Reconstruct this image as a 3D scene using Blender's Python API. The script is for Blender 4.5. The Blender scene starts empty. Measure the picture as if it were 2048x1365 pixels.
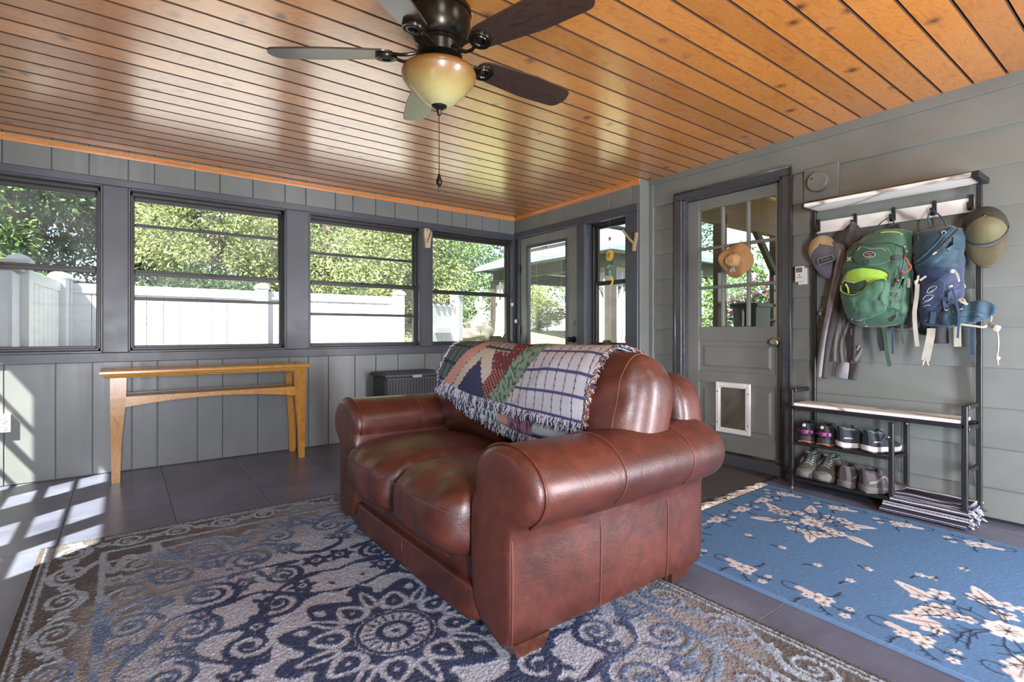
import bpy, bmesh, math, random
import numpy as np
from mathutils import Vector, Matrix, noise
from mathutils.bvhtree import BVHTree

SC = bpy.context.scene
COL = SC.collection
PI = math.pi
rnd = random.Random(7)

# ------------------------------------------------------------------ camera
cam_d = bpy.data.cameras.new('camera')
cam_d.sensor_width = 36.0
cam_d.lens = 1039.27 / 2048 * 36.0
cam_d.shift_y = -18.3 / 2048
cam_d.clip_start = 0.05
cam_d.clip_end = 300
cam = bpy.data.objects.new('camera', cam_d)
COL.objects.link(cam)
cam.location = (0, 0, 1.0)
cam.rotation_euler = (PI / 2, 0, -math.atan2(0.60012, 0.79991))
SC.camera = cam

# ------------------------------------------------------------------ sky, sun, exposure
world = bpy.data.worlds.new('world')
SC.world = world
world.use_nodes = True
wn = world.node_tree
wn.nodes.clear()
sky = wn.nodes.new('ShaderNodeTexSky')
sky.sky_type = 'NISHITA'
sky.sun_disc = False
sky.sun_elevation = math.radians(50)
sky.sun_rotation = math.radians(233)
sky.air_density = 1.0
sky.dust_density = 2.0
bgn = wn.nodes.new('ShaderNodeBackground')
bgn.inputs['Strength'].default_value = 0.5
wo = wn.nodes.new('ShaderNodeOutputWorld')
wn.links.new(sky.outputs[0], bgn.inputs[0])
wn.links.new(bgn.outputs[0], wo.inputs[0])

sun_d = bpy.data.lights.new('sun', 'SUN')
sun_d.energy = 32.0
sun_d.angle = math.radians(0.6)
sun_d.color = (1.0, 0.95, 0.86)
sun = bpy.data.objects.new('sun', sun_d)
COL.objects.link(sun)
sun.rotation_euler = Vector((0.8, 0.6, -1.2)).to_track_quat('-Z', 'Y').to_euler()

def area(name, loc, target, sx, sy, power, color=(1, 1, 1)):
    d = bpy.data.lights.new(name, 'AREA')
    d.shape = 'RECTANGLE'
    d.size, d.size_y, d.energy, d.color = sx, sy, power, color
    o = bpy.data.objects.new(name, d)
    COL.objects.link(o)
    o.location = loc
    o.rotation_euler = (Vector(target) - Vector(loc)).to_track_quat('-Z', 'Y').to_euler()
    return o

# two tall fill lights added behind the camera, out of view, to brighten the room
area('fill_light', (-0.085, -1.25, 0.85), (1.2, 3.4, 1.0), 0.30, 1.3, 138, (0.92, 0.91, 1.0))
area('fill_light', (2.75, -1.25, 0.80), (2.2, 3.2, 1.0), 0.42, 1.2, 126, (0.95, 0.93, 1.0))

SC.view_settings.view_transform = 'Standard'
SC.view_settings.look = 'None'
SC.view_settings.gamma = 1.0
SC.view_settings.use_curve_mapping = False
SC.view_settings.exposure = 0.25
SC.cycles.max_bounces = 8
SC.cycles.diffuse_bounces = 4
SC.cycles.glossy_bounces = 4
SC.cycles.transparent_max_bounces = 16
SC.cycles.sample_clamp_indirect = 6.0
SC.cycles.caustics_reflective = False
SC.cycles.caustics_refractive = False

# ------------------------------------------------------------------ materials
def S(r, g, b):
    f = lambda c: (c / 255 / 12.92) if c / 255 <= 0.04045 else ((c / 255 + 0.055) / 1.055) ** 2.4
    return (f(r), f(g), f(b), 1.0)

class NT:
    """small node-tree writer"""
    def __init__(s, name):
        s.m = bpy.data.materials.new(name)
        s.m.use_nodes = True
        s.t = s.m.node_tree
        s.bsdf = s.t.nodes['Principled BSDF']
        s.out = s.t.nodes['Material Output']
    def n(s, kind, **kw):
        nd = s.t.nodes.new('ShaderNode' + kind)
        for k, v in kw.items():
            if hasattr(nd, k):
                setattr(nd, k, v)
            else:
                nd.inputs[k.replace('_', ' ')].default_value = v
        return nd
    def l(s, a, b):
        s.t.links.new(a, b)
    def setp(s, **kw):
        for k, v in kw.items():
            s.bsdf.inputs[k.replace('_', ' ')].default_value = v
    def coords(s, scale=(1, 1, 1), rand=0.0):
        tc = s.n('TexCoord')
        mp = s.n('Mapping')
        mp.inputs['Scale'].default_value = scale
        if rand:
            oi = s.n('ObjectInfo')
            ml = s.n('VectorMath', operation='MULTIPLY')
            cb = s.n('CombineXYZ')
            for i in range(3):
                s.l(oi.outputs['Random'], cb.inputs[i])
            ml.inputs[1].default_value = (37.3 * rand, 91.7 * rand, 13.1 * rand)
            s.l(cb.outputs[0], ml.inputs[0])
            ad = s.n('VectorMath', operation='ADD')
            s.l(tc.outputs['Object'], ad.inputs[0])
            s.l(ml.outputs[0], ad.inputs[1])
            s.l(ad.outputs[0], mp.inputs['Vector'])
        else:
            s.l(tc.outputs['Object'], mp.inputs['Vector'])
        return mp.outputs[0]
    def noise(s, vec, scale=5, detail=4, rough=0.55, dist=0.0):
        nz = s.n('TexNoise')
        nz.inputs['Scale'].default_value = scale
        nz.inputs['Detail'].default_value = detail
        nz.inputs['Roughness'].default_value = rough
        nz.inputs['Distortion'].default_value = dist
        s.l(vec, nz.inputs['Vector'])
        return nz.outputs[0]
    def ramp(s, fac, stops, interp='LINEAR'):
        r = s.n('ValToRGB')
        r.color_ramp.interpolation = interp
        e = r.color_ramp.elements
        while len(e) < len(stops):
            e.new(0.5)
        for i, (p, c) in enumerate(stops):
            e[i].position = p
            e[i].color = c if len(c) == 4 else (*c, 1)
        s.l(fac, r.inputs[0])
        return r.outputs[0]
    def mix(s, fac, a, b, mode='MIX'):
        m = s.n('MixRGB', blend_type=mode)
        for inp, v in ((m.inputs[0], fac), (m.inputs[1], a), (m.inputs[2], b)):
            if isinstance(v, (int, float)):
                inp.default_value = v
            elif isinstance(v, tuple):
                inp.default_value = v
            else:
                s.l(v, inp)
        return m.outputs[0]
    def math(s, op, a, b=None, clamp=False):
        m = s.n('Math', operation=op)
        m.use_clamp = clamp
        for inp, v in ((m.inputs[0], a), (m.inputs[1], b)):
            if v is None:
                continue
            if isinstance(v, (int, float)):
                inp.default_value = v
            else:
                s.l(v, inp)
        return m.outputs[0]
    def bump(s, h, strength=0.2, dist=0.01):
        b = s.n('Bump')
        b.inputs['Strength'].default_value = strength
        b.inputs['Distance'].default_value = dist
        s.l(h, b.inputs['Height'])
        s.l(b.outputs[0], s.bsdf.inputs['Normal'])
    def col(s, c):
        s.l(c, s.bsdf.inputs['Base Color'])

def simple(name, c1, c2=None, nscale=8, stretch=(1, 1, 1), rough=0.5, metal=0.0, bump=0.0, bscale=None, coat=0.0,
           rand=0.0, spec=0.5, rvar=0.0, detail=5, bdist=0.004):
    t = NT(name)
    t.setp(Roughness=rough, Metallic=metal, Coat_Weight=coat, Specular_IOR_Level=spec)
    v = t.coords(stretch, rand)
    if c2 is None:
        c2 = tuple(min(1, x * 0.82) for x in c1[:3]) + (1,)
    nz = t.noise(v, nscale, detail)
    t.col(t.ramp(nz, [(0.3, c1), (0.7, c2)]))
    if rvar:
        t.l(t.math('ADD', t.math('MULTIPLY', nz, rvar), rough - rvar / 2), t.bsdf.inputs['Roughness'])
    if bump:
        t.bump(t.noise(v, bscale or nscale * 4, 4), bump, bdist)
    return t.m

def paint(name, c, rough=0.4, bump=0.12, grain=(1, 1, 1)):
    t = NT(name)
    t.setp(Roughness=rough)
    v = t.coords((1, 1, 1), 0.3)
    vg = t.coords(grain, 0.3)
    a = t.noise(v, 3.0, 4)
    d = tuple(x * 0.86 for x in c[:3]) + (1,)
    e = tuple(min(1, x * 1.08) for x in c[:3]) + (1,)
    t.col(t.ramp(a, [(0.25, d), (0.75, e)]))
    b = t.noise(vg, 18, 5)
    t.bump(b, bump, 0.004)
    t.l(t.math('ADD', t.math('MULTIPLY', b, 0.25), rough - 0.12), t.bsdf.inputs['Roughness'])
    return t.m

def wood(name, light, mid, dark, axis='X', rough=0.3, coat=0.0, coat_ior=1.5, knots=True, gscale=14, tone=0.25, kn_scale=3.6):
    t = NT(name)
    t.setp(Roughness=rough, Coat_Weight=coat, Coat_Roughness=max(0.05, rough * 0.6), Coat_IOR=coat_ior)
    st = {'X': (0.55, 1, 1), 'Y': (1, 0.55, 1), 'Z': (1, 1, 0.4)}[axis]
    st2 = {'X': (0.1, 1, 1), 'Y': (1, 0.1, 1), 'Z': (1, 1, 0.1)}[axis]
    v = t.coords(st, 1.0)
    vg = t.coords(st2, 1.0)
    vk = t.coords((1, 1, 1), 1.0)
    warp = t.noise(v, 2.2, 3)
    grain = t.noise(vg, gscale * 4, 5, 0.65, 0.6)
    band = t.noise(v, gscale * 0.35, 2, 0.5, 1.6)
    ring = t.n('Math', operation='SINE')
    t.l(t.math('MULTIPLY', t.math('ADD', band, t.math('MULTIPLY', warp, 0.5)), 42.0), ring.inputs[0])
    g = t.math('ADD', t.math('MULTIPLY', ring.outputs[0], 0.13), t.math('MULTIPLY', grain, 0.8))
    c = t.ramp(g, [(0.12, mid), (0.42, light), (0.8, mid)])
    oi = t.n('ObjectInfo')
    tn = t.ramp(oi.outputs['Random'], [(0, (1 - tone, 1 - tone * 1.1, 1 - tone * 1.3)), (1, (1.0, 1.0, 1.0))])
    c = t.mix(1.0, c, tn, 'MULTIPLY')
    if knots:
        vo = t.n('TexVoronoi')
        vo.inputs['Scale'].default_value = kn_scale
        nzv = t.n('TexNoise')
        nzv.inputs['Scale'].default_value = 22
        t.l(vk, nzv.inputs['Vector'])
        ad = t.n('VectorMath', operation='MULTIPLY_ADD')
        t.l(nzv.outputs['Color'], ad.inputs[0])
        ad.inputs[1].default_value = (0.02, 0.02, 0.02)
        t.l(vk, ad.inputs[2])
        t.l(ad.outputs[0], vo.inputs['Vector'])
        k1 = t.ramp(vo.outputs['Distance'], [(0.02, (1, 1, 1)), (0.075, (0.7, 0.7, 0.7)), (0.19, (0, 0, 0))])
        k2 = t.ramp(vo.outputs['Distance'], [(0.05, (1, 1, 1)), (0.085, (0, 0, 0))])
        c = t.mix(k1, c, dark)
        c = t.mix(t.math('MULTIPLY', k2, 0.75), c, tuple(x * 0.25 for x in dark[:3]) + (1,))
    t.col(c)
    t.bump(grain, 0.06, 0.003)
    return t.m

MAT = {}
MAT['wall'] = paint('gray green paint', S(117, 122, 121), 0.36, 0.10, (1, 1, 0.12))
MAT['siding'] = paint('siding paint', S(115, 121, 117), 0.42, 0.14, (1, 0.12, 1))
MAT['trim'] = paint('charcoal trim paint', S(70, 74, 82), 0.36, 0.10, (0.3, 1, 0.3))
MAT['doortrim'] = paint('charcoal gloss paint', S(70, 73, 77), 0.24, 0.5, (1, 1, 0.6))
MAT['door'] = paint('door paint', S(122, 126, 122), 0.32, 0.08, (1, 1, 0.2))
MAT['groove'] = simple('dark groove', S(44, 46, 48), rough=0.8)
MAT['bronze'] = simple('bronze window frame', S(48, 46, 44), S(38, 36, 36), 4, rough=0.38)
MAT['black'] = simple('black metal', S(34, 35, 37), S(26, 27, 29), 12, rough=0.42)
MAT['dark'] = simple('dark void', S(20, 18, 16), rough=0.9)
MAT['pine'] = wood('varnished pine', S(218, 142, 58), S(190, 110, 38), S(104, 56, 24), 'X', 0.40, 1.0, 2.7, True, 14, 0.30, 4.6)
MAT['pine_trim'] = wood('pine moulding', S(216, 146, 84), S(186, 116, 60), S(120, 66, 30), 'X', 0.34, 0.4, 1.5, False)
MAT['pine_trim_y'] = wood('pine moulding across', S(216, 146, 84), S(186, 116, 60), S(120, 66, 30), 'Y', 0.34, 0.4, 1.5, False)
MAT['pine_gap'] = simple('stain in the board gaps', S(70, 42, 22), rough=.8)
MAT['oak'] = wood('honey oak', S(206, 156, 78), S(170, 116, 48), S(120, 74, 24), 'X', 0.3, 0.3, 1.5, False, 18, 0.06)
MAT['oak_v'] = wood('honey oak upright', S(192, 140, 62), S(150, 98, 34), S(110, 66, 20), 'Z', 0.3, 0.3, 1.5, False, 18, 0.06)
MAT['blade'] = wood('walnut blade', S(62, 46, 40), S(42, 30, 27), S(24, 17, 14), 'X', 0.33, 0.5, 1.6, False, 20, 0.05)
MAT['darkwood'] = wood('dark stained foot', S(82, 46, 32), S(52, 27, 18), S(30, 16, 10), 'Z', 0.25, 0.4, 1.5, False, 12, 0.1)
MAT['branchwood'] = wood('pale branch wood', S(150, 132, 104), S(122, 104, 78), S(80, 64, 46), 'Z', 0.6, 0.0, 1.5, False, 18, 0.1)
MAT['bark'] = wood('barked wood', S(196, 180, 152), S(166, 148, 118), S(96, 76, 54), 'Z', 0.6, 0, 1.5, True, 10, 0.1)
MAT['brassdark'] = simple('aged bronze', S(58, 54, 46), S(40, 37, 32), 6, rough=0.28, metal=0.85)
MAT['steel'] = simple('brushed steel', S(176, 172, 160), S(150, 146, 136), 20, rough=0.28, metal=0.9)
MAT['brass'] = simple('worn nickel', S(204, 196, 178), S(160, 152, 136), 14, rough=0.3, metal=0.9)
MAT['white'] = simple('white plastic', S(232, 232, 228), S(222, 222, 218), 5, rough=0.4)
MAT['lcd'] = simple('lcd gray', S(104, 108, 104), rough=0.2)
MAT['rubberflap'] = simple('smoked flap', S(104, 98, 86), S(74, 72, 66), 9, rough=0.3)
MAT['cord'] = simple('black cord', S(24, 24, 26), rough=0.6)

def marble():
    t = NT('white marble laminate')
    t.setp(Roughness=0.28)
    v = t.coords((1, 1, 1), 0.7)
    w = t.n('TexWave')
    w.inputs['Scale'].default_value = 1.3
    w.inputs['Distortion'].default_value = 7
    w.inputs['Detail'].default_value = 3
    w.inputs['Detail Scale'].default_value = 1.3
    mp = t.n('Mapping')
    mp.inputs['Rotation'].default_value = (0.5, 0.3, 0.7)
    t.l(v, mp.inputs['Vector'])
    t.l(mp.outputs[0], w.inputs['Vector'])
    c = t.ramp(w.outputs['Color'], [(0.0, S(150, 144, 136)), (0.03, S(214, 210, 202)), (0.12, S(232, 230, 224)), (1, S(236, 234, 230))])
    t.col(c)
    return t.m
MAT['marble'] = marble()

def leather():
    t = NT('brown leather')
    v = t.coords()
    a = t.noise(v, 5.0, 8, 0.62, 0.3)
    b = t.noise(v, 22.0, 5, 0.6)
    c = t.ramp(a, [(0.28, S(52, 26, 21)), (0.5, S(80, 37, 27)), (0.74, S(99, 49, 34))])
    c = t.mix(t.ramp(b, [(0.42, (0, 0, 0)), (0.68, (0.55, 0.55, 0.55))]), c, S(52, 27, 22))
    t.col(c)
    vo = t.n('TexVoronoi')
    vo.inputs['Scale'].default_value = 260
    t.l(v, vo.inputs['Vector'])
    cr = t.noise(v, 9, 6, 0.6, 1.2)
    h = t.math('ADD', t.math('MULTIPLY', vo.outputs['Distance'], 0.16), t.math('MULTIPLY', cr, 1.3))
    t.bump(h, 0.32, 0.007)
    t.l(t.math('ADD', t.math('MULTIPLY', a, 0.24), 0.30), t.bsdf.inputs['Roughness'])
    t.setp(Coat_Weight=0.25, Coat_Roughness=0.28, Specular_IOR_Level=0.55)
    return t.m
MAT['leather'] = leather()
MAT['thread'] = simple('pale stitching', S(112, 66, 50), rough=0.7)
MAT['pipe'] = simple('leather piping', S(96, 46, 34), S(74, 34, 26), 30, rough=0.35)

def slate():
    t = NT('slate vinyl tile')
    v = t.coords((1, 1, 1), 1.0)
    a = t.noise(v, 3.0, 6, 0.6, 0.4)
    b = t.noise(t.coords((1, 4, 1), 1.0), 16, 5, 0.6)
    c = t.ramp(a, [(0.25, S(74, 78, 94)), (0.5, S(96, 102, 120)), (0.78, S(118, 124, 144))])
    c = t.mix(t.math('MULTIPLY', b, 0.5), c, S(70, 66, 70))
    t.col(c)
    t.setp(Roughness=0.31)
    t.bump(b, 0.1, 0.002)
    return t.m
MAT['slate'] = slate()

def glass(name, tint=(0.97, 0.98, 0.97), dust=0.07, refl=1.0):
    """thin pane: straight-through light, a fresnel reflection, a film of dust"""
    t = NT(name)
    tr = t.n('BsdfTransparent')
    tr.inputs[0].default_value = (*tint, 1)
    gl = t.n('BsdfGlossy')
    gl.inputs['Roughness'].default_value = 0.01
    lw = t.n('LayerWeight')
    lw.inputs[0].default_value = 0.5
    f = t.math('ADD', t.math('MULTIPLY', t.math('POWER', lw.outputs['Facing'], 5.0), 0.95), 0.016 * refl, True)
    mx = t.n('MixShader')
    t.l(f, mx.inputs[0])
    t.l(tr.outputs[0], mx.inputs[1])
    t.l(gl.outputs[0], mx.inputs[2])
    df = t.n('BsdfTranslucent')
    df.inputs[0].default_value = (0.75, 0.77, 0.74, 1)
    d2 = t.n('BsdfDiffuse')
    d2.inputs[0].default_value = (0.75, 0.77, 0.74, 1)
    md = t.n('MixShader')
    t.l(df.outputs[0], md.inputs[1])
    t.l(d2.outputs[0], md.inputs[2])
    v = t.coords((1, 1, 1), 0.5)
    nz = t.noise(v, 2.5, 6, 0.7)
    sp = t.ramp(t.noise(v, 90, 3, 0.6), [(0.62, (0, 0, 0)), (0.75, (1, 1, 1))])
    dfac = t.math('ADD', t.math('MULTIPLY', t.ramp(nz, [(0.35, (0, 0, 0)), (0.75, (1, 1, 1))]), dust * 2), t.math('MULTIPLY', sp, dust * 1.2), True)
    m2 = t.n('MixShader')
    t.l(dfac, m2.inputs[0])
    t.l(mx.outputs[0], m2.inputs[1])
    t.l(md.outputs[0], m2.inputs[2])
    t.l(m2.outputs[0], t.out.inputs[0])
    return t.m
MAT['glass'] = glass('dusty window glass')
MAT['glass_clean'] = glass('clear glass', (0.9, 0.93, 0.91), 0.01, 4.0)
MAT['glass_dark'] = glass('smoked glass', (0.35, 0.36, 0.34), 0.02, 1.5)

def attr_mat(name, attr='Col', rough=0.9, fuzz=0.0, bscale=400, bump=0.5, sheen=0.0, bdist=0.004):
    """colour from the point colour attribute that the builder wrote (dyed yarn), with fibre relief"""
    t = NT(name)
    at = t.n('Attribute')
    at.attribute_name = attr
    v = t.coords()
    nz = t.noise(v, bscale, 3, 0.7)
    c = t.mix(1.0, at.outputs['Color'], t.ramp(nz, [(0.25, (1 - fuzz,) * 3), (0.75, (1 + fuzz * 0.4,) * 3)]), 'MULTIPLY')
    t.col(c)
    t.setp(Roughness=rough, Sheen_Weight=sheen, Specular_IOR_Level=0.2)
    t.bump(nz, bump, bdist)
    return t.m
MAT['rug'] = attr_mat('patterned pile', fuzz=0.35, bscale=330, bump=0.9)
MAT['rug2'] = attr_mat('flowered pile', fuzz=0.15, bscale=420, bump=0.5)
MAT['weave'] = attr_mat('woven cotton', fuzz=0.25, bscale=500, bump=0.7)

# ------------------------------------------------------------------ mesh helpers
class MB:
    """collects shapes; obj() links them as one mesh object"""
    def __init__(s):
        s.v, s.f, s.mi, s.cur, s.col = [], [], [], 0, []
    def add(s, verts, faces):
        o = len(s.v)
        s.v.extend([tuple(p) for p in verts])
        s.f.extend([tuple(i + o for i in fc) for fc in faces])
        s.mi.extend([s.cur] * len(faces))
        return s
    def box(s, x0, x1, y0, y1, z0, z1, b=0.0, M=None):
        if x0 > x1: x0, x1 = x1, x0
        if y0 > y1: y0, y1 = y1, y0
        if z0 > z1: z0, z1 = z1, z0
        b = min(b, (x1 - x0) * 0.45, (y1 - y0) * 0.45, (z1 - z0) * 0.45)
        if b <= 0:
            vs = [(x, y, z) for x in (x0, x1) for y in (y0, y1) for z in (z0, z1)]
            fs = [(0, 1, 3, 2), (4, 6, 7, 5), (0, 4, 5, 1), (2, 3, 7, 6), (0, 2, 6, 4), (1, 5, 7, 3)]
        else:
            vs, idx = [], {}
            X, Y, Z = (x0, x1), (y0, y1), (z0, z1)
            sg = (1, -1)
            for i in (0, 1):
                for j in (0, 1):
                    for k in (0, 1):
                        for a in range(3):
                            p = [X[i] + sg[i] * b, Y[j] + sg[j] * b, Z[k] + sg[k] * b]
                            p[a] = (X[i], Y[j], Z[k])[a]
                            idx[i, j, k, a] = len(vs)
                            vs.append(tuple(p))
            fs = []
            R = (0, 1)
            for i in R:
                q = [idx[i, 0, 0, 0], idx[i, 1, 0, 0], idx[i, 1, 1, 0], idx[i, 0, 1, 0]]
                fs.append(q if i else q[::-1])
                q = [idx[0, i, 0, 1], idx[0, i, 1, 1], idx[1, i, 1, 1], idx[1, i, 0, 1]]
                fs.append(q if i else q[::-1])
                q = [idx[0, 0, i, 2], idx[1, 0, i, 2], idx[1, 1, i, 2], idx[0, 1, i, 2]]
                fs.append(q if i else q[::-1])
            for i in R:
                for j in R:
                    q = [idx[i, j, 0, 0], idx[i, j, 1, 0], idx[i, j, 1, 1], idx[i, j, 0, 1]]
                    fs.append(q if (i + j) % 2 else q[::-1])
                    q = [idx[i, 0, j, 0], idx[i, 0, j, 2], idx[i, 1, j, 2], idx[i, 1, j, 0]]
                    fs.append(q if (i + j) % 2 else q[::-1])
                    q = [idx[0, i, j, 1], idx[1, i, j, 1], idx[1, i, j, 2], idx[0, i, j, 2]]
                    fs.append(q if (i + j) % 2 else q[::-1])
                    for k in R:
                        q = [idx[i, j, k, 0], idx[i, j, k, 1], idx[i, j, k, 2]]
                        fs.append(q if (i + j + k) % 2 else q[::-1])
        if M is not None:
            vs = [tuple(M @ Vector(p)) for p in vs]
        return s.add(vs, fs)
    def tube(s, pts, r, seg=8, cap=True, closed=False):
        pts = [Vector(p) for p in pts]
        n = len(pts)
        rs = r if isinstance(r, (list, tuple)) else [r] * n
        vs, fs = [], []
        up = None
        for i, p in enumerate(pts):
            a = pts[(i - 1) % n] if (closed or i > 0) else p
            b = pts[(i + 1) % n] if (closed or i < n - 1) else p
            t = (b - a).normalized() if (b - a).length > 1e-9 else Vector((0, 0, 1))
            if up is None:
                up = t.orthogonal().normalized()
            up = (up - t * up.dot(t))
            up = up.normalized() if up.length > 1e-6 else t.orthogonal().normalized()
            sd = t.cross(up)
            for k in range(seg):
                ang = 2 * PI * k / seg
                vs.append(p + (up * math.cos(ang) + sd * math.sin(ang)) * rs[i])
        m = n if closed else n - 1
        for i in range(m):
            for k in range(seg):
                a, b = i * seg + k, i * seg + (k + 1) % seg
                c, d = ((i + 1) % n) * seg + (k + 1) % seg, ((i + 1) % n) * seg + k
                fs.append((a, b, c, d))
        if cap and not closed:
            fs.append(tuple(range(seg))[::-1])
            fs.append(tuple((n - 1) * seg + k for k in range(seg)))
        return s.add(vs, fs)
    def strap(s, pts, w, th, side=(0, 1, 0)):
        """flat webbing along a path; side = width direction"""
        pts = [Vector(p) for p in pts]
        vs, fs = [], []
        n = len(pts)
        for i, p in enumerate(pts):
            t = (pts[min(i + 1, n - 1)] - pts[max(i - 1, 0)]).normalized()
            sd = Vector(side)
            sd = (sd - t * sd.dot(t)).normalized()
            nm = t.cross(sd)
            ww = w[i] if isinstance(w, (list, tuple)) else w
            for a, b in ((-1, -1), (1, -1), (1, 1), (-1, 1)):
                vs.append(p + sd * a * ww / 2 + nm * b * th / 2)
        for i in range(n - 1):
            for k in range(4):
                fs.append((i * 4 + k, i * 4 + (k + 1) % 4, i * 4 + 4 + (k + 1) % 4, i * 4 + 4 + k))
        fs.append((3, 2, 1, 0))
        fs.append(tuple((n - 1) * 4 + k for k in range(4)))
        return s.add(vs, fs)
    def lathe(s, prof, seg=32, M=None, cap=True, sweep=2 * PI):
        """prof: list of (radius, height) along local Z"""
        vs, fs = [], []
        full = abs(sweep - 2 * PI) < 1e-6
        ns = seg if full else seg + 1
        for r, h in prof:
            for k in range(ns):
                a = sweep * k / seg
                vs.append((r * math.cos(a), r * math.sin(a), h))
        for i in range(len(prof) - 1):
            for k in range(seg):
                k2 = (k + 1) % ns
                fs.append((i * ns + k, i * ns + k2, (i + 1) * ns + k2, (i + 1) * ns + k))
        if cap and full:
            if prof[0][0] > 1e-6: fs.append(tuple(range(ns))[::-1])
            if prof[-1][0] > 1e-6: fs.append(tuple((len(prof) - 1) * ns + k for k in range(ns)))
        if M is not None:
            vs = [tuple(M @ Vector(p)) for p in vs]
        return s.add(vs, fs)
    def loft(s, rings, cap=True, closed=True):
        n = len(rings[0])
        vs = [p for r in rings for p in r]
        fs = []
        for i in range(len(rings) - 1):
            for k in range(n if closed else n - 1):
                k2 = (k + 1) % n
                fs.append((i * n + k, i * n + k2, (i + 1) * n + k2, (i + 1) * n + k))
        if cap and closed:
            fs.append(tuple(range(n))[::-1])
            fs.append(tuple((len(rings) - 1) * n + k for k in range(n)))
        return s.add(vs, fs)
    def prism(s, poly, fn, d0, d1):
        """extrude a 2D polygon; fn(u, v, d) -> xyz"""
        n = len(poly)
        vs = [fn(u, v, d0) for u, v in poly] + [fn(u, v, d1) for u, v in poly]
        fs = [tuple(range(n))[::-1], tuple(range(n, 2 * n))]
        fs += [(i, (i + 1) % n, n + (i + 1) % n, n + i) for i in range(n)]
        return s.add(vs, fs)
    def grid(s, fn, nu, nv, thick=None, closed_u=False):
        """fn(u, v) in 0..1 -> xyz; thick = vector offset for a second side"""
        P = [[Vector(fn(i / (nu - (0 if closed_u else 1)), j / (nv - 1))) for j in range(nv)] for i in range(nu)]
        vs = [P[i][j] for i in range(nu) for j in range(nv)]
        fs = []
        mu = nu if closed_u else nu - 1
        for i in range(mu):
            for j in range(nv - 1):
                a, b = i * nv + j, ((i + 1) % nu) * nv + j
                fs.append((a, b, b + 1, a + 1))
        return s.add(vs, fs)
    def sup(s, c, h, e=4.0, n=10, M=None, disp=None):
        """rounded box (superellipsoid) with centre c, half sizes h"""
        vs, fs, key = [], [], {}
        def vid(p):
            k = (round(p[0], 5), round(p[1], 5), round(p[2], 5))
            if k not in key:
                x, y, z = p
                ee = e if isinstance(e, (tuple, list)) else (e, e, e)
                m = (abs(x) ** ee[0] + abs(y) ** ee[1] + abs(z) ** ee[2])
                r = m ** (-1.0 / (sum(ee) / 3))
                q = Vector((x * r * h[0], y * r * h[1], z * r * h[2]))
                if disp: q = disp(q, Vector(p))
                q = (M @ q) if M is not None else q
                key[k] = len(vs)
                vs.append(tuple(q + Vector(c)))
            return key[k]
        for a in range(3):
            for sg in (-1, 1):
                for i in range(n):
                    for j in range(n):
                        q = []
                        for di, dj in ((0, 0), (1, 0), (1, 1), (0, 1)):
                            u, v = -1 + 2 * (i + di) / n, -1 + 2 * (j + dj) / n
                            p = [0, 0, 0]
                            p[a] = sg
                            p[(a + 1) % 3], p[(a + 2) % 3] = u, v
                            q.append(vid(p))
                        fs.append(tuple(q) if sg > 0 else tuple(q[::-1]))
        return s.add(vs, fs)
    def obj(s, name, mat, parent=None, smooth=None, kind=None, label=None, sub=0, bevel=0.0, col=None):
        me = bpy.data.meshes.new(name)
        off = Vector((0, 0, 0))
        if parent is not None:
            off = WORLD.get(parent.name, Vector((0, 0, 0)))
        me.from_pydata([(x - off.x, y - off.y, z - off.z) for x, y, z in s.v], [], s.f)
        mats = mat if isinstance(mat, (list, tuple)) else [mat]
        for m in mats:
            me.materials.append(MAT[m] if isinstance(m, str) else m)
        if len(mats) > 1:
            me.polygons.foreach_set('material_index', s.mi)
        if col is not None:
            ca = me.color_attributes.new('Col', 'FLOAT_COLOR', 'POINT')
            ca.data.foreach_set('color', np.asarray(col, dtype=np.float32).ravel())
        me.update()
        o = bpy.data.objects.new(name, me)
        COL.objects.link(o)
        if parent is not None:
            o.parent = parent
            WORLD[o.name] = off
        if smooth is True:
            me.polygons.foreach_set('use_smooth', [True] * len(me.polygons))
        elif smooth:
            me.polygons.foreach_set('use_smooth', [True] * len(me.polygons))
            me.set_sharp_from_angle(angle=math.radians(smooth))
        if sub:
            md = o.modifiers.new('sub', 'SUBSURF')
            md.levels = md.render_levels = sub
        if kind: o['kind'] = kind
        if label: o['label'] = label
        return o

WORLD = {}
def thing(name, label, cat, loc=(0, 0, 0), group=None):
    o = bpy.data.objects.new(name, None)
    o.empty_display_size = 0.1
    COL.objects.link(o)
    o.location = loc
    WORLD[o.name] = Vector(loc)
    o['label'] = label
    o['category'] = cat
    if group: o['group'] = group
    return o
def tag(o, label, cat, group=None):
    o['label'] = label
    o['category'] = cat
    if group: o['group'] = group
    return o
def struct(name, loc=(0, 0, 0)):
    o = bpy.data.objects.new(name, None)
    o.empty_display_size = 0.1
    COL.objects.link(o)
    o.location = loc
    WORLD[o.name] = Vector(loc)
    o['kind'] = 'structure'
    return o
def copy_tree(o, parent=None):
    c = o.copy()
    COL.objects.link(c)
    if parent is not None:
        c.parent = parent
    for ch in list(o.children):
        copy_tree(ch, c)
    return c
def inst(src, parent, loc, rot=(0, 0, 0)):
    """another piece that shares src's mesh"""
    c = src.copy()
    COL.objects.link(c)
    c.parent = parent
    c.location = loc
    c.rotation_euler = rot
    return c
def ell(c, ra, rb, n=24, a0=0, a1=2 * PI):
    return [(c[0] + ra * math.cos(a0 + (a1 - a0) * i / n), c[1] + rb * math.sin(a0 + (a1 - a0) * i / n)) for i in range(n)]
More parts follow.
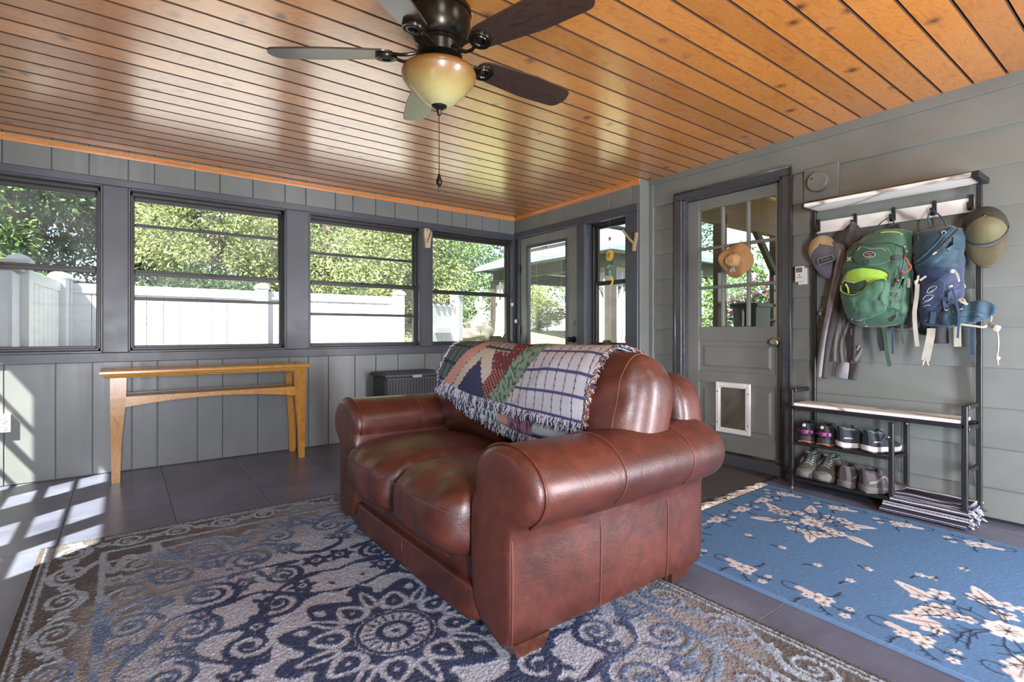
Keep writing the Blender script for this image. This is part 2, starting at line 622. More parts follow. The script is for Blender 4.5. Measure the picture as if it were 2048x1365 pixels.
def smoothpath(pts, k=6):
    """Catmull-Rom through pts"""
    P = [Vector(p) for p in pts]
    out = []
    for i in range(len(P) - 1):
        p0, p1, p2, p3 = P[max(i - 1, 0)], P[i], P[i + 1], P[min(i + 2, len(P) - 1)]
        for j in range(k):
            t = j / k
            out.append(0.5 * ((2 * p1) + (p2 - p0) * t + (2 * p0 - 5 * p1 + 4 * p2 - p3) * t * t + (3 * p1 - p0 - 3 * p2 + p3) * t ** 3))
    out.append(P[-1])
    return out
def nz(p, s=1.0, o=0.0):
    return noise.noise(Vector((p[0] * s + o, p[1] * s + o * 1.7, p[2] * s - o)))
def textmesh(txt, size, M, name, mat, parent, depth=0.001, label=None):
    cu = bpy.data.curves.new(name, 'FONT')
    cu.body = txt
    cu.size = size
    cu.extrude = depth
    cu.align_x = 'CENTER'
    cu.align_y = 'CENTER'
    cu.resolution_u = 3
    to = bpy.data.objects.new(name + '_tmp', cu)
    COL.objects.link(to)
    dg = bpy.context.evaluated_depsgraph_get()
    me = bpy.data.meshes.new_from_object(to.evaluated_get(dg))
    bpy.data.objects.remove(to)
    bpy.data.curves.remove(cu)
    off = WORLD.get(parent.name, Vector((0, 0, 0))) if parent else Vector((0, 0, 0))
    me.transform(Matrix.Translation(-off) @ M)
    me.materials.clear()
    me.materials.append(MAT[mat])
    o = bpy.data.objects.new(name, me)
    COL.objects.link(o)
    if parent: o.parent = parent
    if label: o['label'] = label
    return o
def frame(o, x, y):
    """matrix with local x, y axes and their normal"""
    x = Vector(x).normalized()
    z = x.cross(Vector(y)).normalized()
    y = z.cross(x)
    return Matrix(((x.x, y.x, z.x, o[0]), (x.y, y.y, z.y, o[1]), (x.z, y.z, z.z, o[2]), (0, 0, 0, 1)))
# ================================================================== THE ROOM
XL, XH, XD, YW, YR = -1.28, 3.66, 3.533, 4.655, -1.6   # left wall, house wall, garden-door wall, window wall, rear wall
YC = 2.90                                                # where the garden-door wall ends
def zc(y): return 2.287 + (YW - y) * 0.0105              # the ceiling rises a little away from the windows

# ---- floor: slab with vinyl tiles
fl = MB().box(XL - .1, XH + .1, YR - .1, YW + .1, -0.12, -0.0035).obj('floor', 'groove', kind='structure')
tw, tl = 0.4725, 0.9
tile0 = None
ix = 0
x = -0.244 - 3 * tw
while x < XH + .1:
    y = YW - 0.58 - (0.45 if ix % 2 else 0)
    y0 = y + tl * 2
    while y0 > YR - .1:
        a, b = max(y0 - tl, YR - .1), min(y0, YW + .09)
        xa, xb = max(x, XL - .1), min(x + tw, XH + .09)
        if b - a > 0.03 and xb - xa > 0.03:
            MB().box(xa + .001, xb - .001, a + .001, b - .001, -0.01, 0.0, 0.0012).obj('tile', 'slate', fl)
        y0 -= tl
    x += tw
    ix += 1

# ---- ceiling: pine boards with nickel gaps
ce = MB().box(XL - .1, XH + .15, YR - .1, YW + .15, 2.36, 2.44).obj('ceiling', 'dark', kind='structure')
SP = 0.1328
bm_ = MB()
prof = [(-SP / 2 + .003, .02), (-SP / 2 + .003, .004), (-SP / 2 + .006, 0), (SP / 2 - .006, 0), (SP / 2 - .003, .004), (SP / 2 - .003, .02)]
bm_.prism(prof, lambda u, v, d: (d, u, v), XL - .05, XH + .1)
bm_.mi = [1, 1, 1, 1, 0, 1, 1, 1]
board = None
k = -18
while True:
    yc_ = 0.742 + SP * (k + .5)
    if yc_ + SP / 2 > YW + .06: break
    if yc_ > YR - .05:
        if board is None:
            board = bm_.obj('ceiling_board', ['pine', 'pine_gap'], ce)
            board.location = (0, yc_, zc(yc_))
        else:
            inst(board, ce, (0, yc_, zc(yc_)))
    k += 1

# ---- window wall
wb = MB()
T = 0.15
WIN = [(-1.20, -0.11), (0.036, 1.105), (1.290, 2.356), (2.478, 3.50)]
WZ0, WZ1 = 0.853, 2.034
wb.box(XL - .15, XD + .15, YW + .012, YW + T, -.1, WZ0)
wb.box(XL - .15, XD + .15, YW + .012, YW + T, WZ1, 2.45)
ed = [XL - .15] + [e for w in WIN for e in w] + [XD + .15]
for i in range(0, len(ed), 2):
    wb.box(ed[i], ed[i + 1], YW + .012, YW + T, WZ0, WZ1)
wall_back = wb.obj('wall_back', 'trim', kind='structure')
low = [-1.30, -1.02, -0.86, -0.611, -0.36, -0.165, 0.056, 0.209, 0.464, 0.634, 0.889, 1.133, 1.290, 1.461, 1.700, 1.90, 2.122, 2.41, 2.60, 2.76, 3.0, 3.2, 3.34, 3.534]
upp = [-1.30, -1.02, -0.86, -0.62, -0.38, -0.184, 0.035, 0.191, 0.448, 0.617, 0.853, 1.099, 1.269, 1.523, 1.682, 1.898, 2.091, 2.334, 2.551, 2.72, 2.895, 3.096, 3.32, 3.534]
for xs, z0, z1 in ((low, 0.004, 0.80), (upp, 2.07, 2.33)):
    for a, b in zip(xs, xs[1:]):
        MB().box(a + .0022, b - .0022, YW, YW + .013, z0, z1, .0025).obj('plank', 'wall', wall_back)
# casing boards, proud of the planks
cz = lambda x0, x1, z0, z1, n='casing_board': MB().box(x0, x1, YW - .02, YW + .014, z0, z1, .004).obj(n, 'trim', wall_back)
cz(XL, XD, WZ1, 2.088)
cz(XL, XD, 0.785, WZ0)
for i in range(2, len(ed) - 2, 2):
    cz(ed[i], ed[i + 1], WZ0, WZ1)
cz(XL, WIN[0][0], WZ0, WZ1)
cz(WIN[3][1], XD, WZ0, WZ1)

def window(n, P, u0, u1, z0, z1, bars, depth=0.075, glassname='glass', rail=0.028, jamb='trim', side=0.026, hwid=0.028, top=0.055):
    """double-hung unit; P(u, d, z) -> xyz, d = depth outward from the wall face"""
    w = struct('window_%d' % n)
    def bx(name, ua, ub, d0, d1, za, zb, m, parent=None, b=.003):
        p, q = P(ua, d0, za), P(ub, d1, zb)
        return MB().box(p[0], q[0], p[1], q[1], p[2], q[2], b).obj(name, m, parent or w)
    # painted reveal boards
    bx('jamb_board', u0 - .002, u0 + .012, -.016, .135, z0, z1, jamb)
    bx('jamb_board', u1 - .012, u1 + .002, -.016, .135, z0, z1, jamb)
    bx('head_board', u0, u1, -.016, .135, z1 - .012, z1 + .002, jamb)
    bx('sill_board', u0, u1, -.016, .135, z0 - .002, z0 + .014, jamb)
    # dark frame
    a0, a1, c0, c1 = u0 + .012, u1 - .012, z0 + .014, z1 - .012
    bx('frame_rail', a0, a1, depth - .03, depth + .05, c1 - top * .5, c1, 'bronze')
    bx('frame_rail', a0, a1, depth - .03, depth + .05, c0, c0 + .018, 'bronze')
    bx('frame_stile', a0, a0 + side * .6, depth - .03, depth + .05, c0, c1, 'bronze')
    bx('frame_stile', a1 - side * .6, a1, depth - .03, depth + .05, c0, c1, 'bronze')
    g0, g1, h0, h1 = a0 + side, a1 - side, c0 + .032, c1 - top
    mid = bars[0]
    # two sashes: the upper one further out
    for (za, zb, dd, bb) in ((mid, c1 - .012, depth + .012, [q for q in bars[1:] if q > mid]), (c0 + .01, mid + .012, depth - .014, [q for q in bars[1:] if q < mid])):
        sa = MB()
        p = lambda ua, ub, d0, d1, z_a, z_b: sa.box(P(ua, d0, z_a)[0], P(ub, d1, z_b)[0], P(ua, d0, z_a)[1], P(ub, d1, z_b)[1], z_a, z_b, .003)
        p(a0 + .008, g0, dd, dd + .026, za, zb)
        p(g1, a1 - .008, dd, dd + .026, za, zb)
        lo = za if za == mid else za
        p(g0, g1, dd, dd + .026, zb - (top * .8 if za == mid else hwid), zb)
        p(g0, g1, dd, dd + .026, za, za + (hwid if za == mid else .024))
        s_ = sa.obj('sash', 'bronze', w)
        y0 = za + (hwid if za == mid else .024)
        y1 = zb - (top * .8 if za == mid else hwid)
        br = sorted(bb)
        for q in br:
            pp, qq = P(g0, dd, q - .008), P(g1, dd + .024, q + .008)
            MB().box(pp[0], qq[0], pp[1], qq[1], q - .012, q + .012, .002).obj('glazing_bar', 'bronze', s_)
        lv = [y0] + br + [y1]
        for za_, zb_ in zip(lv, lv[1:]):
            pp, qq = P(g0 - .004, dd + .011, za_ - .002), P(g1 + .004, dd + .0145, zb_ + .002)
            MB().box(pp[0], qq[0], pp[1], qq[1], pp[2], qq[2]).obj('pane', glassname, s_)
    return w
PB = lambda u, d, z: (u, YW + d, z)
w1 = window(1, PB, WIN[0][0], WIN[0][1], WZ0, WZ1, [1.432])
w2 = window(2, PB, WIN[1][0], WIN[1][1], WZ0, WZ1, [1.432, 1.79, 1.245])
w3 = window(3, PB, WIN[2][0], WIN[2][1], WZ0, WZ1, [1.432, 1.70, 1.158])
w4 = window(4, PB, WIN[3][0], WIN[3][1], WZ0, WZ1, [1.405])
for w, (a, b) in ((w2, WIN[1]), (w3, WIN[2]), (w4, WIN[3]), (w1, WIN[0])):   # small sash lock and lift
    MB().box((a + b) / 2 - .03, (a + b) / 2 + .03, YW + .045, YW + .062, 1.44, 1.452, .003).obj('sash_lock', 'bronze', w)

# ---- garden-door wall (faces -X)
dw = MB()
DY0, DY1, DZ1 = 3.65, 4.555, 2.029      # door leaf
VY0, VY1, VZ0, VZ1 = 3.03, 3.535, 0.853, 2.034
Td = 0.14
dw.box(XD + .012, XD + Td, YC, YW + .1, 2.034, 2.45)
dw.box(XD + .012, XD + Td, DY1 + .005, YW + .1, -.1, 2.034)
dw.box(XD + .012, XD + Td, VY1, DY0 - .005, -.1, 2.034)
dw.box(XD + .012, XD + Td, YC, VY0, -.1, 2.034)
dw.box(XD + .012, XD + Td, VY0, VY1, -.1, VZ0)
wall_door = dw.obj('wall_front', 'trim', kind='structure')
dys = [YC, 2.982, 3.24, 3.409, 3.653, 3.845, 4.065, 4.212, 4.463, YW]
for a, b in zip(dys, dys[1:]):
    MB().box(XD, XD + .013, a + .002, b - .002, 2.09, 2.33, .0025).obj('plank', 'wall', wall_door)
for a, b, z0, z1 in ((YC, 3.03, 0, 2.034), (3.535, 3.638, 0, 2.034), (YC, YW - .02, 2.034, 2.1), (3.03, 3.535, 0.79, 0.853)):
    MB().box(XD - .02, XD + .014, a, b, z0, z1, .004).obj('casing_board', 'trim', wall_door)
MB().box(XD - .012, XD + .012, DY1 + .004, DY1 + .05, 0, 2.034, .003).obj('casing_board', 'trim', wall_door)
for a, b in ((3.03, 3.2), (3.2, 3.39), (3.39, 3.535)):
    MB().box(XD, XD + .013, a + .002, b - .002, .004, .79, .0025).obj('plank', 'wall', wall_door)
PD = lambda u, d, z: (XD + d, u, z)
window(5, PD, VY0, VY1, VZ0, VZ1, [1.452], depth=0.09, side=0.05, top=.04)

d1 = struct('door_1')
dl = MB()
LY0, LY1, LZ0, LZ1 = 3.815, 4.43, 0.785, 1.915
dl.box(XD + .005, XD + .05, DY0, LY0, .02, DZ1, .003)
dl.box(XD + .005, XD + .05, LY1, DY1, .02, DZ1, .003)
dl.box(XD + .005, XD + .05, LY0, LY1, LZ1, DZ1, .003)
dl.box(XD + .005, XD + .05, LY0, LY1, .02, LZ0, .003)
dl.obj('door_leaf', 'door', d1)
lf = MB()
for a, b, c, d in ((LY0 - .022, LY0 + .008, LZ0 - .02, LZ1 + .02), (LY1 - .008, LY1 + .022, LZ0 - .02, LZ1 + .02), (LY0, LY1, LZ1 - .006, LZ1 + .02), (LY0, LY1, LZ0 - .02, LZ0 + .006)):
    lf.box(XD - .004, XD + .012, a, b, c, d, .003)
lfo = lf.obj('lite_frame', 'trim', d1)
MB().box(XD + .012, XD + .015, LY0, LY1, LZ0, LZ1).obj('pane', 'glass', d1)
sl = MB()
z = LZ0 + .006
while z < LZ1 - .05:
    sl.strap([(XD + .030, LY0 + .012, z + .003), (XD + .030, LY1 - .03, z + .003)], .014, .0012, (1, 0, .16))
    z += .0205
slo = sl.obj('blind_slats', 'white', d1)
hr = MB().box(XD + .02, XD + .04, LY0 + .004, LY1 - .004, LZ1 - .045, LZ1 - .012, .002)
hr.obj('blind_headrail', 'white', d1)
for yy in (LY0 + .1, LY1 - .12):
    MB().tube([(XD + .03, yy, LZ0 + .004), (XD + .03, yy, LZ1 - .03)], .0008, 4).obj('ladder_cord', 'white', d1)
MB().box(XD - .01, XD + .004, LY0 - .018, LY0 + .004, 1.30, 1.345, .003).obj('blind_slider', 'black', d1)
for yy in (LY1 - .30, LY1 - .28, LY1 - .24):
    MB().box(XD + .016, XD + .02, yy, yy + .009, LZ1 - .03, LZ1 - .012).obj('blind_clip', 'black', d1)
def knob(P0, nrm, parent, mname='brass', r=.027, name='knob'):
    M = frame(P0, Vector(nrm).orthogonal(), Vector(nrm).cross(Vector(nrm).orthogonal()))
    k = MB()
    k.lathe([(.0, 0), (r * 1.2, 0), (r * 1.22, .006), (r * .9, .011), (r * .5, .014), (r * .45, .034), (r * .8, .042), (r, .055), (r * .95, .068), (r * .6, .074), (r * .25, .073), (0, .072)], 24, M)
    return k.obj(name, mname, parent, smooth=50)
knob((XD + .004, 3.705, .925), (-1, 0, 0), d1, 'brassdark')
M = frame((XD + .003, 3.705, 1.09), (0, 1, 0), (0, 0, 1))
MB().lathe([(0, -.004), (.026, -.004), (.026, .002), (.018, .005), (0, .006)], 24, frame((XD + .003, 3.705, 1.09), (0, -1, 0), (0, 0, 1))).obj('deadbolt', 'door', d1, smooth=40)
for zz in (1.70, 1.02, .25):
    hg = MB().box(XD - .012, XD + .006, DY1 - .012, DY1 + .014, zz - .045, zz + .045, .003)
    hg.tube([(XD - .012, DY1, zz - .05), (XD - .012, DY1, zz + .05)], .006, 8)
    hg.obj('hinge', 'brassdark', d1)

# ---- house wall: lap siding, with the house door
HY0, HY1, HZ1 = 1.742, 2.567, 2.085       # rough opening inside casing
hw = MB()
hw.box(XH + .022, XH + .15, YR - .1, HY0, .0, 2.45)
hw.box(XH + .022, XH + .15, HY1, YC + .1, .0, 2.45)
hw.box(XH + .022, XH + .15, HY0, HY1, HZ1, 2.45)
wall_house = hw.obj('wall_right', 'groove', kind='structure')
CY0, CY1 = 1.686, 2.622                   # outer edges of the casing
laps = [0.022 + 0.0] + [0.18 + 0.2108 * i for i in range(10)]
def lap(y0, y1, z0, z1):
    m = MB()
    pf = [(0, z0), (0, z0 + .012), (.013, z1 + .012), (.024, z1 + .012), (.024, z0)]
    m.prism(pf, lambda u, v, d: (XH + u, d, v), y0, y1)
    m.obj('siding_board', 'siding', wall_house)
for z0, z1 in zip(laps, laps[1:]):
    if z0 < 2.05:
        # the electrical plate covers Y 1.397..1.607 at Z 1.88..2.08
        lap(CY1 - .012, YC - .055, z0, min(z1, 2.077))
        lap(YR - .05, CY0 + .012, z0, min(z1, 2.077))
MB().box(XH - .008, XH + .024, YR - .05, YC, 2.072, 2.262, .002).obj('frieze_board', 'siding', wall_house)
MB().box(XH - .014, XH + .024, YR - .05, YC, 2.262, 2.345, .002).obj('frieze_trim', 'siding', wall_house)
MB().box(XH - .012, XH + .03, YC - .055, YC - .005, 0, 2.34, .003).obj('corner_board', 'siding', wall_house)
MB().box(XD + .0, XH + .03, YC - .012, YC + .006, 0, 2.345, .002).obj('return_board', 'siding', wall_house)
# small gray socket cover and plugged hose bib on the siding
# door casing with a bead
dc = struct('door_2')
def casing(y0, y1, z0, z1, nm):
    MB().box(XH - .022, XH + .03, y0, y1, z0, z1, .006).obj(nm, 'doortrim', dc)
casing(CY0, HY0 + .012, 0, HZ1 - .012, 'casing_board')
casing(HY1 - .012, CY1, 0, HZ1 - .012, 'casing_board')
casing(CY0, CY1, HZ1 - .012, 2.1365, 'casing_head')
for y in (CY0 + .006, CY1 - .006):
    MB().tube([(XH - .022, y, 0), (XH - .022, y, 2.134)], .0085, 8).obj('casing_bead', 'doortrim', dc, smooth=True)
MB().tube([(XH - .022, CY0, 2.128), (XH - .022, CY1, 2.128)], .0085, 8).obj('casing_bead', 'doortrim', dc, smooth=True)
for y0, y1 in ((HY0, HY0 + .03), (HY1 - .03, HY1)):
    MB().box(XH - .01, XH + .14, y0, y1, 0, HZ1, .003).obj('jamb_board', 'doortrim', dc)
MB().box(XH - .01, XH + .14, HY0, HY1, HZ1 - .025, HZ1, .003).obj('jamb_board', 'doortrim', dc)
MB().box(XH - .045, XH + .14, HY0 - .05, HY1 + .05, 0, .075, .006).obj('threshold', 'doortrim', dc)
# leaf, 3 x 3 lights above, one wide and two small panels below
XF = XH + .05
LYa, LYb, LZa, LZb = 1.771, 2.541, .085, 2.057
GY0, GY1, GZ0, GZ1 = 1.828, 2.442, 1.04, 1.972
lf = MB()
for a, b, c, d in ((LYa, GY0, LZa, LZb), (GY1, LYb, LZa, LZb), (GY0, GY1, GZ1, LZb), (GY0, GY1, .93, GZ0), (GY0, GY1, .60, .69), (GY0, GY1, LZa, .215)):
    lf.box(XF, XF + .042, a, b, c, d, .002)
leaf = lf.obj('door_leaf', 'door', dc)
for a, b, c, d in ((GY0, GY1, .69, .93), (GY0, GY1, .215, .60)):
    MB().box(XF + .012, XF + .034, a, b, c, d).obj('panel_field', 'door', leaf)
for a, b, c, d in ((GY0 + .035, GY1 - .035, .725, .895), (GY0 + .035, 2.10, .25, .565), (2.17, GY1 - .035, .25, .565)):
    m = MB()
    pf = [(0.012, 0), (0.002, .018)]
    m.loft([[(XF + .012, a, c), (XF + .012, b, c), (XF + .012, b, d), (XF + .012, a, d)], [(XF + .004, a + .016, c + .016), (XF + .004, b - .016, c + .016), (XF + .004, b - .016, d - .016), (XF + .004, a + .016, d - .016)]])
    m.obj('raised_panel', 'door', leaf)
for i in (1, 2):
    yy = GY0 + (GY1 - GY0) * i / 3
    MB().box(XF - .002, XF + .03, yy - .012, yy + .012, GZ0, GZ1, .006).obj('muntin', 'door', leaf)
    zz = GZ0 + (GZ1 - GZ0) * i / 3
    MB().box(XF - .003, XF + .03, GY0, GY1, zz - .012, zz + .012, .006).obj('muntin', 'door', leaf)
for i in range(3):
    for j in range(3):
        MB().box(XF + .014, XF + .018, GY0 + (GY1 - GY0) * i / 3, GY0 + (GY1 - GY0) * (i + 1) / 3, GZ0 + (GZ1 - GZ0) * j / 3, GZ0 + (GZ1 - GZ0) * (j + 1) / 3).obj('pane', 'glass_clean', leaf)
knob((XF, 1.806, .926), (-1, 0, 0), leaf, 'brass', .029)
# pet door set in the leaf
pf = MB()
PY0, PY1, PZ0, PZ1 = 2.008, 2.287, .228, .613
fw = .032
for a, b, c, d in ((PY0, PY0 + fw, PZ0, PZ1), (PY1 - fw, PY1, PZ0, PZ1), (PY0 + fw, PY1 - fw, PZ1 - fw, PZ1), (PY0 + fw, PY1 - fw, PZ0, PZ0 + fw)):
    pf.box(XF - .016, XF + .004, a, b, c, d, .004)
for a, b, c, d in ((PY0 + fw, PY0 + fw + .006, PZ0 + fw, PZ1 - fw), (PY1 - fw - .006, PY1 - fw, PZ0 + fw, PZ1 - fw), (PY0 + fw, PY1 - fw, PZ1 - fw - .006, PZ1 - fw), (PY0 + fw, PY1 - fw, PZ0 + fw, PZ0 + fw + .006)):
    pf.box(XF - .012, XF + .012, a, b, c, d)
pdo = pf.obj('pet_door_frame', 'white', leaf, label='white plastic pet door frame')
MB().box(XF - .004, XF + .003, PY0 + fw + .006, PY1 - fw - .006, PZ0 + fw + .006, PZ1 - fw - .012, .002).obj('pet_flap', 'rubberflap', leaf, label='smoked translucent flap')
sc_ = None
for y in (PY0 + .016, PY1 - .016):
    for z in (PZ0 + .075, PZ1 - .075):
        M = frame((XF - .016, y, z), (0, -1, 0), (0, 0, 1))
        MB().lathe([(0, .002), (.0045, .001), (.005, 0)], 10, M).obj('screw', 'black', leaf)
# covered porch seen through the door panes
pw = MB()
pw.box(XH + .15, 6.3, .6, .7, -.3, 2.5)
pw.box(XH + .15, XH + .2, .6, 1.5, -.3, 2.5)
MAT['porchwall'] = simple('brown porch boards', S(122, 92, 62), S(96, 70, 46), 8, stretch=(1, 1, .15), rough=.7)
pw.obj('wall_porch', 'porchwall', kind='structure')
MB().box(XH + .15, 6.4, .6, YC + .6, -.3, .0).obj('floor_porch', 'slate', kind='structure')
pc_ = MB().box(XH + .1, 6.4, .6, YC + .7, 2.50, 2.58).obj('ceiling_porch', 'porchwall', kind='structure')
for i in range(19):
    y = .6 + i * .15
    MB().box(XH + .1, 6.4, y + .003, y + .147, 2.47, 2.50, .003).obj('board', 'pine', pc_)
# ---- left and rear walls with the windows that let in the sun
def windowed_wall(name, P, ua, ub, wins, z0, z1, n0, flip):
    m = MB()
    def bx(a, b, c, d):
        p, q = P(a, .0, c), P(b, .14, d)
        m.box(p[0], q[0], p[1], q[1], c, d)
    bx(ua, ub, -.1, z0)
    bx(ua, ub, z1, 2.45)
    e = [ua] + [q for w in wins for q in w] + [ub]
    for i in range(0, len(e), 2):
        bx(e[i], e[i + 1], z0, z1)
    m.obj(name, 'wall', kind='structure')
    for i, (a, b) in enumerate(wins):
        window(n0 + i, P, a, b, z0, z1, [1.44, 1.70, 1.18], jamb='trim')
windowed_wall('wall_left', lambda u, d, z: (XL - d, u, z), YR - .1, YW + .15, [(-.85, .75), (2.11, 2.57), (2.63, 3.13), (3.39, 3.81), (3.93, 4.42)], WZ0, WZ1, 6, 0)
windowed_wall('wall_rear', lambda u, d, z: (u, YR - d, z), XL - .1, XH + .15, [(-1.2, -.05), (.1, 1.15), (1.3, 2.35), (2.5, 3.5)], WZ0, WZ1, 11, 0)

# ---- pine moulding at the ceiling
def mould(name, pts, axis):
    m = MB()
    pf = [(0, 0), (.011, 0), (.013, .006), (.013, .02), (.018, .026), (.018, .046), (0, .046)]
    return m, pf
m, pf = mould('', None, None)
m.prism(pf, lambda u, v, d: (d, YW - u, zc(YW) - .046 + v), XL, XD)
m.obj('trim_1', 'pine_trim', kind='structure')
m = MB()
m.prism(pf, lambda u, v, d: (XD - u, d, (zc(d) - .046) + v), YC - .012, YW)
m.obj('trim_2', 'pine_trim_y', kind='structure')
# roof slab keeps the sky out
MB().box(XL - .45, XH + .3, YR - .45, YW + .45, 2.46, 2.56).obj('roof_slab', 'dark', kind='structure')
# ================================================================== OUTDOORS
GZ = -0.30
def lawn_mat():
    t = NT('mown lawn')
    v = t.coords()
    a = t.noise(v, 1.2, 4)
    b = t.noise(v, 60, 4, 0.7)
    c = t.ramp(a, [(0.3, S(136, 144, 100)), (0.7, S(166, 170, 130))])
    t.col(t.mix(t.math('MULTIPLY', b, 0.45), c, S(104, 118, 72)))
    t.setp(Roughness=0.9)
    t.bump(b, 1.0, 0.03)
    return t.m
MAT['lawn'] = lawn_mat()
MAT['mulch'] = simple('dark mulch bank', S(74, 64, 54), S(48, 42, 36), 20, rough=0.95, bump=0.8, bdist=0.03)
MAT['vinyl'] = simple('white vinyl', S(202, 203, 203), S(192, 194, 195), 2, rough=0.45)
MAT['stone'] = simple('pale cast stone', S(214, 212, 204), S(180, 176, 166), 10, rough=0.8, bump=0.4)
MAT['rock'] = simple('gray rock', S(100, 97, 92), S(70, 67, 63), 5, rough=0.85, bump=0.6, bdist=0.02)
MAT['gazeboroof'] = simple('pale blue gray metal roof', S(112, 126, 142), S(100, 114, 130), 3, rough=0.4)
MAT['gazebodark'] = simple('dark bronze gazebo frame', S(62, 58, 52), S(48, 45, 40), 6, rough=0.5)
def sheer():
    t = NT('sheer gray curtain')
    t.setp(Roughness=.9)
    t.col(t.ramp(t.noise(t.coords((1, 1, .2)), 5, 4), [(.3, S(206, 208, 206)), (.7, S(176, 180, 178))]))
    tr = t.n('BsdfTransparent')
    mx = t.n('MixShader')
    mx.inputs[0].default_value = .42
    t.l(t.bsdf.outputs[0], mx.inputs[1])
    t.l(tr.outputs[0], mx.inputs[2])
    t.l(mx.outputs[0], t.out.inputs[0])
    return t.m
MAT['curtain'] = sheer()
MAT['trunk'] = simple('tree bark', S(98, 84, 70), S(66, 56, 46), 10, stretch=(1, 1, .2), rough=0.9, bump=0.8, bdist=0.02)
def leaf_mat(name, a, b, c):
    t = NT(name)
    v = t.coords((1, 1, 1), 1.0)
    nzv = t.noise(v, 2.2, 3, 0.6)
    t2 = t.noise(v, 23, 2)
    cc = t.ramp(t.math('ADD', t.math('MULTIPLY', nzv, 0.6), t.math('MULTIPLY', t2, 0.4)), [(0.3, a), (0.5, b), (0.7, c)])
    t.col(cc)
    t.setp(Roughness=0.55, Specular_IOR_Level=0.3)
    tl = t.n('BsdfTranslucent')
    t.l(cc, tl.inputs[0])
    mx = t.n('MixShader')
    mx.inputs[0].default_value = 0.35
    t.l(t.bsdf.outputs[0], mx.inputs[1])
    t.l(tl.outputs[0], mx.inputs[2])
    t.l(mx.outputs[0], t.out.inputs[0])
    return t.m
MAT['leaf_cedar'] = leaf_mat('cedar sprays', S(96, 112, 62), S(140, 152, 96), S(176, 184, 130))
MAT['leaf_dark'] = leaf_mat('dark evergreen', S(42, 62, 40), S(60, 84, 54), S(82, 106, 68))
MAT['leaf_maple'] = leaf_mat('broad leaves', S(70, 98, 48), S(98, 128, 64), S(134, 160, 86))
MAT['petal'] = simple('pink petals', S(214, 150, 190), S(190, 96, 130), 14, rough=0.7)

MB().box(-30, 40, -30, 60, GZ - .3, GZ).obj('ground', 'lawn', kind='structure')
MB().box(-6, 4.6, 4.86, 6.72, GZ - .05, GZ + .03, .01).obj('ground_bounce', simple('pale bounce slab', S(206, 204, 198), S(186, 184, 178), 3, rough=.85, bump=.3), kind='structure')  # added pale slab that bounces light through the windows onto the ceiling
# a planted bank rising behind the fence
bk = MB()
def bankf(u, v):
    x = -16 + 38 * u
    y = 7.1 + 13 * v
    h = 2.9 * (1 - math.exp(-v * 3.0)) * (1 / (1 + math.exp((x - 3.4) * 1.4 - v * 5)))
    return (x, y, GZ - .05 + h + 0.12 * nz((x, y, 0), 1.3))
bk.grid(bankf, 50, 24)
bk.obj('ground_bank', 'mulch', smooth=True, kind='structure')

def fence_run(name, P0, P1, label, posts, ztop, nfirst=True, group=None):
    """tongue-and-groove vinyl fence; pickets, rails and posts each their own part"""
    P0, P1 = Vector(P0), Vector(P1)
    L = (P1 - P0).length
    d = (P1 - P0) / L
    n = Vector((-d.y, d.x, 0))
    t = thing(name, label, 'fence', (P0.x, P0.y, GZ), group)
    F = lambda u, w, z: (P0.x + d.x * u + n.x * w, P0.y + d.y * u + n.y * w, z)
    ang = math.atan2(d.y, d.x)
    def bx(nm, u0, u1, w0, w1, z0, z1, b=.004):
        Mx = Matrix.Translation(Vector((P0.x, P0.y, 0))) @ Matrix.Rotation(ang, 4, 'Z')
        return MB().box(u0, u1, w0, w1, z0, z1, b, Mx).obj(nm, 'vinyl', t)
    for i, (a, b) in enumerate(zip(posts, posts[1:])):
        bx('rail', a + .06, b - .06, -.024, .024, ztop - .10, ztop, .006)
        bx('rail', a + .06, b - .06, -.024, .024, GZ + .42, GZ + .56, .006)
        bx('rail', a + .06, b - .06, -.024, .024, GZ + .03, GZ + .15, .006)
        k = max(1, int(round((b - a - .12) / .152)))
        wv = (b - a - .12) / k
        src = None
        for j in range(k):
            u = a + .06 + wv * j
            bx('picket', u + .0025, u + wv - .0025, -.011, .011, GZ + .12, ztop - .06, .003)
    for u in posts:
        bx('post', u - .065, u + .065, -.065, .065, GZ - .02, ztop + .035, .008)
        c = MB()
        p = F(u, 0, 0)
        Mx = Matrix.Translation(Vector((p[0], p[1], 0))) @ Matrix.Rotation(ang, 4, 'Z')
        r0 = lambda s, z: [tuple(Mx @ Vector((a * s, b * s, z))) for a, b in ((-1, -1), (1, -1), (1, 1), (-1, 1))]
        c.loft([r0(.074, ztop + .03), r0(.074, ztop + .055), r0(.05, ztop + .085), r0(.015, ztop + .1)])
        c.obj('post_cap', 'vinyl', t)
    return t
YF = 6.8
fence_run('vinyl_fence', (-0.46, YF, 0), (3.2, YF, 0), 'white vinyl privacy fence running across behind the window wall', [0, 1.80, 3.57], 1.487)
fence_run('vinyl_fence', (-0.475, YF - .02, 0), (-0.62, 5.36, 0), 'white vinyl fence section meeting the long fence at its left corner post', [.12, 1.42], 1.487)

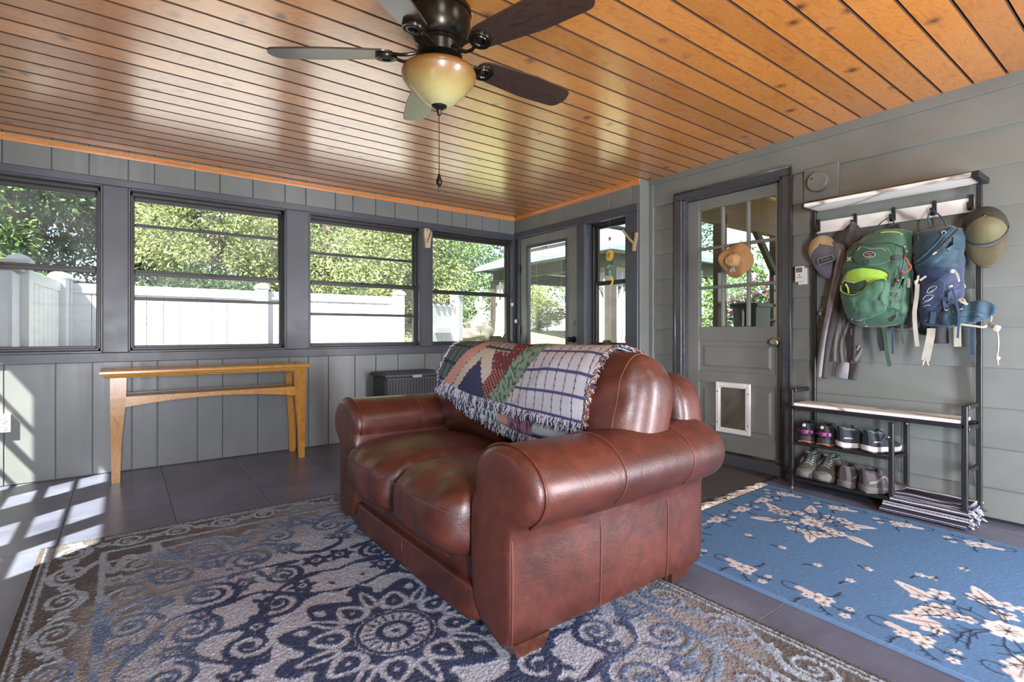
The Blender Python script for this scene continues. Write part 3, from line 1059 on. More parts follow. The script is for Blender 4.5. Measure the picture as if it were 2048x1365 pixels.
# gate section and square post past the fence, seen in the corner window
gt = thing('fence_gate', 'white scalloped panel gate hinged to a square post beyond the corner window', 'gate', (3.6, 6.3, GZ))
GM = Matrix.Translation((3.19, 5.99, 0)) @ Matrix.Rotation(math.radians(30), 4, 'Z')
MB().box(0, .60, .0, .03, GZ + .1, 1.37, .004, GM).obj('gate_panel', 'vinyl', gt)
for i in range(5):
    MB().box(.005 + i * .119, .120 + i * .119, -.014, .002, GZ + .12, 1.35, .003, GM).obj('board', 'vinyl', gt)
MB().box(.05, .42, -.036, -.014, .985, 1.06, .003, GM).obj('rail', 'vinyl', gt)
MB().box(.02, .58, -.036, -.014, .10, .18, .003, GM).obj('rail', 'vinyl', gt)
for i in range(4):
    m = MB()
    c = GM @ Vector((.07 + i * .15, -.02, 1.395))
    m.tube([c + Vector((.050 * math.cos(q) * .86, .050 * math.cos(q) * .5, .034 * math.sin(q))) for q in [k * PI / 10 + .4 for k in range(17)]], .009, 6)
    m.obj('scroll', 'gazebodark', gt)
MB().box(.61, .745, -.06, .075, GZ, 1.50, .006, GM).obj('post', 'vinyl', gt)
MB().box(.60, .755, -.07, .085, 1.50, 1.53, .006, GM).obj('post_cap', 'vinyl', gt)

# pale storage shed close outside the left window
sh = thing('garden_shed', 'pale gray blue shed corner with a rounded lid outside the leftmost window', 'shed', (-1.1, 5.1, GZ))
MB().box(-1.6, -0.605, 4.90, 5.30, GZ, 1.44, .02).obj('shed_body', simple('pale resin', S(186, 192, 200), S(176, 182, 192), 3, rough=.5), sh)
m = MB()
m.prism([(0, 0), (1.05, 0), (1.05, .04), (.9, .075), (.6, .10), (.35, .10), (.11, .07), (0, .04)], lambda u, v, d: (-1.63 + u, d, 1.44 + v), 4.87, 5.33)
m.obj('shed_lid', simple('tan resin lid', S(186, 178, 164), rough=.5), sh, smooth=30)

# the lawn rises away from the garden door
def lawn_h(x, y):
    sm = lambda a, b, v: (lambda t: t * t * (3 - 2 * t))(min(1, max(0, (v - a) / (b - a))))
    return GZ - .03 + 1.36 * sm(.7, 5.2, math.hypot(x - 3.6, y - 4.9)) * sm(3.2, 4.6, x * .6 + y * .35 - .6) * sm(3.3, 5.0, y + .12 * (x - 6))
lw = MB()
lw.grid(lambda u, v: (3.7 + 16 * u, 3.2 + 14 * v, lawn_h(3.7 + 16 * u, 3.2 + 14 * v) + .01 * nz((u * 30, v * 30, 0), 1)), 60, 60)
lw.obj('ground_lawn', 'lawn', smooth=True, kind='structure')
# angel statue on a rock, lawn beyond the gate
SXY = (5.52, 8.36)
st = thing('angel_statue', 'small white angel statue standing on a rock in the garden', 'statue', (SXY[0], SXY[1], 1.20))
KS = .44
T0 = Matrix.Translation((SXY[0], SXY[1], 1.22)) @ Matrix.Scale(KS, 4)
B = Vector((0, 0, .0))
def sobj(m, nm):
    m.v = [tuple(T0 @ Vector(p)) for p in m.v]
    m.obj(nm, 'stone', st, smooth=60)
m = MB()
m.lathe([(.16, 0), (.17, .05), (.13, .1), (.115, .35), (.10, .5), (.13, .62), (.14, .72), (.09, .80), (.045, .84), (.05, .87)], 24)
m.sup(Vector((0, 0, .94)), (.075, .08, .095), 2.2, 6)
sobj(m, 'figure')
for s_ in (-1, 1):
    m = MB()
    m.sup(Vector((s_ * .16, .06, .68)), (.11, .05, .22), 2.4, 6, Matrix.Rotation(s_ * .25, 4, 'Y'))
    sobj(m, 'wing')
m = MB()
m.tube([(-.14, -.02, .72), (-.15, -.12, .58), (-.03, -.16, .62)], [.045, .04, .03], 8)
m.tube([(.14, -.02, .72), (.15, -.12, .58), (.03, -.16, .62)], [.045, .04, .03], 8)
sobj(m, 'arms')
m = MB().box(-.2, .2, -.2, .2, -.08, 0, .02)
sobj(m, 'plinth')
def rock(name, c, h, label, seed):
    m = MB()
    m.sup(c, h, 2.6, 8, None, lambda q, p: q * (1 + .28 * nz(p, 1.6, seed)))
    o = m.obj(name, 'rock', smooth=40)
    return tag(o, label, 'rock')
rock('garden_rock', (5.5, 8.4, 1.02), (.26, .22, .2), 'rounded gray rock under the white angel statue', 3.1)
rock('garden_rock', (5.10, 8.2, .93), (.34, .2, .14), 'low pale rock left of the statue rock', 8.4)

# gazebo with two-tier roof and tied curtains
gz = thing('gazebo', 'dark framed gazebo with a two tier pale metal roof on the lawn', 'gazebo', (7.9, 7.4, GZ))
gx0, gx1, gy0, gy1 = 6.3, 9.5, 5.75, 9.0
def pyr(x0, x1, y0, y1, z0, z1, k, nm, mat):
    cx_, cy_ = (x0 + x1) / 2, (y0 + y1) / 2
    m = MB()
    ring = lambda s, z: [(cx_ + (x - cx_) * s, cy_ + (y - cy_) * s, z) for x, y in ((x0, y0), (x1, y0), (x1, y1), (x0, y1))]
    m.loft([ring(1, z0 - .05), ring(1, z0), ring(k, z1)])
    return m.obj(nm, mat, gz)
pyr(gx0 - .3, gx1 + .3, gy0 - .3, gy1 + .3, 2.36, 2.95, .34, 'roof_lower', 'gazeboroof')
pyr(gx0 + .9, gx1 - .9, gy0 + .9, gy1 - .9, 3.06, 3.45, .02, 'roof_upper', 'gazeboroof')
for a, b, c, d in ((gx0 - .3, gx1 + .3, gy0 - .32, gy0 - .24), (gx0 - .3, gx1 + .3, gy1 + .24, gy1 + .32), (gx0 - .32, gx0 - .24, gy0 - .3, gy1 + .3), (gx1 + .24, gx1 + .32, gy0 - .3, gy1 + .3)):
    MB().box(a, b, c, d, 2.27, 2.35, .004).obj('gutter', 'gazeboroof', gz)
for a, b, c, d in ((gx0, gx1, gy0 - .05, gy0 + .05), (gx0, gx1, gy1 - .05, gy1 + .05), (gx0 - .05, gx0 + .05, gy0, gy1), (gx1 - .05, gx1 + .05, gy0, gy1)):
    MB().box(a, b, c, d, 2.06, 2.28, .006).obj('beam', 'gazebodark', gz)
for x in (gx0, gx1):
    for y in (gy0, gy1):
        MB().box(x - .07, x + .07, y - .07, y + .07, GZ, 2.08, .006).obj('post', 'gazebodark', gz)
for (x, y, dx, dy) in ((gx0, gy0, .5, 0), (gx0, gy0, 0, .5), (gx0, gy1, 0, -.5), (gx1, gy0, -.5, 0)):
    m = MB()
    m.tube([(x, y, 1.5), (x + dx, y + dy, 2.0)], .035, 6)
    m.obj('knee_brace', 'gazebodark', gz)
def curtain(x, y, dx, dy, label):
    """gathered panel, tied in the middle"""
    m = MB()
    def f(u, v):
        z = 1.98 - v * 2.2
        pinch = 1 - .68 * math.exp(-((v - .62) / .16) ** 2)
        w = (u - .5) * .62 * pinch
        off = .10 * math.sin(u * 30) * pinch * .5
        sh_ = .18 * (1 - math.exp(-((v - .62) / .3) ** 2)) * 1
        return (x + dx * (w + .32 - .14 * (1 - pinch)) + dy * off, y + dy * (w + .32 - .14 * (1 - pinch)) + dx * off, z)
    m.grid(f, 40, 26)
    o = m.obj('gazebo_curtain', 'curtain', smooth=True)
    sd = o.modifiers.new('solid', 'SOLIDIFY')
    sd.thickness = .006
    return tag(o, label, 'curtain')
curtain(gx0, gy1, 0, -1, 'tied sheer curtain at the gazebo corner post seen through the corner window')
curtain(gx0, gy0, 1, 0, 'tied sheer curtain at the near gazebo post, front side')
curtain(gx0, gy0, 0, 1, 'tied sheer curtain at the near gazebo post, turned toward the statue')
fence_run('vinyl_fence', (8.0, 11.3, 0), (11.5, 11.3, 0), 'white fence seen under the gazebo roof through the narrow side window', [0, 1.7, 3.4], 1.85)

# trees and shrubs: a trunk and a crown of leaf blades each
def leaf_mesh(m, c, r, n, size, seed, flat=.55, clumps=26, droop=.3):
    """sprays of leaf blades hung round branch tips on a crown"""
    rs = np.random.RandomState(seed)
    cc = rs.normal(size=(clumps, 3))
    cc /= np.linalg.norm(cc, axis=1)[:, None]
    cc *= (rs.uniform(.25, 1.0, clumps) ** .6)[:, None]
    cc[:, :2] *= np.clip(1.1 - .55 * (cc[:, 2:3] + 1) / 2, .2, 1.1)
    cr = rs.uniform(.14, .30, clumps)
    ci = rs.randint(0, clumps, n)
    dirs = rs.normal(size=(n, 3))
    dirs /= np.linalg.norm(dirs, axis=1)[:, None]
    p = cc[ci] + dirs * (cr[ci] * rs.uniform(.3, 1.0, n) ** .5)[:, None] * np.array([1.25, 1.25, .6])
    p = p * np.array(r) + np.array(c)
    out = cc[ci] * np.array([1, 1, .3])
    a = dirs * .8 + out + rs.normal(size=(n, 3)) * .5
    a[:, 2] -= droop
    a /= np.linalg.norm(a, axis=1)[:, None]
    b = np.cross(a, rs.normal(size=(n, 3)))
    b /= np.linalg.norm(b, axis=1)[:, None]
    s = size * rs.uniform(.6, 1.3, n)[:, None]
    v = np.empty((n, 4, 3))
    v[:, 0] = p
    v[:, 1] = p + a * s * .5 + b * s * .5 * flat
    v[:, 2] = p + a * s
    v[:, 3] = p + a * s * .5 - b * s * .5 * flat
    o = len(m.v)
    m.v.extend(map(tuple, v.reshape(-1, 3)))
    m.f.extend([(o + 4 * i, o + 4 * i + 1, o + 4 * i + 2, o + 4 * i + 3) for i in range(n)])
    m.mi.extend([0] * n)
def tree(name, x, y, z0, h, rx, rz, mat, label, n, size, seed, cat='tree', group=None, clumps=110, flat=.45):
    t = thing(name, label, cat, (x, y, z0), group)
    m = MB()
    m.tube([(x, y, z0 - .1), (x + .05, y, z0 + h * .4), (x, y, z0 + h * .8)], [.05 + h * .016, .04 + h * .01, .02], 8)
    m.obj('trunk', 'trunk', t)
    m = MB()
    leaf_mesh(m, (x, y, z0 + h * .5), (rx, rx, h * .52), int(n * (3.4 if mat == 'leaf_cedar' else 2.2)), size * (.5 if mat == 'leaf_cedar' else .62), seed, flat, clumps)
    m.obj('crown', mat, t, kind='stuff')
    return t
TG = 'trees on the bank beyond the white fence'
specs = [
    ('cedar_tree', 1.15, 9.3, .9, 3.6, 1.25, 0, 'leaf_cedar', 'feathery pale cedar behind the fence, right part of the second window', 10000, .12),
    ('cedar_tree', 2.75, 9.0, .5, 4.4, 1.5, 0, 'leaf_cedar', 'bushiest sunlit cedar behind the fence, third window', 12000, .12),
    ('cedar_tree', 4.6, 10.0, .4, 4.4, 1.35, 0, 'leaf_cedar', 'pale sunlit cedar behind the gate post', 10000, .12),
    ('maple_tree', 6.2, 11.4, .8, 4.8, 1.5, 0, 'leaf_maple', 'broad leaved tree behind the angel statue', 9000, .14),
    ('evergreen_tree', -2.9, 10.2, .9, 5.4, 1.7, 0, 'leaf_dark', 'dark evergreen seen at the left edge of the leftmost window', 9000, .14),
    ('evergreen_tree', -1.2, 10.0, .9, 5.2, 1.5, 0, 'leaf_dark', 'dark evergreen behind the fence corner', 9000, .14),
    ('maple_tree', -1.75, 8.9, .9, 3.0, .9, 0, 'leaf_maple', 'light green sapling in front of the dark evergreens, leftmost window', 4000, .11),
    ('evergreen_tree', .1, 10.6, 1.1, 5.0, 1.5, 0, 'leaf_dark', 'dark evergreen showing in the upper left of the second window', 9000, .14),
    ('evergreen_tree', 2.1, 11.8, 1.2, 6.2, 2.0, 0, 'leaf_dark', 'tall dark evergreen behind the two pale cedars', 9000, .16),
    ('evergreen_tree', 4.4, 12.4, .8, 6.2, 2.1, 0, 'leaf_dark', 'tall dark evergreen behind the sunlit cedar, third window', 9000, .16),
    ('evergreen_tree', -1.6, 13.2, 2.0, 6.0, 2.3, 0, 'leaf_dark', 'tall dark evergreen closing the view at the back of the leftmost window', 9000, .17),
    ('evergreen_tree', -4.4, 13.4, 1.5, 6.5, 2.4, 0, 'leaf_dark', 'tall dark evergreen at the back beyond the shed', 9000, .17),
    ('evergreen_tree', .6, 14.4, 2.0, 6.5, 2.5, 0, 'leaf_dark', 'tall dark evergreen at the back of the second window', 9000, .17),
    ('evergreen_tree', 5.8, 15.0, .5, 7.5, 2.6, 0, 'leaf_dark', 'tall dark evergreen at the back of the corner window', 9000, .17),
    ('maple_tree', 7.8, 13.4, .8, 6.4, 2.1, 0, 'leaf_maple', 'tall leafy tree right behind the gazebo roof', 8000, .17),
    ('maple_tree', 10.6, 13.2, .8, 6.0, 2.0, 0, 'leaf_maple', 'leafy tree beyond the white fence, past the gazebo', 7000, .17),
    ('evergreen_tree', 14.3, 11.0, .8, 7.0, 2.4, 0, 'leaf_dark', 'dark evergreen far behind the gazebo, narrow side window', 7000, .19),
]
for i, a in enumerate(specs):
    tree(*a[:9], a[9], a[10], 11 + i * 7, 'tree', TG)
tree('garden_shrub', 5.5, 10.0, .85, 1.5, .9, .75, 'leaf_maple', 'bright shrub behind the statue, by the gazebo', 5000, .10, 91, 'shrub')
tree('garden_shrub', 8.4, 10.15, .85, 1.3, .8, .85, 'leaf_cedar', 'pale green shrub on the lawn behind the door blind', 4000, .10, 93, 'shrub')
tree('low_brush', 0.9, 8.2, .35, 1.5, 1.2, .55, 'leaf_dark', 'low dark brush just above the fence rail, second window', 4000, .10, 95, 'shrub')
tree('low_brush', 2.6, 8.3, .2, 1.5, 1.2, .55, 'leaf_dark', 'low dark brush just above the fence rail, third window', 4000, .10, 97, 'shrub')
tree('low_brush', -1.2, 8.2, .4, 1.4, 1.1, .55, 'leaf_dark', 'low dark brush above the fence corner, leftmost window', 4000, .10, 99, 'shrub')
# garden on the left side: it shades part of the left windows and shows in the door glass
tree('maple_tree', -4.6, -.6, GZ, 4.6, 1.5, 1.9, 'leaf_maple', 'leafy tree outside the left windows, mirrored in the door', 6000, .15, 103, 'tree')
tree('maple_tree', -5.2, 3.4, GZ, 3.4, 1.3, 1.4, 'leaf_maple', 'leafy tree low outside the left windows, farther along', 4000, .15, 105, 'tree')

# what stands on and beyond the covered porch
pp = thing('porch_post', 'brown porch post with a diagonal brace seen through the door panes', 'post', (4.9, 2.98, 0))
MB().box(4.85, 4.95, 2.93, 3.03, 0, 2.2, .005).obj('post', 'porchwall', pp)
MB().box(3.8, 6.4, 2.93, 3.03, 2.1, 2.47, .005).obj('beam', 'porchwall', pp)
MB().tube([(6.05, 2.98, 1.65), (5.6, 2.98, 2.12)], .045, 6).obj('brace', 'gazebodark', pp)
MB().box(6.0, 6.1, 2.93, 3.03, 0, 2.2, .005).obj('post', 'porchwall', pp)
for z in (.92, 1.12):
    MB().box(5.1, 6.0, 2.96, 3.0, z, z + .03, .003).obj('rail', 'gazebodark', pp)
pl = thing('tall_planter', 'tall dark tapered planter seen through the lower middle door panes', 'planter', (5.0, 2.72, 0))
m = MB()
m.loft([[(4.9, 2.62, 0), (5.1, 2.62, 0), (5.1, 2.78, 0), (4.9, 2.78, 0)], [(4.86, 2.58, 1.26), (5.14, 2.58, 1.26), (5.14, 2.82, 1.26), (4.86, 2.82, 1.26)]])
m.obj('pot', 'black', pl)
MB().box(4.84, 5.16, 2.56, 2.84, 1.24, 1.28, .006).obj('rim', 'black', pl)
tree('flowering_bush', 7.6, 4.1, GZ, 2.5, 1.3, 0, 'leaf_maple', 'flowering bush in the garden behind the house door panes', 8000, .10, 111, 'shrub')
tree('garden_shrub', 6.9, 3.6, GZ, 1.5, .8, 0, 'leaf_cedar', 'pale bush low behind the house door panes', 5000, .09, 113, 'shrub')
fb = MB()
leaf_mesh(fb, (7.2, 3.75, .95), (.8, .8, .8), 600, .08, 5, .9, 20)
tag(fb.obj('bush_blossoms', 'petal', kind='stuff'), 'pink blossoms on the bush behind the door panes', 'blossoms')
# ================================================================== LOVESEAT
SY0, SY1 = 1.225, 2.725           # outer faces of the end panels
so = thing('leather_loveseat', 'brown leather loveseat with fat rolled arms and loose cushions', 'sofa', (1.42, 1.975, 0))
def arm(side):
    """side -1: near arm (low Y); +1: far arm. Profile in the YZ plane, lofted along X."""
    yo = SY0 if side < 0 else SY1
    s_ = -side                     # inward direction
    Y = lambda w: yo + s_ * w      # w measured inward from the outer panel
    cy, cz_, ry, rz = .05, .530, .172, .125
    def profile(k, puff):
        pts = []
        inner = .225
        pts.append((inner, .10))
        pts.append((inner + puff * .4, .28))
        pts.append((inner, .47))
        for i in range(25):
            a = math.radians(-22 + i * (264 / 24))
            w = cy + ry * k * math.cos(a)
            z = cz_ + rz * k * math.sin(a)
            pts.append((w, z))
        pts.append((0.0, .405))
        pts.append((-puff * .7, .33))
        pts.append((-puff, .22))
        pts.append((-puff * .6, .11))
        pts.append((.004, .05))
        pts.append((.10, .045))
        return pts
    xs = [.915, .918, .928, .945, 1.0, 1.15, 1.32, 1.5, 1.68, 1.8, 1.86, 1.885, 1.89]
    rings = []
    for i, x in enumerate(xs):
        e = max(0, 1 - (x - xs[0]) / .03) if i < 4 else 0
        e2 = max(0, 1 - (xs[-1] - x) / .035) if x > 1.85 else 0
        kk = 1 - .16 * e ** 2 - .16 * e2 ** 2
        inset = .02 * e ** 2 + .02 * e2 ** 2
        pf = profile(kk, .012 * (1 - e) * math.sin(min(1, (x - .915) / .97) * PI))
        c = (.11, .34)
        ring = []
        for w, z in pf:
            w2 = c[0] + (w - c[0]) * (1 - inset * 2.2)
            z2 = c[1] + (z - c[1]) * (1 - inset * .9)
            sag = -.006 * math.sin((x - .93) / .95 * PI) * max(0, (z - .45) / .2)
            dn = .004 * nz((x, w * 2, z * 2), 5, 3.3 + side)
            ring.append((x, Y(w2 - dn), z2 + sag + dn))
        rings.append(ring if side < 0 else ring[::-1])
    # a softly padded front: two more rings inside the front outline
    f0 = rings[0]
    cyx = sum(p[1] for p in f0) / len(f0)
    czx = sum(p[2] for p in f0) / len(f0)
    inn = lambda k, dx: [(xs[0] + dx, cyx + (p[1] - cyx) * k, czx + (p[2] - czx) * k) for p in f0]
    m = MB()
    m.loft([inn(.55, -.006), inn(.85, -.004)] + rings)
    o = m.obj('arm', 'leather', so, smooth=70)
    o.modifiers.new('sub', 'SUBSURF').levels = 1
    o.modifiers['sub'].render_levels = 1
    # piping round the front roll and stitched seams across the arm
    def seam(x, a0, a1, mat, r, down=False, nm='seam'):
        pts = []
        for i in range(31):
            a = math.radians(a0 + (a1 - a0) * i / 30)
            pts.append((x, Y(cy + (ry + .001) * math.cos(a)), cz_ + (rz + .001) * math.sin(a) - .006 * math.sin((x - .93) / .95 * PI) * max(0, .5 * math.sin(a))))
        q = MB().tube(pts, r, 6)
        q.obj(nm, mat, o, smooth=True)
        if down:
            b_ = .012 * math.sin((x - .915) / .97 * PI)
            MB().tube(smoothpath([(x, Y(-.001), .40), (x + .002, Y(-b_ * .75 - .001), .33), (x - .002, Y(-b_ - .001), .22), (x, Y(-b_ * .65 - .001), .11), (x, Y(0), .055)], 4), .0016, 6).obj(nm, mat, o, smooth=True)
    seam(.948, -20, 236, 'pipe', .0042, nm='piping')
    seam(1.285, -10, 225, 'thread', .0016, True)
    seam(1.650, -10, 225, 'thread', .0016, True)
    MB().tube([(.922, Y(.004), .40), (.921, Y(-.001), .3), (.921, Y(-.001), .16), (.922, Y(.006), .06)], .0022, 6).obj('seam', 'thread', o, smooth=True)
    # crease where the roll tucks over the panel
    MB().tube([(.93 + i * .094, Y(.001), .4045) for i in range(11)], .0035, 6).obj('crease', 'pipe', o, smooth=True)
    return o
arm(-1)
arm(1)
def cushion(nm, c, h, e, seed, amp, M=None, crown=(0, 0, 0), n=18, pinch=0.0):
    m = MB()
    def disp(q, p):
        q = Vector(q)
        for a in range(3):
            if crown[a]:
                b, c_ = (a + 1) % 3, (a + 2) % 3
                q[a] += crown[a] * (1 if p[a] > 0 else -1) * (abs(p[a]) ** 3) * max(0, 1 - p[b] ** 2) * max(0, 1 - p[c_] ** 2)
        wr_ = .0045 * math.sin(58 * q.x + 34 * q.z * p.y + 5 * nz(q, 6, seed)) * max(0, abs(p.y) - .45) * 1.8 + .003 * math.sin(46 * q.y + 6 * nz(q, 5, seed + 2)) * max(0, -p.x)
        q.z += wr_ * (1 if p.z > 0 else .4)
        q.x -= wr_ * (p.x < 0)
        w = nz((q.x + seed, q.y * 1.2, q.z), 7) * amp + nz((q.x * 2 + seed, q.y * 5, q.z), 9) * amp * .45
        return q * (1 + w / max(h))
    m.sup(c, h, e, n, M, disp)
    o = m.obj(nm, 'leather', so, smooth=True)
    o.modifiers.new('sub', 'SUBSURF').levels = 1
    o.modifiers['sub'].render_levels = 1
    return o
# seat cushions and rails
MID = 1.975
for i, (a, b) in enumerate(((1.452, MID - .002), (MID + .002, 2.498))):
    cu = cushion('seat_cushion', (1.185, (a + b) / 2, .348), (.338, (b - a) / 2, .122), (5, 6.5, 3.4), 4.1 + i * 7, .010, None, (0.018, 0, .030))
    # boxed border seams
    for z in (.408, .268):
        pts = [(.853, a + .03, z), (.843, a + .12, z), (.835, (a + b) / 2, z), (.843, b - .12, z), (.853, b - .03, z)]
        MB().tube(smoothpath(pts, 6), .0022, 6).obj('seam', 'thread' if z > .4 else 'pipe', cu, smooth=True)
fr = MB()
fr.sup((.965, MID, .098), (.048, .556, .062), (6, 20, 5), 14)
fr.obj('front_rail', 'leather', so, smooth=True)
fr = MB()
fr.sup((.985, MID, .198), (.042, .556, .050), (6, 20, 5), 14)
fr.obj('deck_band', 'leather', so, smooth=True)
MB().tube([(.918, MID, .155), (.9165, MID, .10), (.919, MID, .045)], .002, 6).obj('seam', 'pipe', so, smooth=True)
MB().box(1.0, 1.85, SY0 + .2, SY1 - .2, .06, .235, .01).obj('seat_deck', 'leather', so)
fr = MB()
fr.sup((1.845, MID, .44), (.095, .742, .385), (5, 14, 7), 16, None, lambda q, p: q + Vector((0, 0, .01 * nz(q, 4))))
fr.obj('back_frame', 'leather', so, smooth=True)
# back cushions, slumped against the frame and a little over the arms
back = []
for i, (a, b) in enumerate(((1.195, MID + .012), (MID - .012, 2.72))):
    M = Matrix.Rotation(math.radians(14), 4, 'Y')
    def dp(q, p, i=i):
        q = Vector(q)
        bul = max(0, 1 - p.y ** 2) * max(0, 1 - p.z ** 2)
        q.x += (.035 if p.x > 0 else -.055) * abs(p.x) ** 2 * bul
        # pleats radiating from the lower corner
        w = .004 * math.sin(22 * (q.z + .6 * abs(q.y)) + 4 * nz(q, 5, 2 + i)) * (1 - abs(p.z)) * (.4 + .6 * abs(p.y)) * (1 - abs(p.y) ** 6)
        w += .0055 * math.sin(62 * (q.z * .8 + (.5 - i) * 1.1 * q.y) + 5 * nz(q, 4, 6 + i)) * (.25 + .75 * abs(p.y)) * (1 - p.z ** 4) * (1 - abs(p.y) ** 8)
        w += .011 * nz((q.x, q.y, q.z), 6, 9 + i * 3) * (1 - abs(p.y) ** 4)
        q.x -= w if p.x < 0 else 0
        q.z += .014 * nz((q.y, q.x, 0), 6, 4 + i) * (1 if p.z > 0 else 0)
        q.z -= .02 * p.y ** 4 * (1 if p.z > 0 else 0)
        return q
    m = MB()
    m.sup((1.578, (a + b) / 2, .672), (.125, (b - a) / 2, .250), (3.2, 8, 4.6), 22, M, dp)
    o = m.obj('back_cushion', 'leather', so, smooth=True)
    o.modifiers.new('sub', 'SUBSURF').levels = 1
    o.modifiers['sub'].render_levels = 1
    back.append(o)
dg = bpy.context.evaluated_depsgraph_get()
def bvh_of(objs):
    vs, fs = [], []
    dg.update()
    for o in objs:
        ev = o.evaluated_get(dg)
        me = ev.to_mesh()
        off = len(vs)
        w = WORLD.get(o.name, Vector())
        vs += [v.co + w for v in me.vertices]
        fs += [tuple(i + off for i in p.vertices) for p in me.polygons]
        ev.to_mesh_clear()
    return BVHTree.FromPolygons(vs, fs)
bb = bvh_of(back)
for (a, i) in ((1.195, 0), (2.72, 1)):        # vertical panel seam near each outer end, lying on the leather
    yy = a + .10 if i == 0 else a - .13
    pts = []
    for j in range(26):
        ang = math.radians(-28 + j * 5.4)
        d_ = Vector((math.cos(ang), 0, -math.sin(ang)))
        o_ = Vector((1.60, yy, .66)) - d_ * .6
        h = bb.ray_cast(o_, d_)
        if h[0]: pts.append(h[0] + h[1] * .001)
    if len(pts) > 3:
        MB().tube(pts, .0018, 6).obj('seam', 'thread', back[i], smooth=True)
# dark wooden block feet
for x0, x1, y0, y1 in ((.935, 1.075, SY0 + .008, SY0 + .12), (1.715, 1.84, SY0 + .02, SY0 + .13), (.955, 1.075, SY1 - .13, SY1 - .03), (1.715, 1.84, SY1 - .13, SY1 - .03)):
    m = MB()
    cx_, cy_ = (x0 + x1) / 2, (y0 + y1) / 2
    rg = lambda k, z: [(cx_ + (x - cx_) * k, cy_ + (y - cy_) * k, z) for x, y in ((x0, y0), (x1, y0), (x1, y1), (x0, y1))]
    m.loft([rg(.78, .0125), rg(1, .062)])
    m.obj('foot', 'darkwood', so)

# ---- folded patchwork throw over the cushions
def body_smooth(Y0, Y1, nY, nA, a0, a1, off):
    """drape sampled round the cushions: angle 0 points to -X, 90 up; hollows between cushions are bridged"""
    O = Vector((1.62, 0, .66))
    R = np.zeros((nY, nA))
    for i in range(nY):
        y = Y0 + (Y1 - Y0) * i / (nY - 1)
        for j in range(nA):
            a = math.radians(a0 + (a1 - a0) * j / (nA - 1))
            d_ = Vector((math.cos(a), 0, -math.sin(a)))
            h = bb.ray_cast(Vector((O.x, y, O.z)) - d_ * .8, d_)
            R[i, j] = (.8 - h[3]) if h[0] else .15
    Rm = R.copy()
    for k in range(1, 14):                     # bridge hollows
        Rm = np.maximum(Rm, .5 * (np.roll(Rm, k, 0) + np.roll(Rm, -k, 0)))
    Rm[:8], Rm[-8:] = R[:8], R[-8:]
    for _ in range(4):
        Rm[1:-1] = (Rm[:-2] + Rm[1:-1] * 2 + Rm[2:]) / 4
    Rm = np.maximum(Rm, R)
    for _ in range(2):
        Rm[1:-1, 1:-1] = (Rm[:-2, 1:-1] + Rm[2:, 1:-1] + Rm[1:-1, :-2] + Rm[1:-1, 2:] + 4 * Rm[1:-1, 1:-1]) / 8
        Rm = np.maximum(Rm, R)
    return O, Rm + off
TY0, TY1 = 1.405, 2.555
nY, nA = 200, 110
A0, A1 = -42.0, 118.0
O_, RR = body_smooth(TY0, TY1, nY, nA, A0, A1, .006)
def drape(u, a, off):
    """point of the throw at fraction u of its width and angle a (deg)"""
    i = min(max(u * (nY - 1), 0), nY - 1.001)
    j = min(max((a - A0) / (A1 - A0) * (nA - 1), 0), nA - 1.001)
    i0, j0 = int(i), int(j)
    fi, fj = i - i0, j - j0
    r = (RR[i0, j0] * (1 - fi) + RR[i0 + 1, j0] * fi) * (1 - fj) + (RR[i0, j0 + 1] * (1 - fi) + RR[i0 + 1, j0 + 1] * fi) * fj + off
    ar = math.radians(a)
    y = TY0 + (TY1 - TY0) * u
    return Vector((O_.x - r * math.cos(ar), y, O_.z + r * math.sin(ar)))
C_ = {k: np.array(S(*v)[:3]) for k, v in dict(teal=(92, 110, 116), pink=(196, 154, 146), check=(160, 156, 150), cream=(190, 184, 172), navy=(58, 62, 92), wine=(104, 58, 62), green=(128, 150, 134),
     plaid=(186, 190, 198), line=(70, 76, 118), dark=(58, 56, 58), teald=(52, 74, 74), winel=(176, 140, 128), greend=(70, 100, 84), mint=(184, 204, 208), lilac=(150, 120, 146), bottle=(44, 72, 70)).items()}
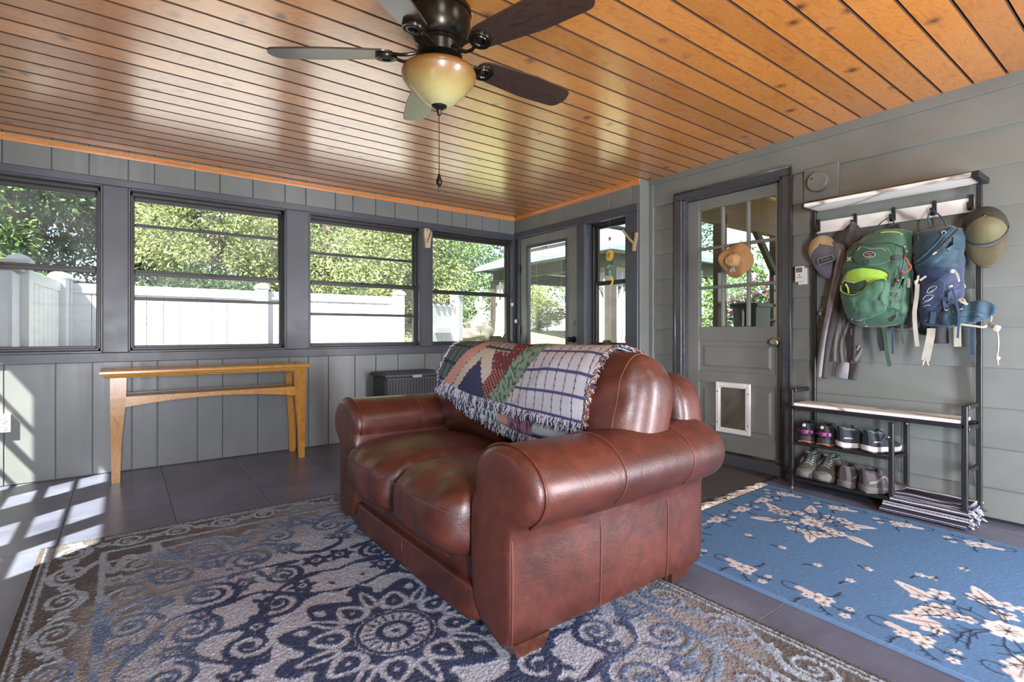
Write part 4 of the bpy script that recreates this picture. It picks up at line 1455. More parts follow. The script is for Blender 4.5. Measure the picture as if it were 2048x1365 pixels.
def patch_color(u, v):
    """U runs from the far end (0) to the near end, v 0 at the front edge .. 1.25 over the top: slanted, zigzag-stitched patches"""
    U = (1 - u) * 1.15
    st_ = lambda s, per, w: (s % per) < w
    d1 = U + .16 * v                       # slanted coordinates of the seams
    d2 = U - .20 * v
    zig = .005 * (1 if int(v * 30) % 2 else -1)
    def teal():
        return C_['teald'] if st_(U, .055, .010) or st_(v, .30, .05) else C_['teal'] * (1.1 if st_(U, .055, .03) else .95)
    def pink(): return C_['pink'] * (0.92 + .12 * (int(U * 110 + v * 30) % 2))
    def check(): return C_['dark'] if st_(U + .05 * v, .042, .007) or st_(v, .17, .03) else C_['check']
    def wine():
        if v < .45: return C_['winel'] if (math.sin((U + v * .1) * 330) * math.sin(v * 60 - U * 100)) > .42 else C_['wine']
        return C_['winel'] if nz((U * 75, v * 18, 0), 1.0) > .42 else C_['wine']
    def green(): return C_['greend'] if nz((U * 60 + v * 9, v * 16, 3), 1.0) > .12 else C_['green']
    def plaid(): return C_['line'] if st_(U + .06 * v, .058, .0055) or st_(v, .23, .028) else C_['plaid'] * (.9 if st_(U + .03, .058, .004) else 1)
    seams = []
    if d2 < .09 + zig: c = teal(); seams = [d2 - .09]
    elif d2 < .19 + zig and d1 < .56: c = pink() if not (v < .55 - abs(U - .33) * 3.6) else C_['navy']; seams = [d2 - .19, d2 - .09]
    elif v < .52 - abs(U - .36) * 4.4 + zig * 3: c = C_['navy']; seams = [(v - .52 + abs(U - .36) * 4.4) * .2]
    elif v > .66 and d1 < .66 + zig: c = check(); seams = [d1 - .66, (v - .66) * .25]
    elif d1 < .54 and d2 < .40: c = C_['cream'] * .96; seams = [d1 - .54]
    elif d2 < .50 + zig: c = wine(); seams = [d2 - .50]
    elif d2 < .645 + zig: c = green() if d1 < .96 else C_['cream']; seams = [d2 - .645, d1 - .96]
    elif d1 < 1.02 and v > .8: c = C_['cream'] * .96
    else: c = plaid()
    if any(abs(q) < .0045 for q in seams) and int(v * 40) % 2: c = C_['dark']
    return c
def lower_color(u, v):
    U = (1 - u) * 1.15
    if U < .35: return C_['bottle'] if v > .5 else C_['mint']
    if U < .58: return C_['mint'] if (int(U * 190) % 2 or int(v * 5) % 2) else C_['bottle']
    if U < .66: return C_['pink']
    if U < .86: return C_['lilac'] if nz((U * 70, v * 5, 1), 1) > -.1 else C_['wine']
    return C_['mint'] if (int(U * 160) % 3 and int(v * 5) % 2) or int(v * 9) % 3 else C_['navy']
th = thing('patchwork_throw', 'folded patchwork throw with knotted fringe draped over the loveseat back', 'blanket', (1.62, 2.03, .93))
# bottom edges of the two layers, angle as a function of u (0 near, 1 far)
lo_edge = lambda u: -25 + 58 * max(0, u - .30) ** 1.15 + 3 * math.sin(u * 9)
up_edge = lambda u: -1 + 31 * max(0, u - .30) ** 1.1 + 2.5 * math.sin(u * 7)
def layer(nm, edge, a1, off, colf, nu, nv, vmax):
    m = MB()
    col = []
    P = []
    for i in range(nu):
        for j in range(nv):
            u, v = i / (nu - 1), j / (nv - 1)
            a = edge(u) + (a1 - edge(u)) * v
            p = drape(u, a, off + .003 * nz((u * 9, v * 5, 1), 1.0, off * 50) + .002)
            P.append(p)
            c = colf(u, v * vmax)
            col.append((*c, 1))
    vs = P
    fs = [(i * nv + j, i * nv + j + 1, (i + 1) * nv + j + 1, (i + 1) * nv + j) for i in range(nu - 1) for j in range(nv - 1)]
    m.add(vs, fs)
    o = m.obj(nm, 'weave', th, smooth=True, col=col)
    sd = o.modifiers.new('solid', 'SOLIDIFY')
    sd.thickness = .005
    sd.offset = 0
    return o
layer('lower_layer', lo_edge, 112, .004, lambda u, v: lower_color(u, min(1, v * 4)), 150, 60, 1.0)
layer('upper_layer', up_edge, 114, .012, patch_color, 260, 120, 1.25)
def fringe(nm, starts, length, cols, per=2):
    m = MB()
    mats = ['yarn_a', 'yarn_b', 'yarn_c']
    for (p, dr, nrm) in starts:
        for _ in range(per):
            L = length * rnd.uniform(.75, 1.15)
            d0 = (dr + Vector((rnd.uniform(-.3, .3), rnd.uniform(-.45, .45), rnd.uniform(-.3, .3)))).normalized()
            side = d0.cross(nrm).normalized() * rnd.uniform(-.012, .012)
            pts = [p + nrm * .002, p + d0 * L * .35 + nrm * .006 + side, p + d0 * L * .7 + nrm * .005 - side, p + d0 * L + nrm * .004 + Vector((0, 0, -.004))]
            m.cur = rnd.choice(cols)
            m.tube(pts, [.0022, .0026, .0024, .0012], 4, False)
    return m.obj(nm, mats, th, kind='stuff')
MAT['yarn_a'] = simple('navy yarn', S(58, 62, 92), rough=.95)
MAT['yarn_b'] = simple('pale yarn', S(190, 194, 206), rough=.95)
MAT['yarn_c'] = simple('ochre wine yarn', S(176, 140, 112), S(96, 64, 60), 90, rough=.95)
def edge_starts(edge, off, n):
    out = []
    for i in range(n):
        u = i / (n - 1)
        a = edge(u)
        p, q = drape(u, a, off), drape(u, a + 3, off)
        dr = (p - q).normalized()
        nrm = Vector((-math.cos(math.radians(a)), 0, math.sin(math.radians(a))))
        out.append((p, (dr + Vector((0, 0, -.35))).normalized(), nrm))
    return out
fringe('fringe', edge_starts(up_edge, .014, 240), .042, [0, 0, 1, 1, 1])
fringe('fringe', edge_starts(lo_edge, .006, 240), .045, [0, 0, 1, 1, 1])
ss = []
for i in range(110):
    v = i / 109
    a = up_edge(0) + (112 - up_edge(0)) * v
    p = drape(0, a, .012)
    ss.append((p, Vector((0, -1, -.1)), Vector((-math.cos(math.radians(a)), 0, math.sin(math.radians(a))))))
fringe('fringe', ss, .03, [0, 1, 2, 2])
ss = []
for i in range(80):
    v = i / 79
    a = up_edge(1) + (112 - up_edge(1)) * v
    p = drape(1, a, .012)
    ss.append((p, Vector((0, 1, -.1)), Vector((-math.cos(math.radians(a)), 0, math.sin(math.radians(a))))))
fringe('fringe', ss, .03, [0, 1, 1, 2])
# ================================================================== RUGS
def at(px, py, X=None, Y=None, Z=None):
    """where the camera ray of photo pixel (px, py) meets a plane of the room (used to take measurements off the photograph)"""
    r = Vector((0.60012, 0.79991, 0)) + Vector((0.79991, -0.60012, 0)) * ((px - 1024) / 1039.27) + Vector((0, 0, 1)) * ((664.18 - py) / 1039.27)
    t = X / r.x if X is not None else Y / r.y if Y is not None else (Z - 1) / r.z
    return Vector((0, 0, 1)) + r * t

class Canvas:
    """coverage raster in metres; draws into a mask 0..1"""
    def __init__(s, w, h, res):
        s.res, s.nx, s.ny = res, int(w / res) + 1, int(h / res) + 1
        s.w, s.h = w, h
        s.a = np.zeros((s.nx, s.ny), np.float32)
        s.X, s.Y = np.meshgrid(np.arange(s.nx) * res, np.arange(s.ny) * res, indexing='ij')
    def disc(s, x, y, r, val=1.0):
        e = s.res * .8
        i0, i1 = max(0, int((x - r) / s.res) - 2), min(s.nx, int((x + r) / s.res) + 3)
        j0, j1 = max(0, int((y - r) / s.res) - 2), min(s.ny, int((y + r) / s.res) + 3)
        if i0 >= i1 or j0 >= j1: return
        d = np.hypot(s.X[i0:i1, j0:j1] - x, s.Y[i0:i1, j0:j1] - y)
        k = np.clip((r - d) / e + .5, 0, 1)
        b = s.a[i0:i1, j0:j1]
        b += (val - b) * k
    def path(s, pts, w, val=1.0):
        pts = [Vector((p[0], p[1], 0)) for p in pts]
        n = len(pts)
        for i in range(n - 1):
            L = (pts[i + 1] - pts[i]).length
            k = max(1, int(L / (s.res * 1.2)))
            for j in range(k):
                t = (i + j / k) / (n - 1)
                p = pts[i].lerp(pts[i + 1], j / k)
                ww = w(t) if callable(w) else w
                s.disc(p.x, p.y, ww, val)
    def ellipse(s, x, y, ra, rb, ang, val=1.0, point=0.0):
        R = max(ra, rb) * 1.1
        i0, i1 = max(0, int((x - R) / s.res) - 2), min(s.nx, int((x + R) / s.res) + 3)
        j0, j1 = max(0, int((y - R) / s.res) - 2), min(s.ny, int((y + R) / s.res) + 3)
        if i0 >= i1 or j0 >= j1: return
        dx, dy = s.X[i0:i1, j0:j1] - x, s.Y[i0:i1, j0:j1] - y
        c, sn = math.cos(ang), math.sin(ang)
        u, v = (dx * c + dy * sn) / ra, (-dx * sn + dy * c) / rb
        if point: v = v / np.clip(1 - point * u, .15, 2)
        q = np.sqrt(u * u + v * v)
        k = np.clip((1 - q) * min(ra, rb) / (s.res * .8) + .5, 0, 1)
        b = s.a[i0:i1, j0:j1]
        b += (val - b) * k
def spiral(c, r0, r1, a0, turns, n=60):
    """from radius r0 at angle a0, winding to r1"""
    return [(c[0] + (r0 + (r1 - r0) * (i / n) ** .8) * math.cos(a0 + turns * 2 * PI * i / n), c[1] + (r0 + (r1 - r0) * (i / n) ** .8) * math.sin(a0 + turns * 2 * PI * i / n)) for i in range(n + 1)]
def fast_grid(name, nx, ny, P, col, mat):
    """height-field mesh with a colour per point"""
    me = bpy.data.meshes.new(name)
    idx = np.arange(nx * ny).reshape(nx, ny)
    q = np.stack([idx[:-1, :-1], idx[1:, :-1], idx[1:, 1:], idx[:-1, 1:]], -1).reshape(-1, 4)
    me.vertices.add(nx * ny)
    me.vertices.foreach_set('co', P.astype(np.float32).ravel())
    me.loops.add(q.size)
    me.loops.foreach_set('vertex_index', q.astype(np.int32).ravel())
    me.polygons.add(len(q))
    me.polygons.foreach_set('loop_start', np.arange(0, q.size, 4, dtype=np.int32))
    me.polygons.foreach_set('loop_total', np.full(len(q), 4, dtype=np.int32))
    ca = me.color_attributes.new('Col', 'FLOAT_COLOR', 'POINT')
    c4 = np.ones((nx * ny, 4), np.float32)
    c4[:, :3] = col.reshape(-1, 3)
    ca.data.foreach_set('color', c4.ravel())
    me.materials.append(MAT[mat])
    me.update(calc_edges=True)
    me.validate()
    o = bpy.data.objects.new(name, me)
    COL.objects.link(o)
    return o
def lin(*c): return np.array(S(*c)[:3], np.float32)

# ---- large medallion rug: width along X, length along Y; drawn for one quarter, mirrored twice
RX0, RX1, RY0, RY1 = -0.300, 1.745, 0.02, 3.19
RW, RL = RX1 - RX0, RY1 - RY0
HW, HL = RW / 2, RL / 2
cv = Canvas(HW, HL, .0025)          # quarter: (0,0) = centre of the rug
P_ = cv.path
def scroll(c, r, a0, turns, w, bud=True, flip=1):
    pts = spiral(c, r, r * .22, a0, turns * flip)
    P_(pts, lambda t: w * (1.15 - .55 * t))
    if bud: cv.disc(c[0], c[1], r * .20)
def leafy(x, y, ang, L, wd, val=1.0):
    cv.ellipse(x + L * .5 * math.cos(ang), y + L * .5 * math.sin(ang), L * .5, wd, ang, val, .6)
# inner field scrolls
scroll((.40, .20), .095, PI, 1.7, .011)
scroll((.27, .42), .10, -.5, 1.7, .012, True, -1)
scroll((.53, .40), .085, 2.4, 1.6, .011)
scroll((.20, .64), .085, PI * .5, 1.7, .011)
scroll((.46, .64), .11, -1.8, 1.8, .012, True, -1)
scroll((.62, .16), .08, 2.0, 1.6, .010)
scroll((.70, .55), .09, PI, 1.6, .010, True, -1)
scroll((.28, .88), .11, 0, 1.8, .012)
scroll((.55, .90), .10, 2.2, 1.7, .011, True, -1)
scroll((.12, 1.08), .085, 1.0, 1.6, .010)
scroll((.42, 1.12), .11, -1.0, 1.8, .012)
scroll((.66, 1.12), .085, 2.6, 1.6, .010, True, -1)
scroll((.70, .84), .075, -.6, 1.5, .009)
# vines linking them
P_(smoothpath([(.30, .10, 0), (.42, .10, 0), (.56, .26, 0), (.50, .33, 0), (.36, .34, 0), (.24, .52, 0), (.10, .58, 0), (0, .56, 0)], 10), lambda t: .014 + .006 * math.sin(t * 25))
P_(smoothpath([(0, .36, 0), (.10, .40, 0), (.17, .42, 0), (.30, .54, 0), (.42, .53, 0), (.58, .52, 0), (.66, .40, 0), (.74, .26, 0), (.70, .06, 0), (.72, 0, 0)], 10), lambda t: .013 + .006 * math.cos(t * 28))
P_(smoothpath([(.12, .74, 0), (.24, .76, 0), (.36, .76, 0), (.44, .77, 0), (.58, .76, 0), (.74, .70, 0), (.78, .5, 0), (.78, .3, 0)], 10), lambda t: .012 + .005 * math.sin(t * 30))
P_(smoothpath([(0, .78, 0), (.10, .84, 0), (.14, .96, 0), (.22, 1.02, 0), (.34, 1.0, 0), (.46, 1.0, 0), (.62, 1.02, 0), (.76, .98, 0)], 10), lambda t: .012 + .006 * math.sin(t * 22))
P_(smoothpath([(0, 1.18, 0), (.14, 1.19, 0), (.26, 1.16, 0), (.34, 1.25, 0), (.52, 1.25, 0), (.64, 1.22, 0), (.78, 1.22, 0)], 10), lambda t: .011 + .005 * math.cos(t * 22))
# palmettes and leaves
rr = random.Random(3)
for (x, y, s_) in ((.36, .30, 1.2), (.16, .50, 1), (.60, .30, .9), (.34, .66, 1), (.62, .68, 1.1), (.12, .92, 1.1), (.42, .92, 1), (.74, 1.0, .9), (.26, 1.14, 1.1), (.55, 1.12, 1), (.72, .40, .9), (.50, .50, .9), (.05, .70, 1.2), (.66, .96, .8), (.08, 1.24, 1), (.80, .10, .9), (.46, .06, 1.1), (.78, .66, .9)):
    a0 = rr.uniform(0, 6)
    for k in range(6):
        leafy(x, y, a0 + k * PI / 3, .058 * s_, .017 * s_)
    cv.disc(x, y, .017 * s_, 0)
    cv.disc(x, y, .008 * s_, 1)
for _ in range(70):
    x, y, a = rr.uniform(.05, HW - .26), rr.uniform(.4, HL - .34), rr.uniform(0, 6.28)
    leafy(x, y, a, rr.uniform(.03, .06), rr.uniform(.008, .014))
# border: guard lines, arches, running scroll
BW = .235
P_([(HW - BW, 0), (HW - BW, HL - BW)], .011)
P_([(0, HL - BW), (HW - BW, HL - BW)], .011)
# arches at the end of the field
for (cx0, w_) in ((.30, .30), (.75, .16)):
    P_(smoothpath([(cx0 - w_, HL - BW - .02, 0), (cx0 - w_ * .8, HL - BW - .20, 0), (cx0 - w_ * .3, HL - BW - .10, 0), (cx0, HL - BW - .26, 0), (cx0 + w_ * .3, HL - BW - .10, 0), (cx0 + w_ * .8, HL - BW - .20, 0), (cx0 + w_, HL - BW - .02, 0)], 8), .014)
def border_run(n, L, f):
    """f(u, w) -> xy, u along, w across (0 inner guard, 1 outer edge)"""
    for i in range(n):
        u0 = L * (i + .5) / n
        s1 = 1 if i % 2 else -1
        hl = L / n
        c = (u0, .46)
        pts = [f(u0 + hl * .36 * k * math.cos(s1 * t), .46 + .30 * k * math.sin(s1 * t)) for k, t in [(1 - .75 * q / 40, PI + q / 40 * 3.4 * PI) for q in range(41)]]
        P_(pts, lambda t: .010 - .004 * t)
        x, y = f(*c)
        cv.disc(x, y, .010)
        for a in range(5):
            x, y = f(u0 + hl * .5, .46)
            leafy(x, y, a * 2 * PI / 5, .036, .012)
        x, y = f(u0 + hl * .5, .46)
        cv.disc(x, y, .009, 0)
    P_([f(L * i / 60, .46 + .22 * math.sin(i / 60 * n * PI)) for i in range(61)], .007)
    for w_ in (.80, .90):
        P_([f(L * i / 40, w_) for i in range(41)], .006)
border_run(6, HL - .03, lambda u, w: (HW - BW + w * BW, u))
border_run(4, HW - BW, lambda u, w: (u, HL - BW + w * BW))
# medallion, last so that it stays clean
D = np.hypot(cv.X, cv.Y)
TH = np.arctan2(cv.Y, cv.X)
def ringm(r, w): return np.clip((w - np.abs(D - r)) / .002 + .5, 0, 1)
med = np.zeros_like(cv.a)
med = np.maximum(med, (D < .335 + .035 * np.cos(TH * 12)).astype(np.float32))
med = np.where(D < .130, 0, med)
def petal(n, off, r, ra, rb, val, arr):
    for k in range(n):
        a = off + 2 * PI * k / n
        x, y = r * math.cos(a), r * math.sin(a)
        dx, dy = cv.X - x, cv.Y - y
        u, v = (dx * math.cos(a) + dy * math.sin(a)) / ra, (-dx * math.sin(a) + dy * math.cos(a)) / rb
        q = np.sqrt(u * u + (v / np.clip(1 - .4 * u, .3, 2)) ** 2)
        kk = np.clip((1 - q) * min(ra, rb) / .003 + .5, 0, 1)
        arr = arr + (val - arr) * kk
    return arr
med = petal(8, PI / 8, .205, .066, .052, 0, med)
med = petal(8, PI / 8, .205, .046, .030, 1, med)
med = petal(8, PI / 8, .200, .010, .008, 0, med)
med = petal(8, 0, .245, .07, .024, 0, med)
med = petal(8, 0, .245, .05, .010, 1, med)
med = petal(16, PI / 16, .305, .026, .016, 0, med)
med = np.maximum(med, ringm(.118, .0075))
tick = (np.cos(TH * 20) > .62).astype(np.float32) * ((D > .066) & (D < .103))
med = np.maximum(med, tick)
med = np.maximum(med, ringm(.050, .0125))
med = np.maximum(med, ringm(.0, .011))
msk = np.clip((.372 - D) / .004, 0, 1)
q_ = np.where(D < .372, med, cv.a)
halo = np.clip((.010 - np.abs(D - .380 - .03 * np.cos(TH * 12))) / .003 + .5, 0, 1)
q_ = np.where(D < .372, q_, np.maximum(cv.a, 0) * (1 - halo * 0) )
quarter = q_
st_ = .004
nx, ny = int(RW / st_) + 1, int(RL / st_) + 1
gx = np.linspace(0, RW, nx) - HW
gy = np.linspace(0, RL, ny) - HL
GX, GY = np.meshgrid(gx, gy, indexing='ij')
rs = np.random.RandomState(2)
# pile edges are ragged: jitter the lookup
jx, jy = rs.normal(0, .0022, GX.shape), rs.normal(0, .0022, GX.shape)
qi = np.clip((np.abs(GX + jx) / .0025).astype(int), 0, cv.nx - 1)
qj = np.clip((np.abs(GY + jy) / .0025).astype(int), 0, cv.ny - 1)
M_ = quarter[qi, qj]
def blur(a, k):
    for _ in range(k):
        a = (a + np.roll(a, 1, 0) + np.roll(a, -1, 0) + np.roll(a, 1, 1) + np.roll(a, -1, 1)) / 5
    return a
cl = rs.normal(0, 1, (nx // 24 + 2, ny // 24 + 2))
cl = np.kron(cl, np.ones((24, 24)))[:nx, :ny]
cl = blur(cl, 60)
cl = cl / (np.abs(cl).max() + 1e-6)
rad = np.hypot(GX / HW, GY / (HL * .94)) + .22 * cl
f1 = np.clip((rad - .50) / .32, 0, 1)[..., None]          # navy -> mid blue
f2 = np.clip((rad - .80) / .22, 0, 1)[..., None]          # mid -> pale blue
mot = lin(58, 70, 100) * (1 - f1) + lin(102, 125, 156) * f1
mot = mot * (1 - f2) + lin(158, 174, 186) * f2
bg1 = np.clip((rad - .62) / .22, 0, 1)[..., None]
bg2 = np.clip((rad - .84) / .20, 0, 1)[..., None]
bg = lin(172, 181, 196) * (1 - bg1) + lin(146, 146, 146) * bg1
bg = bg * (1 - bg2) + lin(98, 96, 94) * bg2
# worn band: speckled blue and taupe mix between field and border
wear = np.clip(1 - np.abs(rad - .70) / .16, 0, 1) * .55
flip = rs.rand(*M_.shape) < wear * .5
M2 = np.where(flip, rs.rand(*M_.shape), M_)[..., None]
colr = bg * (1 - M2) + mot * M2
edge = (np.minimum(HW - np.abs(GX), HL - np.abs(GY)) < .022)[..., None]
colr = np.where(edge, lin(84, 78, 72), colr)
colr = colr * (1 + .16 * rs.normal(0, 1, M_.shape)[..., None])
hz = .0095 + .0022 * M_ + rs.normal(0, .0012, M_.shape)
rim = np.minimum(HW - np.abs(GX), HL - np.abs(GY))
hz = np.where(rim < .004, .0005, hz)
Pp = np.stack([GX + HW + RX0 + rs.normal(0, .0006, GX.shape), GY + HL + RY0, hz], -1)
rug = fast_grid('area_rug', nx, ny, Pp, np.clip(colr, 0, 1), 'rug')
tag(rug, 'large navy and cream medallion rug with scrolls under the loveseat', 'rug')

# ---- blue flowered rug, turned a little, with a fringe
bw_, bl_ = 1.372, 2.15
bx0 = Vector((3.356, 1.700, 0))
ux = Vector((-1, -0.030, 0)).normalized()          # across, from the wall side to the sofa side
uy = Vector((-.048, -1, 0)).normalized()           # along, toward the camera's right
st_ = .0042
nx, ny = int(bw_ / st_) + 1, int(bl_ / st_) + 1
c2 = Canvas(bw_, bl_, st_)
fl_, ln_, pk_ = Canvas(bw_, bl_, st_), Canvas(bw_, bl_, st_), Canvas(bw_, bl_, st_)
rq = random.Random(11)
def flower(x, y, r, n=6):
    a0 = rq.uniform(0, 6)
    for k in range(n):
        a = a0 + 2 * PI * k / n
        fl_.ellipse(x + r * .62 * math.cos(a), y + r * .62 * math.sin(a), r * .46, r * .36, a)
    pk_.disc(x, y, r * .55, .8)
    for k in range(n):
        a = a0 + 2 * PI * (k + .5) / n
        ln_.path([(x + r * .1 * math.cos(a), y + r * .1 * math.sin(a)), (x + r * .62 * math.cos(a), y + r * .62 * math.sin(a))], .0022)
    ln_.disc(x, y, r * .12)
def leaf2(x, y, a, L):
    fl_.ellipse(x + L * .5 * math.cos(a), y + L * .5 * math.sin(a), L * .5, L * .19, a, 1, .4)
    pk_.ellipse(x + L * .3 * math.cos(a), y + L * .3 * math.sin(a), L * .3, L * .14, a, .9)
    ln_.path([(x, y), (x + L * .75 * math.cos(a), y + L * .75 * math.sin(a))], .0024)
def sprig(x, y, a, L):
    pts = [(x + L * t * math.cos(a + .5 * t), y + L * t * math.sin(a + .5 * t)) for t in (0, .3, .6, 1)]
    ln_.path(pts, .0032)
    for t in (.35, .6, .85):
        for sg in (-1, 1):
            b = a + sg * .9
            px, py = x + L * t * math.cos(a + .5 * t), y + L * t * math.sin(a + .5 * t)
            ln_.path([(px, py), (px + L * .22 * math.cos(b), py + L * .22 * math.sin(b))], .0030)
def cornucopia(x, y, a, s=1.0):
    """curled stem with blossoms: the border motif"""
    c, sn = math.cos(a), math.sin(a)
    T = lambda u, v: (x + (u * c - v * sn) * s, y + (u * sn + v * c) * s)
    hk = [T(.09 + .035 * math.cos(t), .012 + .026 * math.sin(t)) for t in [2.6 - i * .45 for i in range(11)]]
    ln_.path(hk, .0032)
    pk_.path([T(.07, .0), T(.02, -.004)], .013 * s, 1)
    fl_.path([T(.07, .0), T(.02, -.004)], .014 * s)
    for u, v, r in ((0, 0, .034), (-.038, .014, .024), (-.03, -.022, .022), (.022, .022, .018)):
        flower(*T(u, v), r * s, 5)
    for u, v, b in ((-.06, .0, 3.0), (-.04, .03, 2.2), (-.02, -.04, -2.0), (.01, .04, 1.2)):
        sprig(*T(u, v), a + b, .075 * s)
    flower(*T(-.12, .02), .017 * s, 5)
    flower(*T(-.10, -.035), .014 * s, 5)
def bouquet(x, y, s):
    for k in range(14):
        a = 2 * PI * k / 14 + rq.uniform(-.2, .2)
        sprig(x + .05 * math.cos(a) * s, y + .05 * math.sin(a) * s, a, .16 * s)
    for k in range(6):
        a = 2 * PI * k / 6 + .3
        leaf2(x + .16 * math.cos(a) * s, y + .19 * math.sin(a) * s, a + rq.uniform(-.4, .4), .13 * s)
    for k in range(26):
        a, r = rq.uniform(0, 6.28), .20 * math.sqrt(rq.random()) * s
        flower(x + r * math.cos(a), y + r * 1.2 * math.sin(a), rq.uniform(.022, .036) * s, 5)
    flower(x, y, .055 * s, 8)
n_ = 7
for i in range(n_):
    yy = .17 + i * .30
    cornucopia(.115, yy, PI / 2 + .25, 1.0)
    cornucopia(bw_ - .13, yy + .02, -PI / 2 - .25, 1.05)
for xx in (.33, .58, .84, 1.06):
    cornucopia(xx, .13, rq.uniform(-.3, .3), .9)
bouquet(.47, .46, 1.0)
bouquet(.95, 1.28, 1.15)
for _ in range(26):
    x, y = rq.uniform(.28, bw_ - .3), rq.uniform(.3, bl_ - .2)
    if min(math.hypot(x - .47, y - .46), math.hypot(x - .95, y - 1.28)) > .34:
        flower(x, y, .018, 5)
        sprig(x + .02, y, rq.uniform(0, 6), .05)
gx, gy = np.linspace(0, bw_, nx), np.linspace(0, bl_, ny)
GX, GY = np.meshgrid(gx, gy, indexing='ij')
A_ = lambda c: c.a[:nx, :ny][..., None]
base = lin(80, 114, 150) * (1 + .05 * rs.normal(0, 1, (nx, ny))[..., None])
cc_ = base * (1 - A_(fl_)) + lin(198, 198, 196) * A_(fl_)
cc_ = cc_ * (1 - .45 * A_(pk_)) + lin(188, 164, 158) * .45 * A_(pk_)
cc_ = cc_ * (1 - A_(ln_)) + lin(36, 32, 48) * A_(ln_)
e_ = (np.minimum(GX, bw_ - GX) < .018)[..., None]
cc_ = np.where(e_, lin(96, 132, 170), cc_)
hz = .009 + .0012 * np.maximum(fl_.a, ln_.a)[:nx, :ny] + rs.normal(0, .0004, GX.shape)
rim = np.minimum(np.minimum(GX, bw_ - GX), GY)
hz = np.where(rim < .0045, .0006, hz)
Pp = np.stack([bx0.x + ux.x * GX + uy.x * GY, bx0.y + ux.y * GX + uy.y * GY, hz], -1)
br = fast_grid('flowered_rug', nx, ny, Pp[:, ::-1], np.clip(cc_, 0, 1)[:, ::-1], 'rug2')
tag(br, 'blue rug with cream blossom sprays and a pale fringe, beside the bench', 'rug')
m = MB()
for i in range(150):
    p = bx0 + ux * (bw_ * (i + .5) / 150) + Vector((0, 0, .006))
    d_ = (-uy + ux * rnd.uniform(-.9, .9)).normalized()
    L = rnd.uniform(.05, .095)
    m.tube([p, p + d_ * L * .5 + Vector((0, 0, .003)), p + d_ * L + ux * rnd.uniform(-.012, .012) + Vector((0, 0, -.003))], [.003, .0035, .0012], 5, False)
WORLD[br.name] = Vector()
m.obj('fringe', simple('cream fringe', S(206, 200, 184), rough=.95), br, kind='stuff')
# ---- charcoal door mat
m = MB()
m.box(2.70, 3.585, 1.77, 2.70, .0005, .007, .003)
dm = m.obj('door_mat', simple('charcoal ribbed mat', S(66, 64, 62), S(46, 45, 44), 160, rough=.95, bump=.9, bscale=260), None)
tag(dm, 'charcoal carpet mat lying in front of the house door', 'mat')
WORLD[dm.name] = Vector()
MB().box(2.70, 3.585, 1.752, 1.775, .0005, .006, .002).obj('mat_edge', 'black', dm)
# ================================================================== CONSOLE TABLE
ct = thing('console_table', 'honey oak console table with smoked glass insets under the windows', 'table', (.54, 4.46, 0))
tx0, tx1, ty0, ty1 = -.118, 1.202, 4.285, 4.628
m = MB()
def rim_ring(d, z): return [(tx0 + d, ty0 + d, z), (tx1 - d, ty0 + d, z), (tx1 - d, ty1 - d, z), (tx0 + d, ty1 - d, z)]
m.loft([rim_ring(.026, .694), rim_ring(.022, .705), rim_ring(.010, .708), rim_ring(.008, .718), rim_ring(0, .724), rim_ring(0, .738), rim_ring(.004, .743)], cap=False)
m.loft([rim_ring(.026, .694), rim_ring(.062, .694)], cap=False)
m.obj('top_moulding', 'oak', ct)
m = MB()
gl = [(tx0 + .07, tx0 + .07 + .36), (tx0 + .07 + .41, tx1 - .07 - .41), (tx1 - .07 - .36, tx1 - .07)]
zt0, zt1 = .728, .745
for a, b in ((ty0 + .004, ty0 + .075), (ty1 - .075, ty1 - .004)):
    m.box(tx0 + .004, tx1 - .004, a, b, zt0, zt1, .003)
xs_ = [tx0 + .004] + [q for g in gl for q in g] + [tx1 - .004]
for i in range(0, len(xs_), 2):
    m.box(xs_[i], xs_[i + 1], ty0 + .07, ty1 - .07, zt0, zt1, .002)
m.obj('top_frame', 'oak', ct)
for a, b in gl:
    MB().box(a - .004, b + .004, ty0 + .066, ty1 - .066, .734, .741).obj('glass_inset', 'glass_dark', ct)
lx = (( -.062, .026), (1.082, 1.170))
def leg(xo, xi, y0, y1):
    """outer face straight, inner face tapering with a soft curve"""
    sg = 1 if xi > xo else -1
    m = MB()
    R = []
    yw = (y1 - y0)
    ym = y0 if y0 < 4.4 else y1
    sy = 1 if ym == y0 else -1
    for z, w, o in ((.0, .045, .008), (.25, .055, .005), (.45, .075, .001), (.56, .085, 0), (.695, .088, 0)):
        xa, xb = xo + sg * o, xo + sg * (o + w)
        ya, yb = ym + sy * o, ym + sy * (o + yw * (.62 + .38 * min(1, z / .5)))
        R.append([(xa, ya, z), (xb, ya, z), (xb, yb, z), (xa, yb, z)] if sg * sy > 0 else [(xa, yb, z), (xb, yb, z), (xb, ya, z), (xa, ya, z)])
    m.loft(R)
    return m.obj('leg', 'oak_v', ct)
for y0, y1 in ((4.300, 4.342), (4.575, 4.617)):
    leg(-.064, .02, y0, y1)
    leg(1.172, 1.09, y0, y1)
for y in (4.306, 4.588):
    n = 24
    xa, xb = .012, 1.098
    top = [(xb - (xb - xa) * i / n, .568) for i in range(n + 1)]
    bot = [(xa + (xb - xa) * i / n, .498 + .040 * (1 - (2 * i / n - 1) ** 2)) for i in range(n + 1)]
    m = MB()
    m.prism(bot + top, lambda u, v, d: (u, d, v), y, y + .022)
    m.obj('apron', 'oak', ct)
MB().box(.0, 1.11, 4.328, 4.588, .548, .564, .002).obj('lower_shelf', 'oak', ct)
for x in (-.035, 1.128):
    MB().box(x, x + .02, 4.34, 4.58, .50, .568, .002).obj('side_rail', 'oak_v', ct)
    MB().box(x, x + .02, 4.34, 4.58, .66, .695, .002).obj('side_rail', 'oak_v', ct)

